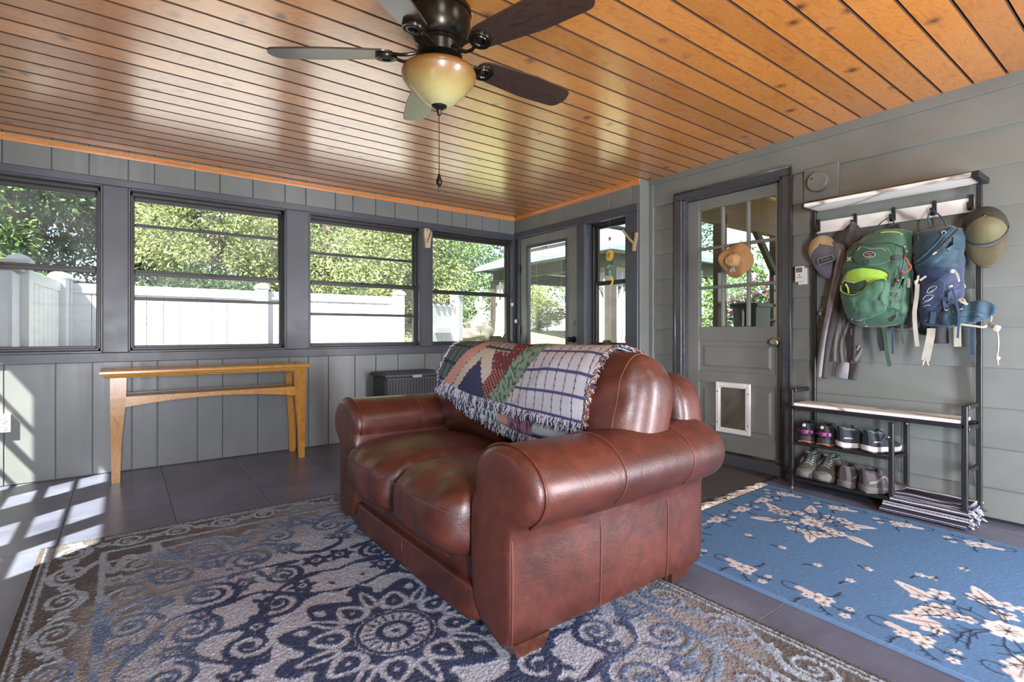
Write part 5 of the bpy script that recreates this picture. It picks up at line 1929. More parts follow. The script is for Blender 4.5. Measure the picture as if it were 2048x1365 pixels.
# ================================================================== STORAGE BOX BEHIND THE SOFA
sb = thing('ribbed_box', 'dark ribbed plastic storage box against the wall behind the loveseat', 'box', (2.12, 4.47, 0))
MAT['resin'] = simple('dark gray resin', S(66, 68, 72), S(52, 54, 58), 8, rough=.55)
MB().box(1.86, 2.42, 4.31, 4.62, .0, .60, .012).obj('box_body', 'resin', sb)
for i in range(19):
    x = 1.885 + i * .0285
    inst_ = MB().box(x, x + .016, 4.302, 4.312, .03, .57, .003).obj('rib', 'resin', sb)
for i in range(9):
    y = 4.335 + i * .03
    MB().box(1.852, 1.862, y, y + .016, .03, .57, .003).obj('rib', 'resin', sb)
m = MB()
m.loft([[(1.835, 4.285, .600), (2.445, 4.285, .600), (2.445, 4.635, .600), (1.835, 4.635, .600)], [(1.835, 4.285, .618), (2.445, 4.285, .618), (2.445, 4.635, .618), (1.835, 4.635, .618)], [(1.865, 4.315, .634), (2.415, 4.315, .634), (2.415, 4.605, .634), (1.865, 4.605, .634)]])
m.obj('box_lid', 'resin', sb)
MB().box(2.09, 2.19, 4.28, 4.288, .585, .615, .003).obj('lid_latch', 'steel', sb)

# ================================================================== CEILING FAN
FC = Vector((1.035, 1.875, 0))
FZ = zc(FC.y)
fan = thing('ceiling_fan', 'bronze five blade ceiling fan with an amber glass bowl light', 'ceiling fan', (FC.x, FC.y, FZ))
TM = Matrix.Translation((FC.x, FC.y, 0))
MB().lathe([(.0, FZ), (.128, FZ), (.132, FZ - .006), (.132, FZ - .022), (.126, FZ - .026)], 48, TM).obj('ceiling_plate', 'brassdark', fan, smooth=40)
MB().lathe([(.126, FZ - .024), (.128, FZ - .030), (.127, FZ - .075), (.118, FZ - .112), (.098, FZ - .135), (.085, FZ - .142)], 48, TM).obj('motor_housing', 'brassdark', fan, smooth=40)
for i in range(8):
    a = i * PI / 4 + .2
    c = Vector((FC.x + .1325 * math.cos(a), FC.y + .1325 * math.sin(a), FZ - .013))
    MB().sup(c, (.004, .004, .004), 2, 4).obj('screw', 'steel', fan, smooth=True)
MB().lathe([(.085, FZ - .138), (.094, FZ - .142), (.096, FZ - .150), (.088, FZ - .156), (.088, FZ - .186), (.095, FZ - .190), (.095, FZ - .200), (.07, FZ - .206), (.055, FZ - .212), (.055, FZ - .226), (.075, FZ - .232), (.078, FZ - .242)], 40, TM).obj('flywheel', 'brassdark', fan, smooth=40)
def bowl_mat():
    t = NT('amber scavo glass')
    v = t.coords()
    sp = t.n('SeparateXYZ')
    tc = t.n('TexCoord')
    t.l(tc.outputs['Object'], sp.inputs[0])
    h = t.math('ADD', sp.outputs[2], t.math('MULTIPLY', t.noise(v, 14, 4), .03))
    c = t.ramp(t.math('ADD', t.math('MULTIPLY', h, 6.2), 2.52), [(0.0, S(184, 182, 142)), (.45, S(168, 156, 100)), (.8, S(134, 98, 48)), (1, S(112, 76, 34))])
    t.col(c)
    t.setp(Roughness=.35, Subsurface_Weight=.35, Coat_Weight=.4, Coat_Roughness=.2)
    t.bsdf.inputs['Subsurface Radius'].default_value = (.03, .025, .01)
    return t.m
MAT['bowl'] = bowl_mat()
zb = FZ - .235
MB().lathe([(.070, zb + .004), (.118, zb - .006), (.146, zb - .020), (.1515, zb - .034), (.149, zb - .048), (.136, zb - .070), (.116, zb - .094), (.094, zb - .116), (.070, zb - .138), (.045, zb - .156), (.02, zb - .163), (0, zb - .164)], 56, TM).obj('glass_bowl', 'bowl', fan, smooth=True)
MB().lathe([(.026, zb - .150), (.034, zb - .156), (.030, zb - .164), (.016, zb - .172), (.009, zb - .180), (.008, zb - .196), (.004, zb - .199), (0, zb - .199)], 24, TM).obj('finial', 'brassdark', fan, smooth=50)
m = MB()
pc = Vector((FC.x, FC.y, 0))
m.tube([(pc.x, pc.y, zb - .196), (pc.x, pc.y, 1.64)], .0016, 6)
ch = m.obj('pull_chain', 'brassdark', fan)
MB().lathe([(0, 1.648), (.004, 1.646), (.006, 1.636), (.0125, 1.618), (.013, 1.608), (.009, 1.600), (.004, 1.596), (.003, 1.572), (0, 1.571)], 16, TM).obj('chain_pendant', 'brassdark', fan, smooth=50)
ZB = FZ - .186
th0 = math.radians(0.0)
for k in range(5):
    a = th0 + k * 2 * PI / 5
    R = Matrix.Translation((FC.x, FC.y, ZB)) @ Matrix.Rotation(a, 4, 'Z')
    Pt = Matrix.Rotation(math.radians(-12), 4, 'X')
    # blade iron: an arm and a two-ring medallion
    m = MB()
    arm_pts = [(.085, 0, .0), (.12, 0, -.012), (.15, 0, -.014), (.185, 0, -.006)]
    for sg in (-1, 1):
        m.tube([tuple(R @ Vector((x, sg * (.018 + .010 * math.sin((x - .085) / .1 * PI)), z))) for x, y, z in arm_pts], .007, 8)
    q = R @ Pt @ Matrix.Translation((.215, 0, -.008))
    m.lathe([(.018, -.006), (.022, -.011), (.028, -.011), (.031, -.006), (.036, -.009), (.042, -.009), (.045, -.004), (.045, .003), (.018, .003), (.018, -.006)], 24, q, False)
    m.obj('blade_iron', 'brassdark', fan, smooth=40)
    # blade
    m = MB()
    out = []
    n = 40
    r0, r1 = .185, .690
    up, lo = [], []
    for i in range(n + 1):
        t = i / n
        x = r0 + (r1 - r0) * t
        hw_ = .050 + .024 * min(1, t / .55) ** .8 if t < .55 else .074 - .010 * ((t - .55) / .45)
        if t < .08: hw_ *= math.sqrt(1 - (1 - t / .08) ** 2 * .75)
        if t > .90: hw_ *= max(.04, 1 - ((t - .90) / .10) ** 2.6) ** .5
        up.append((x, hw_))
        lo.append((x, -hw_))
    poly = lo + up[::-1]
    m.prism(poly, lambda u, v, d: tuple(R @ Pt @ Vector((u, v, d))), -.0005, .007)
    b = m.obj('blade', 'blade', fan)
    # grain must run along the blade: give the mesh its own frame
    me = b.data
    Wm = R @ Pt
    off = WORLD[b.name]
    me.transform(Wm.inverted() @ Matrix.Translation(off))
    b.matrix_local = Matrix.Translation(-off) @ Wm

# ================================================================== HALL TREE
ht = thing('hall_tree', 'black metal hall tree with white marble shelves and a shoe rack', 'hall tree', (3.54, 1.13, 0))
XFt, XRt = 3.445, 3.632
def bar(nm, a, b, w=.024, parent=ht, mat='black'):
    a, b = Vector(a), Vector(b)
    lo = Vector((min(a.x, b.x), min(a.y, b.y), min(a.z, b.z))) - Vector((w / 2,) * 3)
    hi = Vector((max(a.x, b.x), max(a.y, b.y), max(a.z, b.z))) + Vector((w / 2,) * 3)
    for i in range(3):                       # no overshoot along the run
        if abs(a[i] - b[i]) > 1e-5:
            lo[i] += w / 2
            hi[i] -= w / 2
    return MB().box(lo.x, hi.x, lo.y, hi.y, lo.z, hi.z, .003).obj(nm, mat, parent)
YRl, YRr, YFl, YFr = 1.537, .716, 1.593, .735
bar('upright', (XRt, YRl, 0), (XRt, YRl, 1.80))
bar('upright', (XRt, YRr, 0), (XRt, YRr, 1.80))
for y, z1 in ((YFl, .632), (YFr, .622)):
    bar('front_leg', (XFt, y, .012), (XFt, y, z1))
    MB().lathe([(.006, .014), (.006, .006), (.011, .004), (.011, 0), (0, 0)], 12, Matrix.Translation((XFt, y, 0))).obj('leveling_foot', 'steel', ht)
bar('armrest', (XFt, YFl, .625), (XRt, YRl + .03, .625))
bar('armrest', (XFt, YFr, .614), (XRt, YRr, .614))
bar('side_rail', (XFt, YFr, .285), (XRt, YRr, .285))
bar('side_rail', (XFt, YFr, .502), (XRt, YRr, .502))
bar('side_rail', (XFt, YFl, .502), (XRt, YRl + .03, .502))
bar('bench_rail', (XFt, YFr, .515), (XFt, YFl, .515))
bar('bench_rail', (XRt, YRr, .515), (XRt, YRl, .515))
bar('front_leg', (XFt, 1.052, .012), (XFt, 1.052, .492))
bar('rear_leg', (XRt, 1.036, 0), (XRt, 1.036, .492))
for z in (.292, .062):
    bar('shoe_rail', (XFt, 1.064, z), (XFt, YFl - .012, z), .022)
    bar('shoe_rail', (XRt, 1.048, z), (XRt, YRl - .012, z), .018)
    bar('shoe_side', (XFt, 1.052, z), (XRt, 1.036, z), .016)
    bar('shoe_side', (XFt, YFl, z), (XRt, YRl + .02, z), .016)
    for i in range(7):
        x = XFt + .022 + i * .024
        MB().tube([(x, 1.05, z + .004), (x, 1.575, z + .004)], .0025, 6).obj('shelf_wire', 'black', ht)
    MB().tube([(XFt, 1.32, z - .001), (XRt, 1.30, z - .001)], .003, 6).obj('shelf_wire', 'black', ht)
MB().box(XFt - .008, XRt - .01, YFr + .014, YFl - .014, .528, .546, .002).obj('bench_top', 'marble', ht, label='white marbled bench top')
MB().box(3.438, 3.640, .708, 1.516, 1.788, 1.808, .002).obj('top_shelf', 'marble', ht, label='white marbled top shelf')
for y0, y1 in ((1.516, 1.532), (.678, .708)):
    MB().box(3.436, 3.644, y0, y1, 1.780, 1.812, .002).obj('shelf_end', 'black', ht)
MB().box(3.640, 3.648, .73, 1.527, 1.643, 1.720, .001).obj('back_strip', 'marble', ht, label='white marbled hook board')
for z in (1.30, 1.0, .93):
    for y in (YRl, YRr):
        MB().tube([(XRt - .0125, y, z), (XRt - .015, y, z)], .005, 8).obj('bolt', 'black', ht)
hooks = [1.512, 1.300, 1.100, .908, .750]
for y in hooks:
    m = MB()
    m.box(3.632, 3.642, y - .010, y + .010, 1.655, 1.735, .002)
    m.strap(smoothpath([(3.634, y, 1.668), (3.618, y, 1.652), (3.598, y, 1.654), (3.590, y, 1.676), (3.590, y, 1.690)], 5), .018, .005)
    m.obj('hook', 'black', ht)
MB().tube([(XFt - .0122, 1.06, .41), (XFt - .0135, 1.06, .41)], .004, 8).obj('bolt', 'white', ht)
MB().tube([(XRt - .0122, 1.03, .47), (XRt - .0135, 1.03, .47)], .004, 8).obj('bolt', 'white', ht)

# ================================================================== SHOES
def cmat(key, r, g, b, rough=.8, n=60, bump=.3, dark=.8):
    if key not in MAT:
        MAT[key] = simple(key.replace('_', ' '), S(r, g, b), S(int(r * dark), int(g * dark), int(b * dark)), n, rough=rough, bump=bump, bdist=.001)
    return key
def shoe(name, label, pos, ang, L, W, H, up, mid, outs, lining, lace, group, high=1.0, toe_cap=None, overlay=None):
    """pos = heel point on the shelf, ang = toe direction"""
    t = thing(name, label, 'shoe', pos, group)
    M = Matrix.Translation(pos) @ Matrix.Rotation(ang, 4, 'Z')
    hwid = lambda s: W / 2 * (.70 + .18 * math.sin(min(1, s / .25) * PI / 2) - .12 * math.exp(-((s - .42) / .16) ** 2) + .24 * math.exp(-((s - .68) / .2) ** 2)) * (1 if s < .80 else math.sqrt(max(.02, 1 - ((s - .80) / .205) ** 2)))  * (math.sqrt(max(.05, 1 - (1 - s / .07) ** 2 * .7)) if s < .07 else 1)
    top = lambda s: H * (1.0 * high - .10 * math.sin(min(1, s / .18) * PI / 2) if s < .18 else (.90 * high + .02) * (1 - (s - .18) / .25) + .86 * (s - .18) / .25 if s < .43 else .86 - (.86 - .44) * ((s - .43) / .35) ** .85 if s < .78 else .44 * math.sqrt(max(.05, 1 - ((s - .78) / .235) ** 2.2)))
    sh_ = .24 * H
    spring = lambda s: .10 * H * max(0, (s - .72) / .28) ** 1.6 + .05 * H * max(0, (.06 - s) / .06)
    N = 26
    # sole
    for nm, z0, z1, ex, mt in (('outsole', 0, .30, .003, outs), ('midsole', .26, 1.15, .005, mid)):
        rings = []
        for i in range(N + 1):
            s = i / N
            w = hwid(s) + ex
            zz0, zz1 = spring(s) + sh_ * z0, spring(s) * .9 + sh_ * z1 * (1 + .25 * max(0, .35 - s))
            x = L * s + (ex if i == N else -ex if i == 0 else 0)
            rings.append([tuple(M @ Vector(p)) for p in ((x, -w * .93, zz0), (x, -w, zz0 + (zz1 - zz0) * .4), (x, -w * .97, zz1), (x, w * .97, zz1), (x, w, zz0 + (zz1 - zz0) * .4), (x, w * .93, zz0))])
        m = MB()
        m.loft(rings)
        o = m.obj(nm, mt, t, smooth=50)
        if nm == 'outsole':
            m2 = MB()
            for i in range(9):
                s = .06 + i * .105
                for sg in (-1, 1):
                    p = M @ Vector((L * s, sg * (hwid(s) * .86), spring(s) + .002))
                    m2.box(-.006, .006, -.009, .009, -.002, .006, .001, Matrix.Translation(p) @ Matrix.Rotation(ang, 4, 'Z'))
            m2.obj('tread', mt, t, kind='stuff')
    # upper with a real opening
    rings = []
    K = 9
    for i in range(N + 1):
        s = i / N
        w = hwid(s)
        b = spring(s) * .9 + sh_ * .95
        tp = top(s) + spring(s) * .5
        op = max(0, min(1, (s - .035) / .06)) * max(0, min(1, (.46 - s) / .08))       # how open
        rim = w * (.62 if op else .0) + (1 - op) * w * .18
        dp = (tp - b) * .72 * op
        prof = [(-w * .95, b), (-w, b + (tp - b) * .30), (-w * .93, b + (tp - b) * .62), (-w * (.74 if op > .3 else .62), b + (tp - b) * .90), (-max(rim, w * .2), tp),
                (-rim * .80, tp - dp * .15), (-rim * .72, tp - dp), (0, tp - dp * 1.02 + (1 - op) * .012 * H)]
        full = prof + [(-a, c) for a, c in prof[-2::-1]]
        rings.append([tuple(M @ Vector((L * s * .985 + .003, y, z))) for y, z in full])
    m = MB()
    n = len(rings[0])
    for i in range(N):
        for k in range(n - 1):
            pass
    vs = [p for r in rings for p in r]
    fs, mi = [], []
    for i in range(N):
        for k in range(n - 1):
            fs.append((i * n + k, i * n + k + 1, (i + 1) * n + k + 1, (i + 1) * n + k))
            mi.append(1 if (5 <= k <= n - 7 and .02 < i / N < .47) else 0)
    fs.append(tuple(range(n)))
    mi.append(0)
    fs.append(tuple(N * n + k for k in range(n))[::-1])
    mi.append(0)
    m.add(vs, fs)
    m.mi = mi
    o = m.obj('upper', [up, lining], t, smooth=60)
    # padded collar
    col = []
    for k in range(33):
        a = k / 32 * 2 * PI
        s = .245 - .205 * math.cos(a)
        y = math.sin(a) * hwid(max(.03, s)) * .68
        col.append(tuple(M @ Vector((L * s, y, top(s) + .002))))
    MB().tube(col[:-1], .0055, 8, closed=True).obj('collar', lining, t, smooth=True)
    # tongue and laces
    m = MB()
    pts = [M @ Vector((L * s, 0, top(s) + dz)) for s, dz in ((.70, .0), (.58, .006), (.48, .010), (.40, .014), (.36, .022))]
    m.strap(pts, [.020, .026, .030, .034, .034], .005, M.to_3x3() @ Vector((0, 1, 0)))
    m.obj('tongue', up, t, smooth=40)
    m = MB()
    for i in range(5):
        s = .66 - i * .065
        w = hwid(s) * .46
        z = top(s) + .010
        sg = 1 if i % 2 else -1
        m.tube([tuple(M @ Vector(p)) for p in ((L * s, -w, z - .010), (L * (s - .018), 0, z + .004), (L * (s - .035), w, z - .010))], .0024, 6)
        m.tube([tuple(M @ Vector(p)) for p in ((L * s, w, z - .010), (L * (s - .018), 0, z + .005), (L * (s - .035), -w, z - .010))], .0024, 6)
    m.obj('laces', lace, t, smooth=True)
    m = MB()
    for sg in (-1, 1):
        c = M @ Vector((L * .40, sg * .018, top(.4) + .020))
        m.tube([tuple(c + Vector((.013 * math.cos(q), .013 * math.sin(q), .004 * math.sin(2 * q)))) for q in [k * 2 * PI / 12 for k in range(12)]], .002, 5, closed=True)
    m.obj('lace_bow', lace, t, smooth=True)
    # overlays: mud guard round the front, side stay
    if toe_cap:
        rings = []
        for i in range(8):
            s = .80 + .2 * i / 7
            w = hwid(s) * 1.02 + .001
            b = spring(s) * .9 + sh_ * .95
            tp = top(s) + spring(s) * .5 + .0015
            rings.append([tuple(M @ Vector((L * s * .985 + .006, y, z))) for y, z in ((-w * .97, b), (-w, b + (tp - b) * .4), (-w * .75, b + (tp - b) * .85), (0, tp * 1.02), (w * .75, b + (tp - b) * .85), (w, b + (tp - b) * .4), (w * .97, b))])
        m = MB()
        m.loft(rings, True, False)
        m.obj('toe_cap', toe_cap, t, smooth=60)
    if overlay:
        for sg in (-1, 1):
            m = MB()
            P = []
            for s, f in ((.10, .35), (.28, .45), (.42, .80), (.50, .86), (.56, .35), (.62, .15)):
                w = hwid(s) * 1.015 + .001
                b = sh_ * .95
                P.append(M @ Vector((L * s, sg * w * (1 - .16 * max(0, f - .3)), b + (top(s) - b) * f)))
            m.strap(smoothpath(P, 5), .014, .003, (0, 0, 1))
            m.obj('overlay', overlay, t, smooth=40)
    return t, M, top, hwid, sh_
cmat('black_mesh', 36, 34, 38); cmat('pink_band', 186, 70, 160, .5, 20, .1); cmat('orange_rubber', 196, 120, 84, .7, 20)
cmat('charcoal_rubber', 56, 56, 56, .75, 30); cmat('navy_mesh', 44, 50, 58); cmat('sage_lining', 104, 126, 120); cmat('white_foam', 222, 222, 222, .6, 20, .1)
cmat('olive_mesh', 92, 92, 84); cmat('pale_blue_lace', 172, 186, 190, .8, 30); cmat('gray_rubber', 104, 108, 102, .7, 30)
cmat('dusk_suede', 82, 76, 78); cmat('dusk_rubber', 100, 98, 98, .7, 30); cmat('dusk_lining', 74, 64, 68); cmat('stone_mesh', 128, 128, 118)
z1, z2 = .3035, .0735
G = 'shoes on the hall tree rack'
def pink(t, M, L, W, H, txt):
    """heel band with lettering"""
    pts = [M @ Vector((L * .14 * (abs(math.sin(a)) ** 1.4) - .004, W * .455 * math.sin(a), H * .56)) for a in [(-1 + 2 * i / 16) * 1.35 for i in range(17)]]
    MB().strap(pts, .019, .004, (0, 0, 1)).obj('heel_band', 'pink_band', t, smooth=40, label='bright pink heel band')
    Mt = frame(M @ Vector((-.0085, 0, H * .56)), M.to_3x3() @ Vector((0, -1, 0)), (0, 0, 1))
    textmesh(txt, .015, Mt, 'heel_lettering', 'black_mesh', t, .0006)
    MB().sup(M @ Vector((-.002, 0, H * .90)), (.003, .010, .010), 3, 4, M.to_3x3().to_4x4()).obj('pull_tab', 'white_foam', t, smooth=True)
for (y, a, txt, who) in ((1.512, .06, 'SALOMON', 'left'), (1.408, -.10, 'SALOMON', 'right')):
    t, M, tp, hw_, _ = shoe('trail_shoe', 'black running shoe with a bright pink heel band, %s on the upper rack' % ('end one' if who == 'left' else 'second one in'), (3.432, y, z1), a, .215, .094, .122, 'black_mesh', 'charcoal_rubber', 'orange_rubber', 'black_mesh', 'black_mesh', G)
    pink(t, M, .215, .094, .122, txt)
for (x, y, a, who) in ((3.445, 1.325, -.72, 'beside the pink banded pair'), (3.437, 1.178, -.42, 'by the middle leg of the rack')):
    t, M, tp, hw_, _ = shoe('running_shoe', 'dark running shoe with a thick white sole, %s' % who, (x, y, z1), a, .232, .098, .125, 'navy_mesh', 'white_foam', 'charcoal_rubber', 'sage_lining', 'sage_lining', G, overlay='navy_mesh')
    sd = Vector((.16 * .232, -hw_(.16) - .0035, .125 * .52))
    Mt = frame(M @ sd, M.to_3x3() @ Vector((1, 0, 0)), (0, 0, 1))
    textmesh('MERRELL', .0135, Mt, 'side_lettering', 'white_foam', t, .0006)
for (y, a, who) in ((1.522, PI + .05, 'end one'), (1.405, PI - .06, 'second from the end')):
    shoe('hiking_shoe', 'gray green hiking shoe, laces to the front, %s on the lower rack' % who, (3.632, y, z2), a, .222, .108, .150, 'olive_mesh', 'gray_rubber', 'charcoal_rubber', 'sage_lining', 'pale_blue_lace', G, toe_cap='gray_rubber', overlay='gray_rubber')
for (x, y, a, who) in ((3.428, 1.292, -.12, 'heel to the front, beside the hiking pair'), (3.432, 1.200, -.74, 'turned sideways behind the middle leg of the rack')):
    shoe('worn_sneaker', 'dusky brown worn sneaker, %s' % who, (x, y, z2), a, .235, .104, .130, 'dusk_suede', 'dusk_rubber', 'dusk_rubber', 'dusk_lining', 'dusk_lining', G, overlay='stone_mesh')

# ================================================================== FOLDED STRIPED RUG UNDER THE BENCH
sr = thing('striped_rag_rug', 'folded navy and white striped rag rug on the floor under the bench', 'rug', (3.5, .9, 0))
stripes = [(44, 46, 62), (44, 46, 62), (200, 204, 214), (58, 60, 78), (130, 134, 150), (52, 52, 68), (220, 222, 228), (40, 42, 56), (96, 90, 92), (214, 214, 222), (48, 50, 68), (66, 68, 88)]
def foldlayer(z0, z1, x0, x1, y0, y1, seed, ph):
    m = MB()
    col = []
    nu, nv = 46, 80
    P = []
    for j in range(nv):
        y = y0 + (y1 - y0) * j / (nv - 1)
        for i in range(nu):
            a = 2 * PI * i / nu
            c, s = math.cos(a), math.sin(a)
            x = (x0 + x1) / 2 + (x1 - x0) / 2 * math.copysign(abs(c) ** .35, c)
            z = (z0 + z1) / 2 + (z1 - z0) / 2 * math.copysign(abs(s) ** .7, s)
            sag = -.010 * (1 - z0 / .11) * 0 + .004 * nz((x * 3, y * 7, seed), 1.5)
            slope = -.018 * ((y1 - y) / (y1 - y0) - .5) * (z1 / .1)
            P.append((x + .004 * nz((y * 9, z * 30, seed), 1), y, max(.0008, z + sag * (z / .1) + slope * 0)))
            L = (i / nu * (2 * (x1 - x0) + 2 * (z1 - z0)) + ph) / .019
            kk = int(L) % len(stripes)
            c_ = lin(*stripes[kk])
            if kk in (4, 8): c_ = c_ * (1.35 if int(y / .008) % 2 else .55)
            c_ = c_ * (.9 + .2 * ((int(y / .006) + int(L)) % 2))
            col.append((*c_, 1))
    fs = []
    for j in range(nv - 1):
        for i in range(nu):
            i2 = (i + 1) % nu
            fs.append((j * nu + i, j * nu + i2, (j + 1) * nu + i2, (j + 1) * nu + i))
    fs.append(tuple(range(nu))[::-1])
    fs.append(tuple((nv - 1) * nu + i for i in range(nu)))
    m.add(P, fs)
    return m.obj('folded_layer', 'weave', sr, smooth=70, col=col)
foldlayer(.001, .030, 3.375, 3.648, .715, 1.088, 1, .0)
foldlayer(.030, .058, 3.392, 3.648, .705, 1.080, 2, .06)
foldlayer(.058, .084, 3.415, 3.648, .712, 1.052, 3, .11)
foldlayer(.084, .106, 3.44, 3.645, .722, 1.040, 4, .03)
m = MB()
for i in range(48):
    x = rnd.uniform(3.40, 3.645)
    z = rnd.uniform(.01, .1)
    p = Vector((x, .715, z))
    e = p + Vector((rnd.uniform(-.02, .02), -rnd.uniform(.015, .035), -rnd.uniform(0, .02)))
    e.z = max(.003, e.z)
    m.cur = rnd.choice([0, 1, 1])
    m.strap([p, (p + e) / 2 + Vector((0, 0, .006)), e], .008, .0015, (1, 0, 0))
m.obj('tassels', ['yarn_a', 'yarn_b'], sr, kind='stuff')
# ================================================================== THINGS HANGING ON THE HALL TREE
def fabric(key, r, g, b, rough=.65, sheen=.2, bump=.25):
    t = NT(key.replace('_', ' '))
    v = t.coords()
    a = t.noise(v, 12, 4)
    w = t.noise(v, 420, 2)
    c = S(r, g, b)
    t.col(t.ramp(a, [(.3, tuple(x * .72 for x in c[:3]) + (1,)), (.7, tuple(min(1, x * 1.12) for x in c[:3]) + (1,))]))
    t.setp(Roughness=rough, Sheen_Weight=sheen)
    t.bump(t.math('ADD', t.math('MULTIPLY', a, 2.0), w), bump, .004)
    MAT[key] = t.m
for a in (('pack_green', 50, 92, 70), ('pack_green_dark', 36, 66, 52), ('pack_lime', 148, 196, 66), ('pack_teal', 26, 60, 76), ('pack_blue', 32, 52, 86), ('pack_teal_light', 36, 70, 88), ('web_white', 176, 176, 164),
          ('web_green', 52, 84, 66), ('web_black', 34, 34, 36), ('jacket_gray', 126, 124, 128), ('jacket_dark', 54, 50, 48), ('jacket_mid', 98, 94, 92), ('cap_tan', 176, 156, 116), ('cap_gray', 98, 94, 106), ('cap_olive', 94, 90, 58), ('cap_band', 44, 42, 40),
          ('cap_brim', 72, 67, 42), ('cord_orange', 214, 76, 40), ('loop_navy', 40, 44, 86), ('web_blue', 40, 74, 98)):
    fabric(*a)
MAT['cap_mesh'] = simple('cap mesh', S(58, 56, 46), S(36, 35, 30), 260, rough=.8, bump=.6, bscale=300)

def pack_body(nm, secs, xb, mat, parent, seed, e=2.7, n=44, wr=.006, sub=1):
    """secs: (z, y_left, y_right, x_front); superelliptic sections lofted upward with folds"""
    R = []
    zs = [s_[0] for s_ in secs]
    K = 26
    for i in range(K + 1):
        z = zs[0] + (zs[-1] - zs[0]) * i / K
        yl, yr, xf = (float(np.interp(z, zs, [s_[k] for s_ in secs])) for k in (1, 2, 3))
        cy, hw_ = (yl + yr) / 2, abs(yl - yr) / 2
        cx_, hx = (xf + xb) / 2, (xb - xf) / 2
        q = []
        for k in range(n):
            a = 2 * PI * k / n
            c, s_ = math.cos(a), math.sin(a)
            y = cy + hw_ * math.copysign(abs(c) ** (2 / e), c)
            x = cx_ + hx * math.copysign(abs(s_) ** (2 / e), s_)
            d = wr * (nz((y, z * 1.3, x), 14, seed) + .6 * nz((y * 2 + z, z * 3, x), 17, seed + 4))
            q.append((x - d * (1 if s_ < 0 else 0), y + d * c, z + .3 * d))
        R.append(q)
    lo = [((p[0] + (xb + secs[0][3]) / 2) / 2, (p[1] + (secs[0][1] + secs[0][2]) / 2) / 2, p[2] - .008) for p in R[0]]
    hi = [((p[0] + (xb + secs[-1][3]) / 2) / 2, (p[1] + (secs[-1][1] + secs[-1][2]) / 2) / 2, p[2] + .008) for p in R[-1]]
    m = MB()
    m.loft([lo] + R + [hi])
    o = m.obj(nm, mat, parent, smooth=True)
    return o, BVHTree.FromPolygons([Vector(p) for p in m.v], m.f)
def onto(bvh, p, lift=.003):
    h = bvh.ray_cast(Vector((2.8, p.y, p.z)), Vector((1, 0, 0)))
    if h[0] is None:
        h = bvh.find_nearest(Vector((3.3, p.y, p.z)))
    return h[0] + Vector((-lift, 0, 0))
def px_path(pts, X): return [at(x, y, X=X) for x, y in pts]
def stuck(nm, pts, bvh, r, mat, parent, X=3.40, lift=.002, k=6, label=None):
    P = [onto(bvh, p, lift) for p in smoothpath(px_path(pts, X), k)]
    return MB().tube(P, r, 6).obj(nm, mat, parent, smooth=True, label=label)
def webbing(nm, pts, X, w, mat, parent, side=(0, 1, 0), th=.002, smooth_k=5):
    P = smoothpath([at(x, y, X=X + (dx if len(q) > 2 else 0)) for q in pts for x, y, dx in [(q[0], q[1], q[2] if len(q) > 2 else 0)]], smooth_k)
    return MB().strap(P, w, th, side).obj(nm, mat, parent, smooth=30)
def patch_on(nm, outline, bvh, mat, parent, X=3.40, lift=.004, th=.004, label=None):
    """a sewn-on piece following the cloth beneath"""
    P = [at(x, y, X=X) for x, y in outline]
    c = sum(P, Vector()) / len(P)
    m = MB()
    rings = []
    for k in (1.0, .97, .6, .05):
        rings.append([onto(bvh, c + (p - c) * k, lift if k < 1 else .0005) for p in P])
    m.loft(rings, cap=True)
    return m.obj(nm, mat, parent, smooth=50, label=label)
Z4 = lambda L: [(1660 + a / 5.461, 430 + b / 5.461) for a, b in L]
Z5 = lambda L: [(1790 + q[0] / 4.4045, 430 + q[1] / 4.4045) + tuple(q[2:]) for q in L]

# ---- green pack
gp = thing('green_backpack', 'green hiking backpack with its lime lined front pocket hanging open', 'backpack', (3.49, 1.14, 1.02))
secs = [(1.035, 1.235, 1.02, 3.43), (1.06, 1.275, .985, 3.395), (1.12, 1.292, .968, 3.375), (1.22, 1.305, .972, 3.37), (1.30, 1.312, .975, 3.375), (1.40, 1.305, .962, 3.385), (1.48, 1.29, .960, 3.40), (1.53, 1.25, .965, 3.425), (1.565, 1.21, .985, 3.46), (1.585, 1.16, 1.03, 3.50)]
body, gb = pack_body('main_body', secs, 3.605, 'pack_green', gp, 2.0, wr=.007)
# dark side panel with compression straps
patch_on('side_panel', Z4([(700, 330), (800, 300), (850, 420), (840, 640), (800, 700), (850, 930), (800, 1090), (690, 1150), (660, 1000), (640, 760), (720, 600), (760, 450)]), gb, 'pack_green_dark', gp, lift=.002)
# top lid and its lime piping
patch_on('top_lid', Z4([(270, 300), (330, 240), (500, 195), (640, 185), (760, 205), (800, 290), (760, 330), (640, 300), (480, 300), (360, 320)]), gb, 'pack_green', gp, lift=.012)
stuck('piping', Z4([(520, 185), (600, 176), (700, 180), (760, 205)]), gb, .004, 'pack_lime', gp, lift=.010)
stuck('zip', Z4([(180, 390), (270, 330), (360, 312), (520, 298), (660, 300), (770, 345)]), gb, .0045, 'web_black', gp, lift=.004)
stuck('zip', Z4([(150, 560), (160, 450), (220, 350), (300, 300)]), gb, .004, 'pack_green_dark', gp, lift=.004)
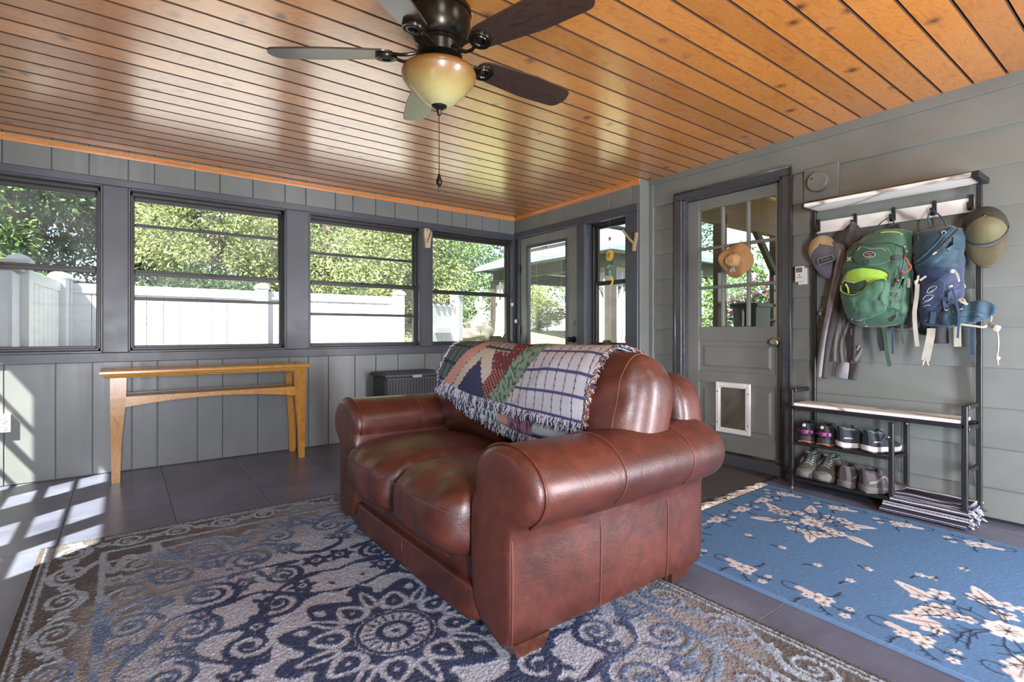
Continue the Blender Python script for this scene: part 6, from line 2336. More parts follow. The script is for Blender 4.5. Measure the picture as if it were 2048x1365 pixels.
# upper pocket with a zip and ring logo
patch_on('upper_pocket', Z4([(240, 460), (280, 390), (380, 350), (520, 345), (640, 370), (690, 430), (660, 510), (560, 545), (420, 553), (300, 530)]), gb, 'pack_green', gp, lift=.016)
stuck('zip', Z4([(310, 392), (350, 350), (450, 372), (560, 372), (620, 392)]), gb, .003, 'jacket_gray', gp, lift=.018)
def ovalring(cx_, cy_, ra, rb, r, mat, nm, lift, label=None):
    return stuck(nm, Z4([(cx_ + ra * math.cos(a), cy_ + rb * math.sin(a)) for a in [k * 2 * PI / 20 for k in range(21)]]), gb, r, mat, emb, lift=lift, k=2, label=label)
emb = patch_on('emblem', Z4([(450 + 62 * math.cos(a), 438 + 30 * math.sin(a)) for a in [k * 2 * PI / 20 for k in range(20)]]), gb, simple('maroon badge', S(74, 34, 36), rough=.5), gp, lift=.020, label='dark maroon oval badge with a pale bird')
ovalring(450, 438, 64, 31, .0016, 'web_white', 'emblem_ring', .021)
for pts in ([(410, 440), (440, 426), (470, 432), (495, 424)], [(440, 428), (452, 446), (475, 452)], [(420, 452), (455, 458), (485, 450)]):
    stuck('emblem_bird', Z4(pts), gb, .0009, 'web_white', emb, lift=.0225)
def clip4(x, y, s_, mat='web_black'):
    c = onto(gb, at(*Z4([(x, y)])[0], X=3.4), .012)
    m = MB()
    for k in range(4):
        a = PI / 4 + k * PI / 2
        m.strap([c, c + Vector((.001, math.cos(a) * s_, math.sin(a) * s_))], [.012, .005], .005, (0, -math.sin(a), math.cos(a)))
    m.lathe([(0, .006), (.006, .005), (.007, 0)], 12, frame(c, (0, -1, 0), (0, 0, 1)))
    return m.obj('lash_clip', mat, gp)
clip4(212, 483, .015, 'web_white')
clip4(690, 470, .018)
patch_on('light_loop', Z4([(380, 500), (430, 485), (470, 500), (470, 545), (430, 556), (385, 545)]), gb, 'pack_green_dark', gp, lift=.020)
webbing('light_loop', [(1660 + 425 / 5.461, 430 + 490 / 5.461, -.004), (1660 + 432 / 5.461, 430 + 520 / 5.461, -.010), (1660 + 425 / 5.461, 430 + 550 / 5.461, -.004)], 3.362, .010, 'web_green', gp)
# open pocket: lime lining behind, then the sagging front flap
lime = Z4([(105, 745), (140, 680), (200, 622), (280, 594), (370, 582), (470, 590), (560, 604), (620, 628), (652, 660), (645, 705), (520, 730), (430, 800), (330, 860), (230, 850), (140, 790)])
patch_on('lime_lining', lime, gb, 'pack_lime', gp, lift=.008, label='bright lime pocket lining')
stuck('zip', Z4([(100, 750), (140, 670), (200, 608), (280, 582), (370, 571), (470, 578), (560, 592), (630, 618), (662, 655), (650, 720)]), gb, .004, 'pack_green_dark', gp, lift=.011)
lip = smoothpath(px_path(Z4([(78, 765), (120, 830), (190, 868), (265, 880), (340, 862), (410, 815), (460, 752), (520, 712), (600, 705), (640, 730)]), 3.36), 6)
bot = smoothpath(px_path(Z4([(150, 1050), (165, 1100), (200, 1125), (260, 1135), (330, 1140), (400, 1130), (470, 1110), (540, 1080), (590, 1050), (610, 1020)]), 3.36), 6)
def flap(u, v):
    i = u * (len(lip) - 1)
    i0 = min(int(i), len(lip) - 2)
    a = lip[i0].lerp(lip[i0 + 1], i - i0)
    b = bot[i0].lerp(bot[i0 + 1], i - i0)
    p = a.lerp(b, v)
    q = onto(gb, p, .0)
    side_ = min(1, u * 9, (1 - u) * 7)
    lift = .010 + (.038 * (1 - v) ** .8 + .012 * math.sin(v * PI)) * (side_ if side_ > 0 else 0) * (1.0 - .35 * u)
    return (q.x - lift - .004 * nz((p.y, p.z, 0), 30, 5), p.y, p.z)
m = MB()
m.grid(flap, 50, 26)
fo = m.obj('pocket_flap', 'pack_green', gp, smooth=True)
sd = fo.modifiers.new('solid', 'SOLIDIFY')
sd.thickness = .004
MB().tube([flap(k / 60 * .92, 0) for k in range(61)], .0042, 6).obj('lip_binding', 'pack_lime', fo, smooth=True)
MB().tube([Vector(flap(k / 60, 0)) + Vector((-.003, 0, -.007)) for k in range(61)], .003, 6).obj('zip', 'web_black', fo, smooth=True)
m = MB()
inn = px_path(Z4([(130, 770), (150, 725), (200, 722), (260, 745), (330, 745), (400, 712), (430, 740), (380, 815), (300, 850), (200, 840)]), 3.385)
cI = sum(inn, Vector()) / len(inn)
m.loft([[onto(gb, p, .012) for p in inn], [onto(gb, cI + (p - cI) * .5, .018) for p in inn], [onto(gb, cI + (p - cI) * .05, .014) for p in inn]])
m.obj('inner_mesh_pocket', 'pack_green_dark', gp, smooth=True)
webbing('inner_divider', [(1660 + 170 / 5.461, 430 + 755 / 5.461), (1660 + 195 / 5.461, 430 + 800 / 5.461), (1660 + 205 / 5.461, 430 + 860 / 5.461)], 3.345, .008, 'pack_lime', gp)
stuck('paper_edge', Z4([(140, 740), (170, 722), (230, 735), (300, 745)]), gb, .004, 'web_white', gp, lift=.02)
# flap details: side gusset, printed mark, bottom daisy strap
def onflap(u, v, l=.003):
    p = Vector(flap(u, v))
    return p + Vector((-l, 0, 0))
m = MB()
m.strap([onflap(.86 + .03 * math.sin(k), .02 + k * .12, .004) for k in range(8)], .030, .004, (0, 1, 0))
m.obj('gusset', 'pack_green', gp, smooth=True)
for k in range(4):
    a_ = onflap(.36, .30 + .09 * k)
    MB().strap([a_ + Vector((0, .006, .004)), a_ + Vector((-.001, -.001, -.002)), a_ + Vector((0, -.005, .004))], .002, .0008, (0, 0, 1)).obj('printed_mark', 'web_white', fo)
stuck('seam', Z4([(160, 1090), (260, 1130), (380, 1125), (520, 1080), (600, 1030)]), gb, .003, 'pack_green_dark', gp, lift=.006)
stuck('seam', Z4([(640, 760), (650, 900), (630, 1010), (560, 1080)]), gb, .003, 'pack_green_dark', gp, lift=.006)
patch_on('base_loop', Z4([(280, 1125), (380, 1125), (380, 1190), (280, 1190)]), gb, 'web_green', gp, lift=.013)
stuck('reflective_bar', Z4([(285, 1155), (330, 1157), (362, 1155)]), gb, .0022, 'web_white', gp, lift=.019)
stuck('piping', Z4([(250, 1150), (250, 1130), (290, 1122)]), gb, .0018, 'web_white', gp, lift=.015)
MB().sup(onto(gb, at(*Z4([(365, 1215)])[0], X=3.4), .004), (.002, .007, .004), 3, 4).obj('tag', 'web_white', gp)
# haul loop on the hook, side straps, carabiner, hanging straps
MB().tube(smoothpath([(3.50, 1.165, 1.575), (3.54, 1.135, 1.635), (3.588, 1.105, 1.672), (3.590, 1.094, 1.672), (3.56, 1.075, 1.625), (3.54, 1.06, 1.57)], 6), .0035, 6).obj('haul_loop', 'web_black', gp, smooth=True)
webbing('shoulder_strap', [(1788, 450), (1796, 470), (1812, 488), (1820, 520)], 3.55, .045, 'web_black', gp)
car = smoothpath(px_path([(1808, 515), (1814, 519), (1818, 528), (1822, 534), (1818, 541), (1808, 545), (1803, 543)], 3.375), 6)
MB().tube(car, .0032, 8).obj('carabiner', 'cord_orange', gp, smooth=True, label='orange red carabiner')
MB().tube(smoothpath(px_path([(1808, 515), (1806, 530), (1803, 543)], 3.375), 5), .0035, 8).obj('carabiner_gate', 'loop_navy', gp, smooth=True)
for pts in ([(1806, 492), (1808, 505), (1807, 517)], [(1803, 545), (1800, 556), (1795, 566)], [(1792, 556), (1789, 566), (1786, 574)]):
    webbing('strap', pts, 3.385, .010, 'web_black', gp)
for px_, py_ in ((1808, 494), (1812, 503), (1804, 556), (1795, 561)):
    MB().sup(at(px_, py_, X=3.38), (.004, .007, .006), 3, 4).obj('buckle', 'steel', gp)
webbing('compression_strap', [(1783, 617), (1796, 622), (1812, 634)], 3.375, .012, 'web_green', gp)
webbing('strap_tail', [(1800, 620), (1804, 640), (1804, 665), (1806, 688)], 3.39, .010, 'web_green', gp)
webbing('strap_tail', [(1767, 655), (1771, 680), (1774, 705), (1779, 733)], 3.42, .020, 'web_green', gp)
webbing('strap_tail', [(1762, 656), (1761, 680), (1766, 702)], 3.44, .030, 'web_black', gp)
webbing('strap_tail', [(1784, 655), (1785, 680), (1785, 708)], 3.46, .010, 'web_blue', gp)
patch_on('hip_padding', Z4([(520, 1240), (700, 1235), (840, 1150), (860, 1240), (780, 1280), (560, 1275)]), gb, 'web_black', gp, lift=.0)
MB().sup((3.52, 1.02, 1.035), (.06, .075, .022), 3, 6).obj('hip_pad', 'web_black', gp, smooth=True)
MB().sup((3.50, .965, 1.09), (.06, .028, .07), 3, 6).obj('hip_pad', 'web_black', gp, smooth=True)

# ---- blue pack
bp = thing('blue_backpack', 'blue and teal trekking backpack with dangling pale straps', 'backpack', (3.5, .86, 1.02))
secs = [(1.035, .925, .80, 3.46), (1.06, .945, .78, 3.43), (1.12, .950, .765, 3.42), (1.20, .945, .757, 3.42), (1.28, .945, .755, 3.43), (1.36, .948, .756, 3.43)]
lower, lb = pack_body('lower_body', secs, 3.61, 'pack_blue', bp, 7.0, wr=.010)
secs = [(1.30, .945, .765, 3.45), (1.34, .955, .757, 3.415), (1.42, .958, .752, 3.405), (1.50, .960, .750, 3.42), (1.54, .962, .757, 3.445), (1.56, .94, .79, 3.49)]
upper, ub = pack_body('top_lid', secs, 3.61, 'pack_teal', bp, 9.0, wr=.010)
def stu(nm, pts, r, mat, bvh=ub, lift=.003): return stuck(nm, Z5(pts), bvh, r, mat, bp, X=3.42, lift=lift)
def pat(nm, pts, mat, bvh=ub, lift=.006, label=None): return patch_on(nm, Z5(pts), bvh, mat, bp, X=3.42, lift=lift, label=label)
pat('lid_panel', [(120, 140), (260, 100), (400, 95), (490, 95), (430, 180), (330, 270), (230, 350), (160, 370), (130, 260)], 'pack_teal')
pat('side_panel', [(500, 110), (560, 105), (572, 240), (480, 330), (380, 420), (300, 470), (230, 440), (330, 330), (440, 200)], 'pack_teal_light', lift=.004)
stu('zip', [(500, 95), (430, 180), (340, 290), (240, 380), (150, 420)], .004, 'pack_teal', lift=.008)
stu('zip', [(540, 120), (450, 240), (340, 350), (250, 420), (190, 440)], .004, 'web_black', lift=.006)
cR = onto(ub, at(*Z5([(430, 158)])[0], X=3.42), .010)
MB().tube([cR + Vector((0, .008 * math.cos(a), .010 * math.sin(a))) for a in [k * PI / 8 for k in range(16)]], .002, 6, closed=True).obj('ring_logo', 'web_white', bp, smooth=True)
MB().sup(onto(ub, at(*Z5([(361, 342)])[0], X=3.42), .010), (.002, .011, .005), 4, 5, Matrix.Rotation(-.6, 4, 'X')).obj('pale_tag', 'web_white', bp)
for k in range(6):
    c = onto(ub, at(*Z5([(140 + k * 13, 408 + (k % 2) * 4)])[0], X=3.42), .005)
    MB().sup(c, (.001, .0018, .0035), 3, 3).obj('raised_letter', 'pack_teal_light', bp)
MB().tube(smoothpath([(3.49, .885, 1.56), (3.55, .915, 1.625), (3.588, .912, 1.672), (3.590, .902, 1.672), (3.55, .855, 1.62), (3.49, .82, 1.56)], 6), .004, 6).obj('haul_loop', 'web_blue', bp, smooth=True)
pat('pocket', [(230, 600), (300, 610), (400, 560), (440, 600), (430, 740), (320, 850), (230, 820), (200, 700)], 'pack_blue', lb, .014)
for pts in ([(292, 690), (310, 650), (345, 632), (372, 630), (370, 650), (340, 670), (310, 690)], [(255, 750), (285, 715), (330, 708), (346, 715), (330, 745), (290, 765), (256, 780)], [(265, 810), (290, 798), (320, 798)], [(300, 690), (335, 678), (362, 655)], [(270, 760), (310, 752), (340, 730)]):
    stu('piping_squiggle', pts, .0014, 'web_white', lb, .020)
pat('side_pocket', [(420, 740), (560, 640), (600, 660), (590, 760), (500, 840), (430, 840)], 'pack_blue', lb, .018)
pat('bottom_band', [(200, 900), (330, 860), (470, 850), (480, 970), (330, 1000), (220, 980)], 'pack_blue', lb, .010)
webbing('strap', Z5([(335, 855, 0), (335, 900, -.004), (325, 960, 0)]), 3.40, .022, 'web_blue', bp)
webbing('strap', Z5([(435, 740, 0), (500, 770, -.004), (520, 780, 0)]), 3.395, .014, 'web_blue', bp)
webbing('strap', Z5([(500, 640, 0), (530, 740, -.006), (560, 860, -.004), (560, 960, 0), (552, 1085, .01)]), 3.385, .010, 'web_blue', bp)
MB().tube(smoothpath(px_path([q[:2] for q in Z5([(488, 492), (510, 480), (540, 505), (560, 545), (568, 588)])], 3.40), 5), .0025, 6).obj('drawcord', 'web_white', bp, smooth=True)
MB().tube(smoothpath(px_path([q[:2] for q in Z5([(505, 492), (535, 520), (552, 560), (560, 590)])], 3.395), 5), .0022, 6).obj('drawcord', 'web_white', bp, smooth=True)
MB().sup(at(*Z5([(500, 497)])[0], X=3.39), (.010, .010, .011), 2.4, 5).obj('cord_lock', 'web_white', bp, smooth=True)
MB().sup(at(*Z5([(490, 630)])[0], X=3.39), (.004, .009, .006), 4, 4, Matrix.Rotation(-.6, 4, 'X')).obj('buckle', 'web_white', bp)
MB().tube(smoothpath(px_path([q[:2] for q in Z5([(435, 830), (450, 845), (465, 830)])], 3.39), 5), .002, 6).obj('gear_loop', 'web_white', bp, smooth=True)
MB().tube(smoothpath(px_path([q[:2] for q in Z5([(605, 610), (618, 630), (610, 645)])], 3.42), 5), .0025, 6).obj('gear_loop', 'web_white', bp, smooth=True)
MB().tube([Vector(at(*Z5([(525, 855)])[0], X=3.385)) + Vector((0, .009 * math.cos(a), .010 * math.sin(a))) for a in [k * PI / 8 for k in range(16)]], .0025, 6, closed=True).obj('d_ring', 'web_black', bp, smooth=True)
# chest buckle, long pale straps
webbing('chest_strap', Z5([(205, 535, 0), (200, 570, -.003), (185, 610, 0)]), 3.40, .010, 'web_white', bp)
webbing('chest_strap', Z5([(275, 540, 0), (245, 560, 0), (220, 578, 0)]), 3.40, .010, 'web_white', bp)
MB().sup(at(*Z5([(182, 595)])[0], X=3.395), (.005, .007, .012), 3.5, 4).obj('buckle', 'web_white', bp)
webbing('strap_tail', Z5([(196, 610, 0), (190, 720, -.004), (172, 860, -.006), (178, 1000, -.002), (196, 1160, 0)]), 3.395, .019, 'web_white', bp)
webbing('strap_tail', Z5([(320, 1000, .02), (312, 1080, .01), (290, 1180, .004), (268, 1285, 0)]), 3.41, .036, 'web_white', bp)
m = MB()
for sg in (-1, 1):
    m.tube(px_path([q[:2] for q in Z5([(268, 1282), (268 + sg * 22, 1296), (268 + sg * 16, 1312), (268 + sg * 32, 1326)])], 3.41), .004, 6)
m.obj('side_release_buckle', 'web_white', bp, smooth=True)
webbing('strap_tail', Z5([(548, 980, .01), (550, 1070, .005), (553, 1162, 0)]), 3.43, .030, 'web_white', bp)
webbing('strap_tail', Z5([(680, 1000, 0), (676, 1080, .004), (684, 1235, .006)]), 3.45, .017, 'web_blue', bp)
webbing('strap_tail', Z5([(120, 560, 0), (124, 600, 0), (118, 640, 0)]), 3.41, .012, 'web_white', bp)
# hip belt wing
Mw = Matrix.Rotation(-.30, 4, 'X')
m = MB()
m.sup((3.425, .725, 1.092), (.032, .118, .054), (3, 2.6, 2.2), 14, Mw, lambda q, p: q + Vector((-.006 * math.sin(q.y * 90 + q.z * 40) - .008 * nz(q, 18, 2), 0, .010 * p.y * (1 - abs(p.z)))))
wv = m.obj('hip_belt_wing', 'pack_teal_light', bp, smooth=True)
wb_ = BVHTree.FromPolygons([Vector(p) for p in m.v], m.f)
webbing('belt_edge', Z5([(470, 980, .02), (560, 965, 0), (700, 980, 0), (780, 990, 0), (808, 975, .006)]), 3.40, .010, 'web_white', bp, (0, 0, 1))
for pts, r, mt in (([(540, 830), (640, 850), (740, 850), (800, 880)], .002, 'web_blue'), ([(520, 880), (620, 900), (720, 905), (810, 920)], .003, 'pack_teal'), ([(560, 840), (600, 824)], .0025, 'web_white')):
    stuck('zip', [q[:2] for q in Z5(pts)], wb_, r, mt, bp, X=3.40, lift=.003)
webbing('belt_strap', Z5([(555, 745, .01), (590, 765, 0), (640, 790, 0)]), 3.40, .012, 'web_white', bp)
webbing('belt_strap', Z5([(700, 812, .01), (740, 830, .006)]), 3.41, .008, 'web_white', bp)
MB().tube(smoothpath(px_path([q[:2] for q in Z5([(560, 745), (590, 738), (615, 755), (622, 790)])], 3.41), 5), .0035, 6).obj('gear_loop', 'web_white', bp, smooth=True)
MB().tube(smoothpath(px_path([q[:2] for q in Z5([(800, 850), (835, 862), (850, 900), (845, 940)])], 3.42), 5), .003, 6).obj('piping', 'web_white', bp, smooth=True)
webbing('belt_strap', Z5([(820, 965, .01), (870, 985, 0), (915, 1010, 0)]), 3.42, .026, 'web_white', bp, (0, .5, 1))
MB().sup(at(*Z5([(895, 1000)])[0], X=3.415), (.006, .014, .016), 4, 5, Matrix.Rotation(.5, 4, 'X')).obj('belt_buckle', 'web_white', bp)
MB().tube(smoothpath(px_path([q[:2] for q in Z5([(900, 1020), (910, 1100), (908, 1180), (898, 1250)])], 3.42), 5), .0035, 6).obj('belt_cord', 'web_white', bp, smooth=True)
m = MB()
m.sup(at(*Z5([(905, 1262)])[0], X=3.42), (.006, .010, .010), 2.5, 5)
m.tube(px_path([q[:2] for q in Z5([(895, 1262), (905, 1290), (906, 1325)])], 3.42), .0035, 6)
m.obj('cord_knot', 'web_white', bp, smooth=True)
for (a, b) in ((385, 1060), (620, 1085)):
    c = at(*Z5([(a, b)])[0], X=3.52)
    MB().lathe([(0, -.045), (.040, -.045), (.043, -.038), (.040, .045), (0, .045)], 24, Matrix.Translation((3.52, c.y, c.z)), True).obj('lumbar_pad', 'web_black', bp, smooth=40)
MB().sup((3.56, .93, 1.03), (.04, .03, .05), 3, 5).obj('back_pad', 'web_black', bp, smooth=True)
stu('strap_cord', [(260, 990), (255, 1040), (265, 1060)], .004, 'web_white', lb, .0)

# ---- rain jacket
jk = thing('rain_jacket', 'gray and black hooded jacket hanging behind the green backpack', 'jacket', (3.57, 1.33, .71))
Z6 = lambda L: [(1590 + a / 4.136, 440 + b / 4.136) for a, b in L]
def cloth_strip(nm, Lp, Rp, X, mat, bul=.02, seed=1, fold=6, nu=16, nv=40):
    """cloth between two hanging edges, with folds running down"""
    L_, R_ = smoothpath(px_path(Z6(Lp), X), 8), smoothpath(px_path(Z6(Rp), X), 8)
    def f(u, v):
        def pick(P):
            i = v * (len(P) - 1)
            i0 = min(int(i), len(P) - 2)
            return P[i0].lerp(P[i0 + 1], i - i0)
        p = pick(L_).lerp(pick(R_), u)
        d = bul * math.sin(u * PI) * (.6 + .4 * math.sin(u * fold * 2 + v * 3 + seed)) + .004 * math.sin(u * fold * 3 + v * 5 + seed)
        return (p.x - d, p.y, p.z)
    m = MB()
    m.grid(f, nu, nv)
    o = m.obj(nm, mat, jk, smooth=True)
    sd = o.modifiers.new('solid', 'SOLIDIFY')
    sd.thickness = .004
    return o
cloth_strip('hood', [(480, 22), (400, 90), (320, 170), (295, 185), (350, 190), (420, 240)], [(485, 22), (530, 60), (560, 120), (580, 170), (585, 220), (590, 260)], 3.575, 'jacket_dark', .05, 1, 5)
cloth_strip('hood_brim', [(295, 185), (285, 230), (280, 300), (320, 335)], [(330, 190), (400, 205), (430, 250), (420, 300)], 3.555, 'jacket_mid', .02, 3, 3, 12, 20)
cloth_strip('body_left', [(420, 230), (400, 400), (330, 700), (300, 1000), (285, 1170)], [(600, 240), (600, 400), (560, 700), (420, 1000), (445, 1180)], 3.590, 'jacket_mid', .03, 2, 6)
cloth_strip('body_right', [(470, 240), (470, 500), (440, 800), (420, 900), (440, 1180)], [(640, 250), (640, 500), (600, 800), (550, 900), (540, 1180)], 3.584, 'jacket_dark', .03, 5, 5)
cloth_strip('sleeve_outer', [(360, 240), (330, 430), (270, 700), (215, 1000), (172, 1298)], [(420, 260), (390, 430), (320, 700), (262, 1000), (222, 1308)], 3.545, 'jacket_gray', .022, 1, 2, 10)
cloth_strip('sleeve_inner', [(415, 280), (385, 440), (318, 700), (260, 1000), (222, 1308)], [(440, 300), (420, 500), (365, 760), (300, 1050), (264, 1316)], 3.552, 'jacket_dark', .018, 4, 2, 10)
cloth_strip('far_sleeve', [(440, 800), (400, 950), (350, 1180), (330, 1298)], [(480, 800), (470, 950), (450, 1180), (436, 1318)], 3.60, 'jacket_gray', .016, 2, 2, 10)
cloth_strip('far_sleeve_back', [(480, 800), (470, 950), (450, 1180), (436, 1318)], [(560, 900), (550, 1000), (535, 1180), (508, 1328)], 3.604, 'jacket_dark', .016, 6, 2, 10)
cloth_strip('hem_panel', [(540, 1040), (510, 1090), (480, 1140), (450, 1184)], [(560, 1060), (540, 1110), (520, 1150), (500, 1184)], 3.565, 'jacket_mid', .01, 2, 2, 8, 14)
MB().strap(px_path(Z6([(535, 1040), (525, 1058), (514, 1078)]), 3.55), .006, .002, (0, 1, 0)).obj('reflective_tab', 'web_white', jk)
c = at(*Z6([(333, 1205)])[0], X=3.555)
MB().tube([c + Vector((0, .014 * math.cos(a), .013 * math.sin(a))) for a in [k * PI / 10 for k in range(20)]], .0016, 6, closed=True).obj('drawcord_loop', 'web_black', jk, smooth=True)
MB().tube([c + Vector((0, 0, -.012)), c + Vector((0, 0, -.024))], .004, 6).obj('cord_lock', 'web_black', jk)
MB().tube(smoothpath(px_path(Z6([(388, 800), (395, 900), (415, 1000)]), 3.562), 5), .0018, 6).obj('zip', 'web_black', jk)
MB().strap(px_path(Z6([(464, 900), (464, 955)]), 3.545), .006, .002, (0, 1, 0)).obj('zip_pull', 'jacket_mid', jk)

# ---- caps
def cap(name, label, c, tilt, roll, r, crown_mats, brim_mat, yaw, group=None, hgt=1.0, brl=.072):
    """c crown centre; the cap hangs with its front toward the room and the brim down"""
    t = thing(name, label, 'cap', (3.6, c[1], c[2]))
    M = Matrix.Translation(c) @ Matrix.Rotation(yaw, 4, 'Z') @ Matrix.Rotation(roll, 4, 'X') @ Matrix.Rotation(tilt, 4, 'Y')
    # local: z up (crown top), -x front
    n, k = 36, 14
    for nm, lo, hi, mt in (('front_panels', 110, 250, crown_mats[0]), ('rear_panels', -110, 110, crown_mats[1])):
        m = MB()
        P = []
        for i in range(n + 1):
            a = math.radians(lo + (hi - lo) * i / n)
            for j in range(k + 1):
                f = j / k * PI / 2
                rr = r * (math.cos(f) ** .8)
                seam = 1 - .012 * (1 - abs(math.sin(3 * a))) ** 6
                P.append(tuple(M @ Vector((rr * seam * math.cos(a) * 1.08, rr * seam * math.sin(a) * .92, hgt * r * 1.12 * math.sin(f) * (1 + (.06 if math.cos(a) < 0 else 0) * math.cos(f))))))
        fs = [(i * (k + 1) + j, (i + 1) * (k + 1) + j, (i + 1) * (k + 1) + j + 1, i * (k + 1) + j + 1) for i in range(n) for j in range(k)]
        m.add(P, fs)
        o = m.obj(nm, mt, t, smooth=True)
        sd = o.modifiers.new('solid', 'SOLIDIFY')
        sd.thickness = .003
    MB().sup(M @ Vector((0, 0, hgt * r * 1.13)), (.006, .006, .004), 2, 5).obj('top_button', crown_mats[0], t, smooth=True)
    m = MB()
    P = []
    nu, nv = 28, 10
    for i in range(nu + 1):
        a = math.radians(112 + 136 * i / nu)
        for j in range(nv + 1):
            d = j / nv
            L = brl * math.sin((i / nu) * PI) ** .55
            x, y = r * 1.07 * math.cos(a), r * .92 * math.sin(a)
            P.append(tuple(M @ Vector((x - L * d, y * (1 - .04 * d), .004 - .30 * d * L - .16 * (y / r) ** 2 * d * .072 * 2.2))))
    m.add(P, [(i * (nv + 1) + j, (i + 1) * (nv + 1) + j, (i + 1) * (nv + 1) + j + 1, i * (nv + 1) + j + 1) for i in range(nu) for j in range(nv)])
    o = m.obj('brim', brim_mat, t, smooth=True)
    sd = o.modifiers.new('solid', 'SOLIDIFY')
    sd.thickness = .004
    rim = [tuple(M @ Vector((r * 1.085 * math.cos(a), r * .925 * math.sin(a), .006))) for a in [2 * PI * q / 40 for q in range(40)]]
    MB().tube(rim, .003, 6, closed=True).obj('sweatband_edge', brim_mat, t, smooth=True)
    return t, M
t, M = cap('trucker_cap', 'tan and gray trucker cap with a stitched patch, on the end hook', (3.605, 1.468, 1.515), math.radians(-74), math.radians(-16), .092, ('cap_gray', 'cap_tan'), 'cap_gray', .30, hgt=1.15, brl=.085)
pc_ = M @ Vector((-.083, 0, .066))
Mp = Matrix.Translation(pc_) @ M.to_3x3().to_4x4() @ Matrix.Rotation(math.radians(44), 4, 'Y')
MB().box(-.010, -.004, -.042, .042, -.019, .019, .002, Mp).obj('front_patch', 'jacket_dark', t, label='dark rectangular patch')
m = MB()
for a, b in (((-.042, -.019), (.042, -.019)), ((.042, -.019), (.042, .019)), ((.042, .019), (-.042, .019)), ((-.042, .019), (-.042, -.019))):
    m.tube([Mp @ Vector((-.011, a[0], a[1])), Mp @ Vector((-.011, b[0], b[1]))], .0016, 5)
m.obj('patch_border', 'web_white', t)
for k in range(5):
    MB().box(-.0115, -.0100, -.026 + k * .011, -.020 + k * .011, -.004, .006, 0, Mp).obj('patch_print', 'jacket_gray', t)
t, M = cap('mesh_cap', 'olive cap with a black band and mesh back, on the hook by the tall upright', (3.590, .688, 1.535), math.radians(-66), math.radians(-3), .100, ('cap_olive', 'cap_mesh'), 'cap_brim', .22, hgt=1.1, brl=.11)
band = []
for q in range(25):
    a = math.radians(100 + 160 * q / 24)
    band.append(M @ Vector((.098 * 1.105 * math.cos(a), .098 * .945 * math.sin(a), .020)))
MB().strap(band, .030, .003, M.to_3x3() @ Vector((0, 0, 1))).obj('band', 'cap_band', t, smooth=True)

# ---- straw hat on the door
sh = thing('straw_hat', 'woven straw sun hat with wavy brim and white ribbon hung on the house door', 'hat', (3.68, 2.075, 1.53))
def straw():
    t = NT('woven straw')
    v = t.coords()
    w = t.n('TexWave', wave_type='RINGS', rings_direction='X')
    w.inputs['Scale'].default_value = 60
    w.inputs['Distortion'].default_value = 2.5
    t.l(v, w.inputs['Vector'])
    n2 = t.noise(v, 120, 3)
    t.col(t.ramp(t.math('ADD', t.math('MULTIPLY', w.outputs['Color'], .5), t.math('MULTIPLY', n2, .5)), [(.25, S(150, 108, 66)), (.5, S(190, 148, 98)), (.75, S(216, 182, 132))]))
    t.setp(Roughness=.75)
    t.bump(t.math('ADD', w.outputs['Color'], n2), .5, .003)
    return t.m
MAT['straw'] = straw()
hc = Vector((3.640, 2.082, 1.530))
P = []
nr, na = 22, 64
for i in range(nr + 1):
    q = i / nr
    for k in range(na):
        a = 2 * PI * k / na
        if q < .45:                       # crown
            f = q / .45
            r_ = .056 * (f ** .5 if f < .4 else .632 + .368 * (f - .4) / .6)
            x = -.075 + .055 * max(0, (f - .35) / .65) ** 1.3 + .004 * nz((math.cos(a) * 2, math.sin(a) * 2, f), 2)
            off = (.030 * (1 - f), .018 * (1 - f))
        else:
            f = (q - .45) / .55
            r_ = .056 + .066 * f * (1 + .06 * math.sin(3 * a + .6))
            x = -.020 + .016 * f ** 2 - .020 * f * math.sin(3 * a + 1.1) - .008 * f * math.sin(5 * a)
            off = (0, 0)
        P.append((hc.x + x, hc.y + r_ * math.cos(a) * 1.05 + off[0] * .6, hc.z + r_ * math.sin(a) * 1.05 - off[1] * .5))
m = MB()
m.add(P, [(i * na + k, i * na + (k + 1) % na, (i + 1) * na + (k + 1) % na, (i + 1) * na + k) for i in range(nr) for k in range(na)])
o = m.obj('hat_body', 'straw', sh, smooth=True)
sd = o.modifiers.new('solid', 'SOLIDIFY')
sd.thickness = .003
band = [(hc.x - .028, hc.y + .006 + .0605 * math.cos(a), hc.z + .0605 * math.sin(a) - .003) for a in [2 * PI * k / 40 for k in range(40)]]
m = MB()
for k in range(40):
    pass
m.tube([Vector(p) for p in band], .0052, 6, closed=True)
m.obj('hat_band', simple('straw braid band', S(176, 140, 96), S(140, 106, 68), 60, rough=.8), sh, smooth=True)
for dy, dz, w in ((.012, -.036, .020), (-.006, -.040, .018)):
    MB().strap(smoothpath([(hc.x - .034, hc.y + .006, hc.z - .050), (hc.x - .046, hc.y + dy, hc.z - .070), (hc.x - .042, hc.y + dy * 1.8, hc.z - .050 + dz)], 5), w, .0015, (0, 1, 0)).obj('ribbon', 'web_white', sh)

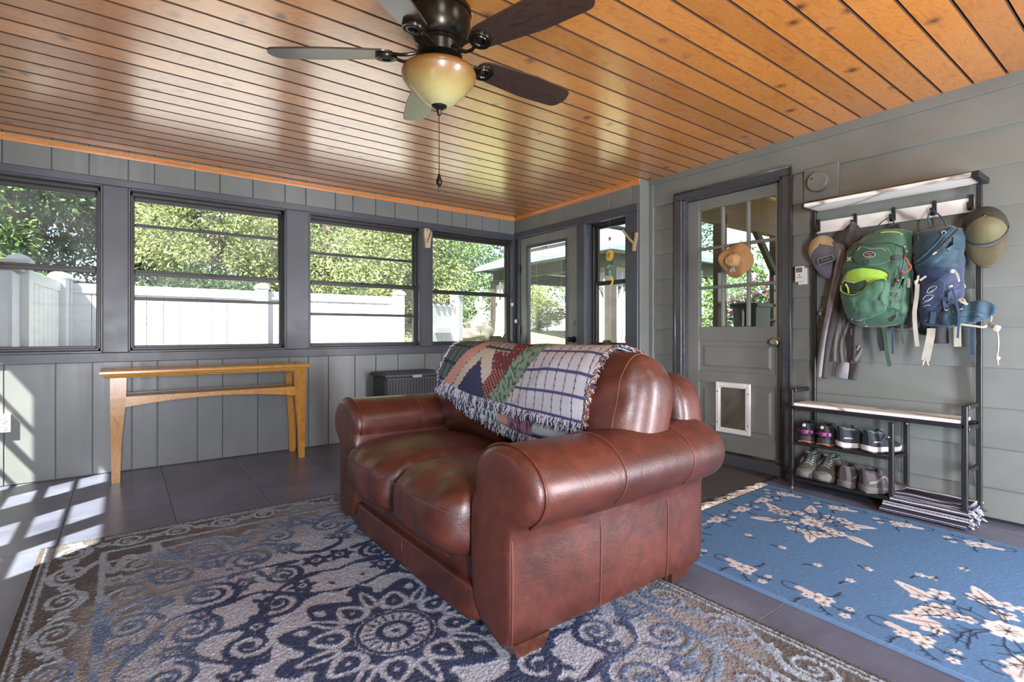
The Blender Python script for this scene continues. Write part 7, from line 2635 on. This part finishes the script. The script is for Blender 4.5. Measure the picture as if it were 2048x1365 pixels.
# ================================================================== SMALL THINGS ON THE WALLS
# gray plate with a round capped outlet
jb = thing('round_wall_cap', 'gray round capped box on a square painted plate above the hall tree', 'wall box', (3.65, 1.502, 1.97))
MB().box(3.640, 3.662, 1.398, 1.606, 1.866, 2.080, .002).obj('backplate', 'siding', jb)
MB().lathe([(0, .050), (.058, .050), (.062, .046), (.064, .0), (.060, 0)], 40, frame((3.642, 1.505, 1.975), (0, -1, 0), (0, 0, 1))).obj('round_box', 'siding', jb, smooth=40)
MB().lathe([(0, .0), (.006, .0), (.006, -.004), (0, -.004)], 12, frame((3.590, 1.536, 1.998), (0, -1, 0), (0, 0, 1))).obj('knockout', 'black', jb)
MB().lathe([(0, .002), (.005, .0015), (.006, 0)], 12, frame((3.592, 1.470, 1.945), (0, -1, 0), (0, 0, 1))).obj('screw', 'siding', jb)
# white thermometer display
th_ = thing('wall_thermostat', 'white wall thermostat with a small gray screen beside the door casing', 'thermostat', (3.65, 1.624, 1.375))
MB().box(3.640, 3.668, 1.588, 1.646, 1.316, 1.428, .004).obj('wall_cradle', 'white', th_)
MB().box(3.622, 3.644, 1.598, 1.656, 1.335, 1.440, .004).obj('handset', 'white', th_)
MB().box(3.6195, 3.623, 1.608, 1.648, 1.398, 1.430, .001).obj('screen', 'lcd', th_)
for i in range(3):
    MB().box(3.620, 3.623, 1.610 + i * .013, 1.618 + i * .013, 1.362, 1.368, .0008).obj('button', 'lcd', th_)
MB().box(3.620, 3.623, 1.620, 1.634, 1.378, 1.384, .0008).obj('button', 'lcd', th_)
# painted-over tap plate
tp = thing('wall_tap_plate', 'small painted metal bracket with two screws on the siding by the jacket', 'bracket', (3.65, 1.492, 1.118))
m = MB()
m.prism([(-.012, -.036), (.012, -.036), (.022, -.010), (.022, .010), (.012, .036), (-.012, .036), (-.022, .010), (-.022, -.010)], lambda u, v, d: (d, 1.492 - u, 1.118 + v), 3.642, 3.652)
m.obj('flange', 'siding', tp)
MB().lathe([(.018, 0), (.018, .016), (.012, .022), (.012, .030), (0, .030)], 20, frame((3.642, 1.492, 1.118), (0, -1, 0), (0, 0, 1))).obj('stub', 'siding', tp, smooth=40)
for z in (1.092, 1.144):
    MB().lathe([(0, .005), (.005, .004), (.006, 0)], 12, frame((3.642, 1.492, z), (0, -1, 0), (0, 0, 1))).obj('screw', 'steel', tp)
# outlet at the far left
ol = thing('wall_outlet', 'white duplex outlet low on the plank wall left of the table', 'outlet', (-.612, 4.64, .41))
MB().box(-.650, -.574, 4.622, 4.656, .352, .468, .004).obj('outlet_box', 'white', ol)
for z in (.385, .434):
    MB().lathe([(0, .004), (.016, .004), (.0175, 0)], 24, frame((-.611, 4.622, z), (1, 0, 0), (0, 0, 1))).obj('receptacle', 'white', ol, smooth=40)
    for dx in (-.006, .006):
        MB().box(-.611 + dx - .001, -.611 + dx + .001, 4.6165, 4.6185, z + .001, z + .009).obj('slot', 'black', ol)
    MB().lathe([(0, .0052), (.0025, .005), (.0025, 0)], 10, frame((-.611, 4.622, z - .008), (1, 0, 0), (0, 0, 1))).obj('slot', 'black', ol)
MB().lathe([(0, .0025), (.003, .002), (.0035, 0)], 10, frame((-.611, 4.622, .410), (1, 0, 0), (0, 0, 1))).obj('screw', 'steel', ol)
# bark chunk between the third and fourth windows
bk_ = thing('bark_hanger', 'chunk of barked wood nailed between the two right windows', 'wood piece', (2.415, 4.62, 1.92))
m = MB()
pl_ = [(2.376, 2.021), (2.432, 2.018), (2.440, 1.995), (2.462, 1.992), (2.448, 1.90), (2.440, 1.832), (2.390, 1.828), (2.384, 1.90), (2.372, 1.96)]
m.prism(pl_, lambda u, v, d: (u, d, v), 4.600, 4.637)
m.obj('bark_piece', 'bark', bk_)
MB().tube(smoothpath([(2.446, 4.598, 1.985), (2.420, 4.596, 1.93), (2.400, 4.598, 1.875)], 5), .004, 6).obj('crack', 'darkwood', bk_)
MB().lathe([(0, .004), (.006, .003), (.007, 0)], 12, frame((2.405, 4.600, 2.004), (1, 0, 0), (0, 0, 1))).obj('nail_head', 'black', bk_)
# forked branch hook by the narrow window
hk = thing('branch_hook', 'forked branch hook screwed to the casing right of the narrow window', 'hook', (3.50, 2.94, 1.78))
MB().tube(smoothpath([(3.505, 2.905, 1.845), (3.503, 2.912, 1.79), (3.502, 2.925, 1.75), (3.500, 2.932, 1.69)], 6), .021, 12).obj('branch', 'branchwood', hk, smooth=50)
MB().tube(smoothpath([(3.495, 2.925, 1.755), (3.465, 2.955, 1.80), (3.42, 2.985, 1.872)], 6), [.014 - .005 * k / 12 for k in range(13)], 10).obj('prong', 'branchwood', hk, smooth=50)
# sun catcher
sn = thing('sun_catcher', 'string of small sun, star and moon charms hanging in the narrow window', 'sun catcher', (3.52, 3.235, 2.03))
SX, SYc = 3.52, 3.222
MB().tube([(SX, SYc, 2.03), (SX, SYc, 1.47)], .0008, 4).obj('thread', 'web_white', sn)
def charm(nm, z, poly, mat, th=.006, y=0):
    m = MB()
    m.prism(poly, lambda u, v, d: (SX + d, SYc + y - u, z + v), -th / 2, th / 2)
    return m.obj(nm, mat, sn)
star = lambda r0, r1, n: [((r0 if k % 2 == 0 else r1) * math.sin(k * PI / n), (r0 if k % 2 == 0 else r1) * math.cos(k * PI / n)) for k in range(2 * n)]
MAT['amber'] = simple('amber charm', S(196, 136, 80), rough=.5)
MAT['yellow'] = simple('yellow charm', S(232, 214, 70), S(214, 190, 56), 20, rough=.4)
MAT['seagreen'] = simple('sea green charm', S(112, 178, 150), rough=.4)
charm('star_charm', 1.842, star(.024, .010, 5), 'amber')
charm('sun_charm', 1.690, star(.054, .034, 12), 'yellow')
m = MB()
m.lathe([(0, .006), (.024, .005), (.027, 0)], 24, frame((SX - .003, SYc, 1.690), (0, -1, 0), (0, 0, 1)))
m.obj('sun_face', 'amber', sn, smooth=True)
for dz in (1.766, 1.755):
    MB().sup((SX, SYc, dz), (.004, .004, .004), 2, 4).obj('bead', 'steel', sn, smooth=True)
charm('dolphin_charm', 1.592, [(-.034, -.006), (-.018, .012), (.006, .014), (.030, -.002), (.036, -.012), (.016, -.004), (-.004, .002), (-.014, -.004), (-.026, -.018)], 'seagreen')
charm('dolphin_charm', 1.535, [(-.008, -.020), (-.016, .004), (-.004, .022), (.004, .022), (.012, .0), (.006, -.022)], 'seagreen')
charm('moon_charm', 1.462, [(.012 + .030 * math.cos(a), .045 * math.sin(a)) for a in [-1.9 + k * .2 for k in range(20)]] + [(.002 + .024 * math.cos(a), .036 * math.sin(a)) for a in [1.75 - k * .2 for k in range(18)]], 'yellow')
# lamp cord with white connectors in the corner
cd = thing('light_cord', 'thin black cord with two white connectors down the corner by the garden door', 'cord', (3.49, 4.6, 1.4))
MB().tube(smoothpath([(3.505, 4.600, 2.02), (3.503, 4.60, 1.80), (3.488, 4.598, 1.63), (3.452, 4.596, 1.33), (3.450, 4.596, 1.30), (3.470, 4.596, 1.22), (3.497, 4.594, 1.14), (3.498, 4.594, 1.10), (3.492, 4.596, .95), (3.470, 4.60, .87)], 6), .0032, 6).obj('cord', 'cord', cd, smooth=True)
MB().tube(smoothpath([(3.508, 4.602, 2.02), (3.509, 4.602, 1.5), (3.506, 4.602, 1.15), (3.500, 4.602, .88)], 6), .0028, 6).obj('cord', 'cord', cd, smooth=True)
for x, z in ((3.447, 1.302), (3.496, 1.118)):
    MB().box(x - .011, x + .011, 4.580, 4.602, z - .019, z + .019, .003).obj('connector', 'white', cd)
# odds and ends on the sill of the corner window and the narrow window
sl_ = thing('sill_trinket', 'small dark driftwood and stone trinket on the corner window sill', 'ornament', (3.33, 4.665, .867))
MAT['trinket'] = simple('mossy brown trinket', S(96, 92, 80), S(62, 58, 50), 40, rough=.8, bump=.5)
MB().box(3.205, 3.345, 4.645, 4.685, .868, .955, .006).obj('wood_block', 'trinket', sl_)
m = MB()
m.sup((3.385, 4.665, .905), (.045, .024, .038), 2.5, 7, None, lambda q, p: q * (1 + .3 * nz(p, 2, 3)))
m.obj('stone', 'trinket', sl_, smooth=40)
MB().tube(smoothpath([(3.37, 4.66, .93), (3.40, 4.655, .975), (3.425, 4.66, .95)], 5), .008, 6).obj('twig', 'trinket', sl_)
tg_ = MB().box(3.425, 3.462, 4.625, 4.640, .8535, .880, .002).obj('white_clip', 'white')
tag(tg_, 'tiny white plastic clip on the corner window sill', 'clip')
s5 = MB()
s5.sup((3.60, 3.33, .896), (.030, .045, .028), 2.6, 7, None, lambda q, p: q * (1 + .22 * nz(p, 2, 9)))
tag(s5.obj('sill_stone', 'trinket', smooth=40), 'small dark stone on the sill of the narrow window', 'stone')
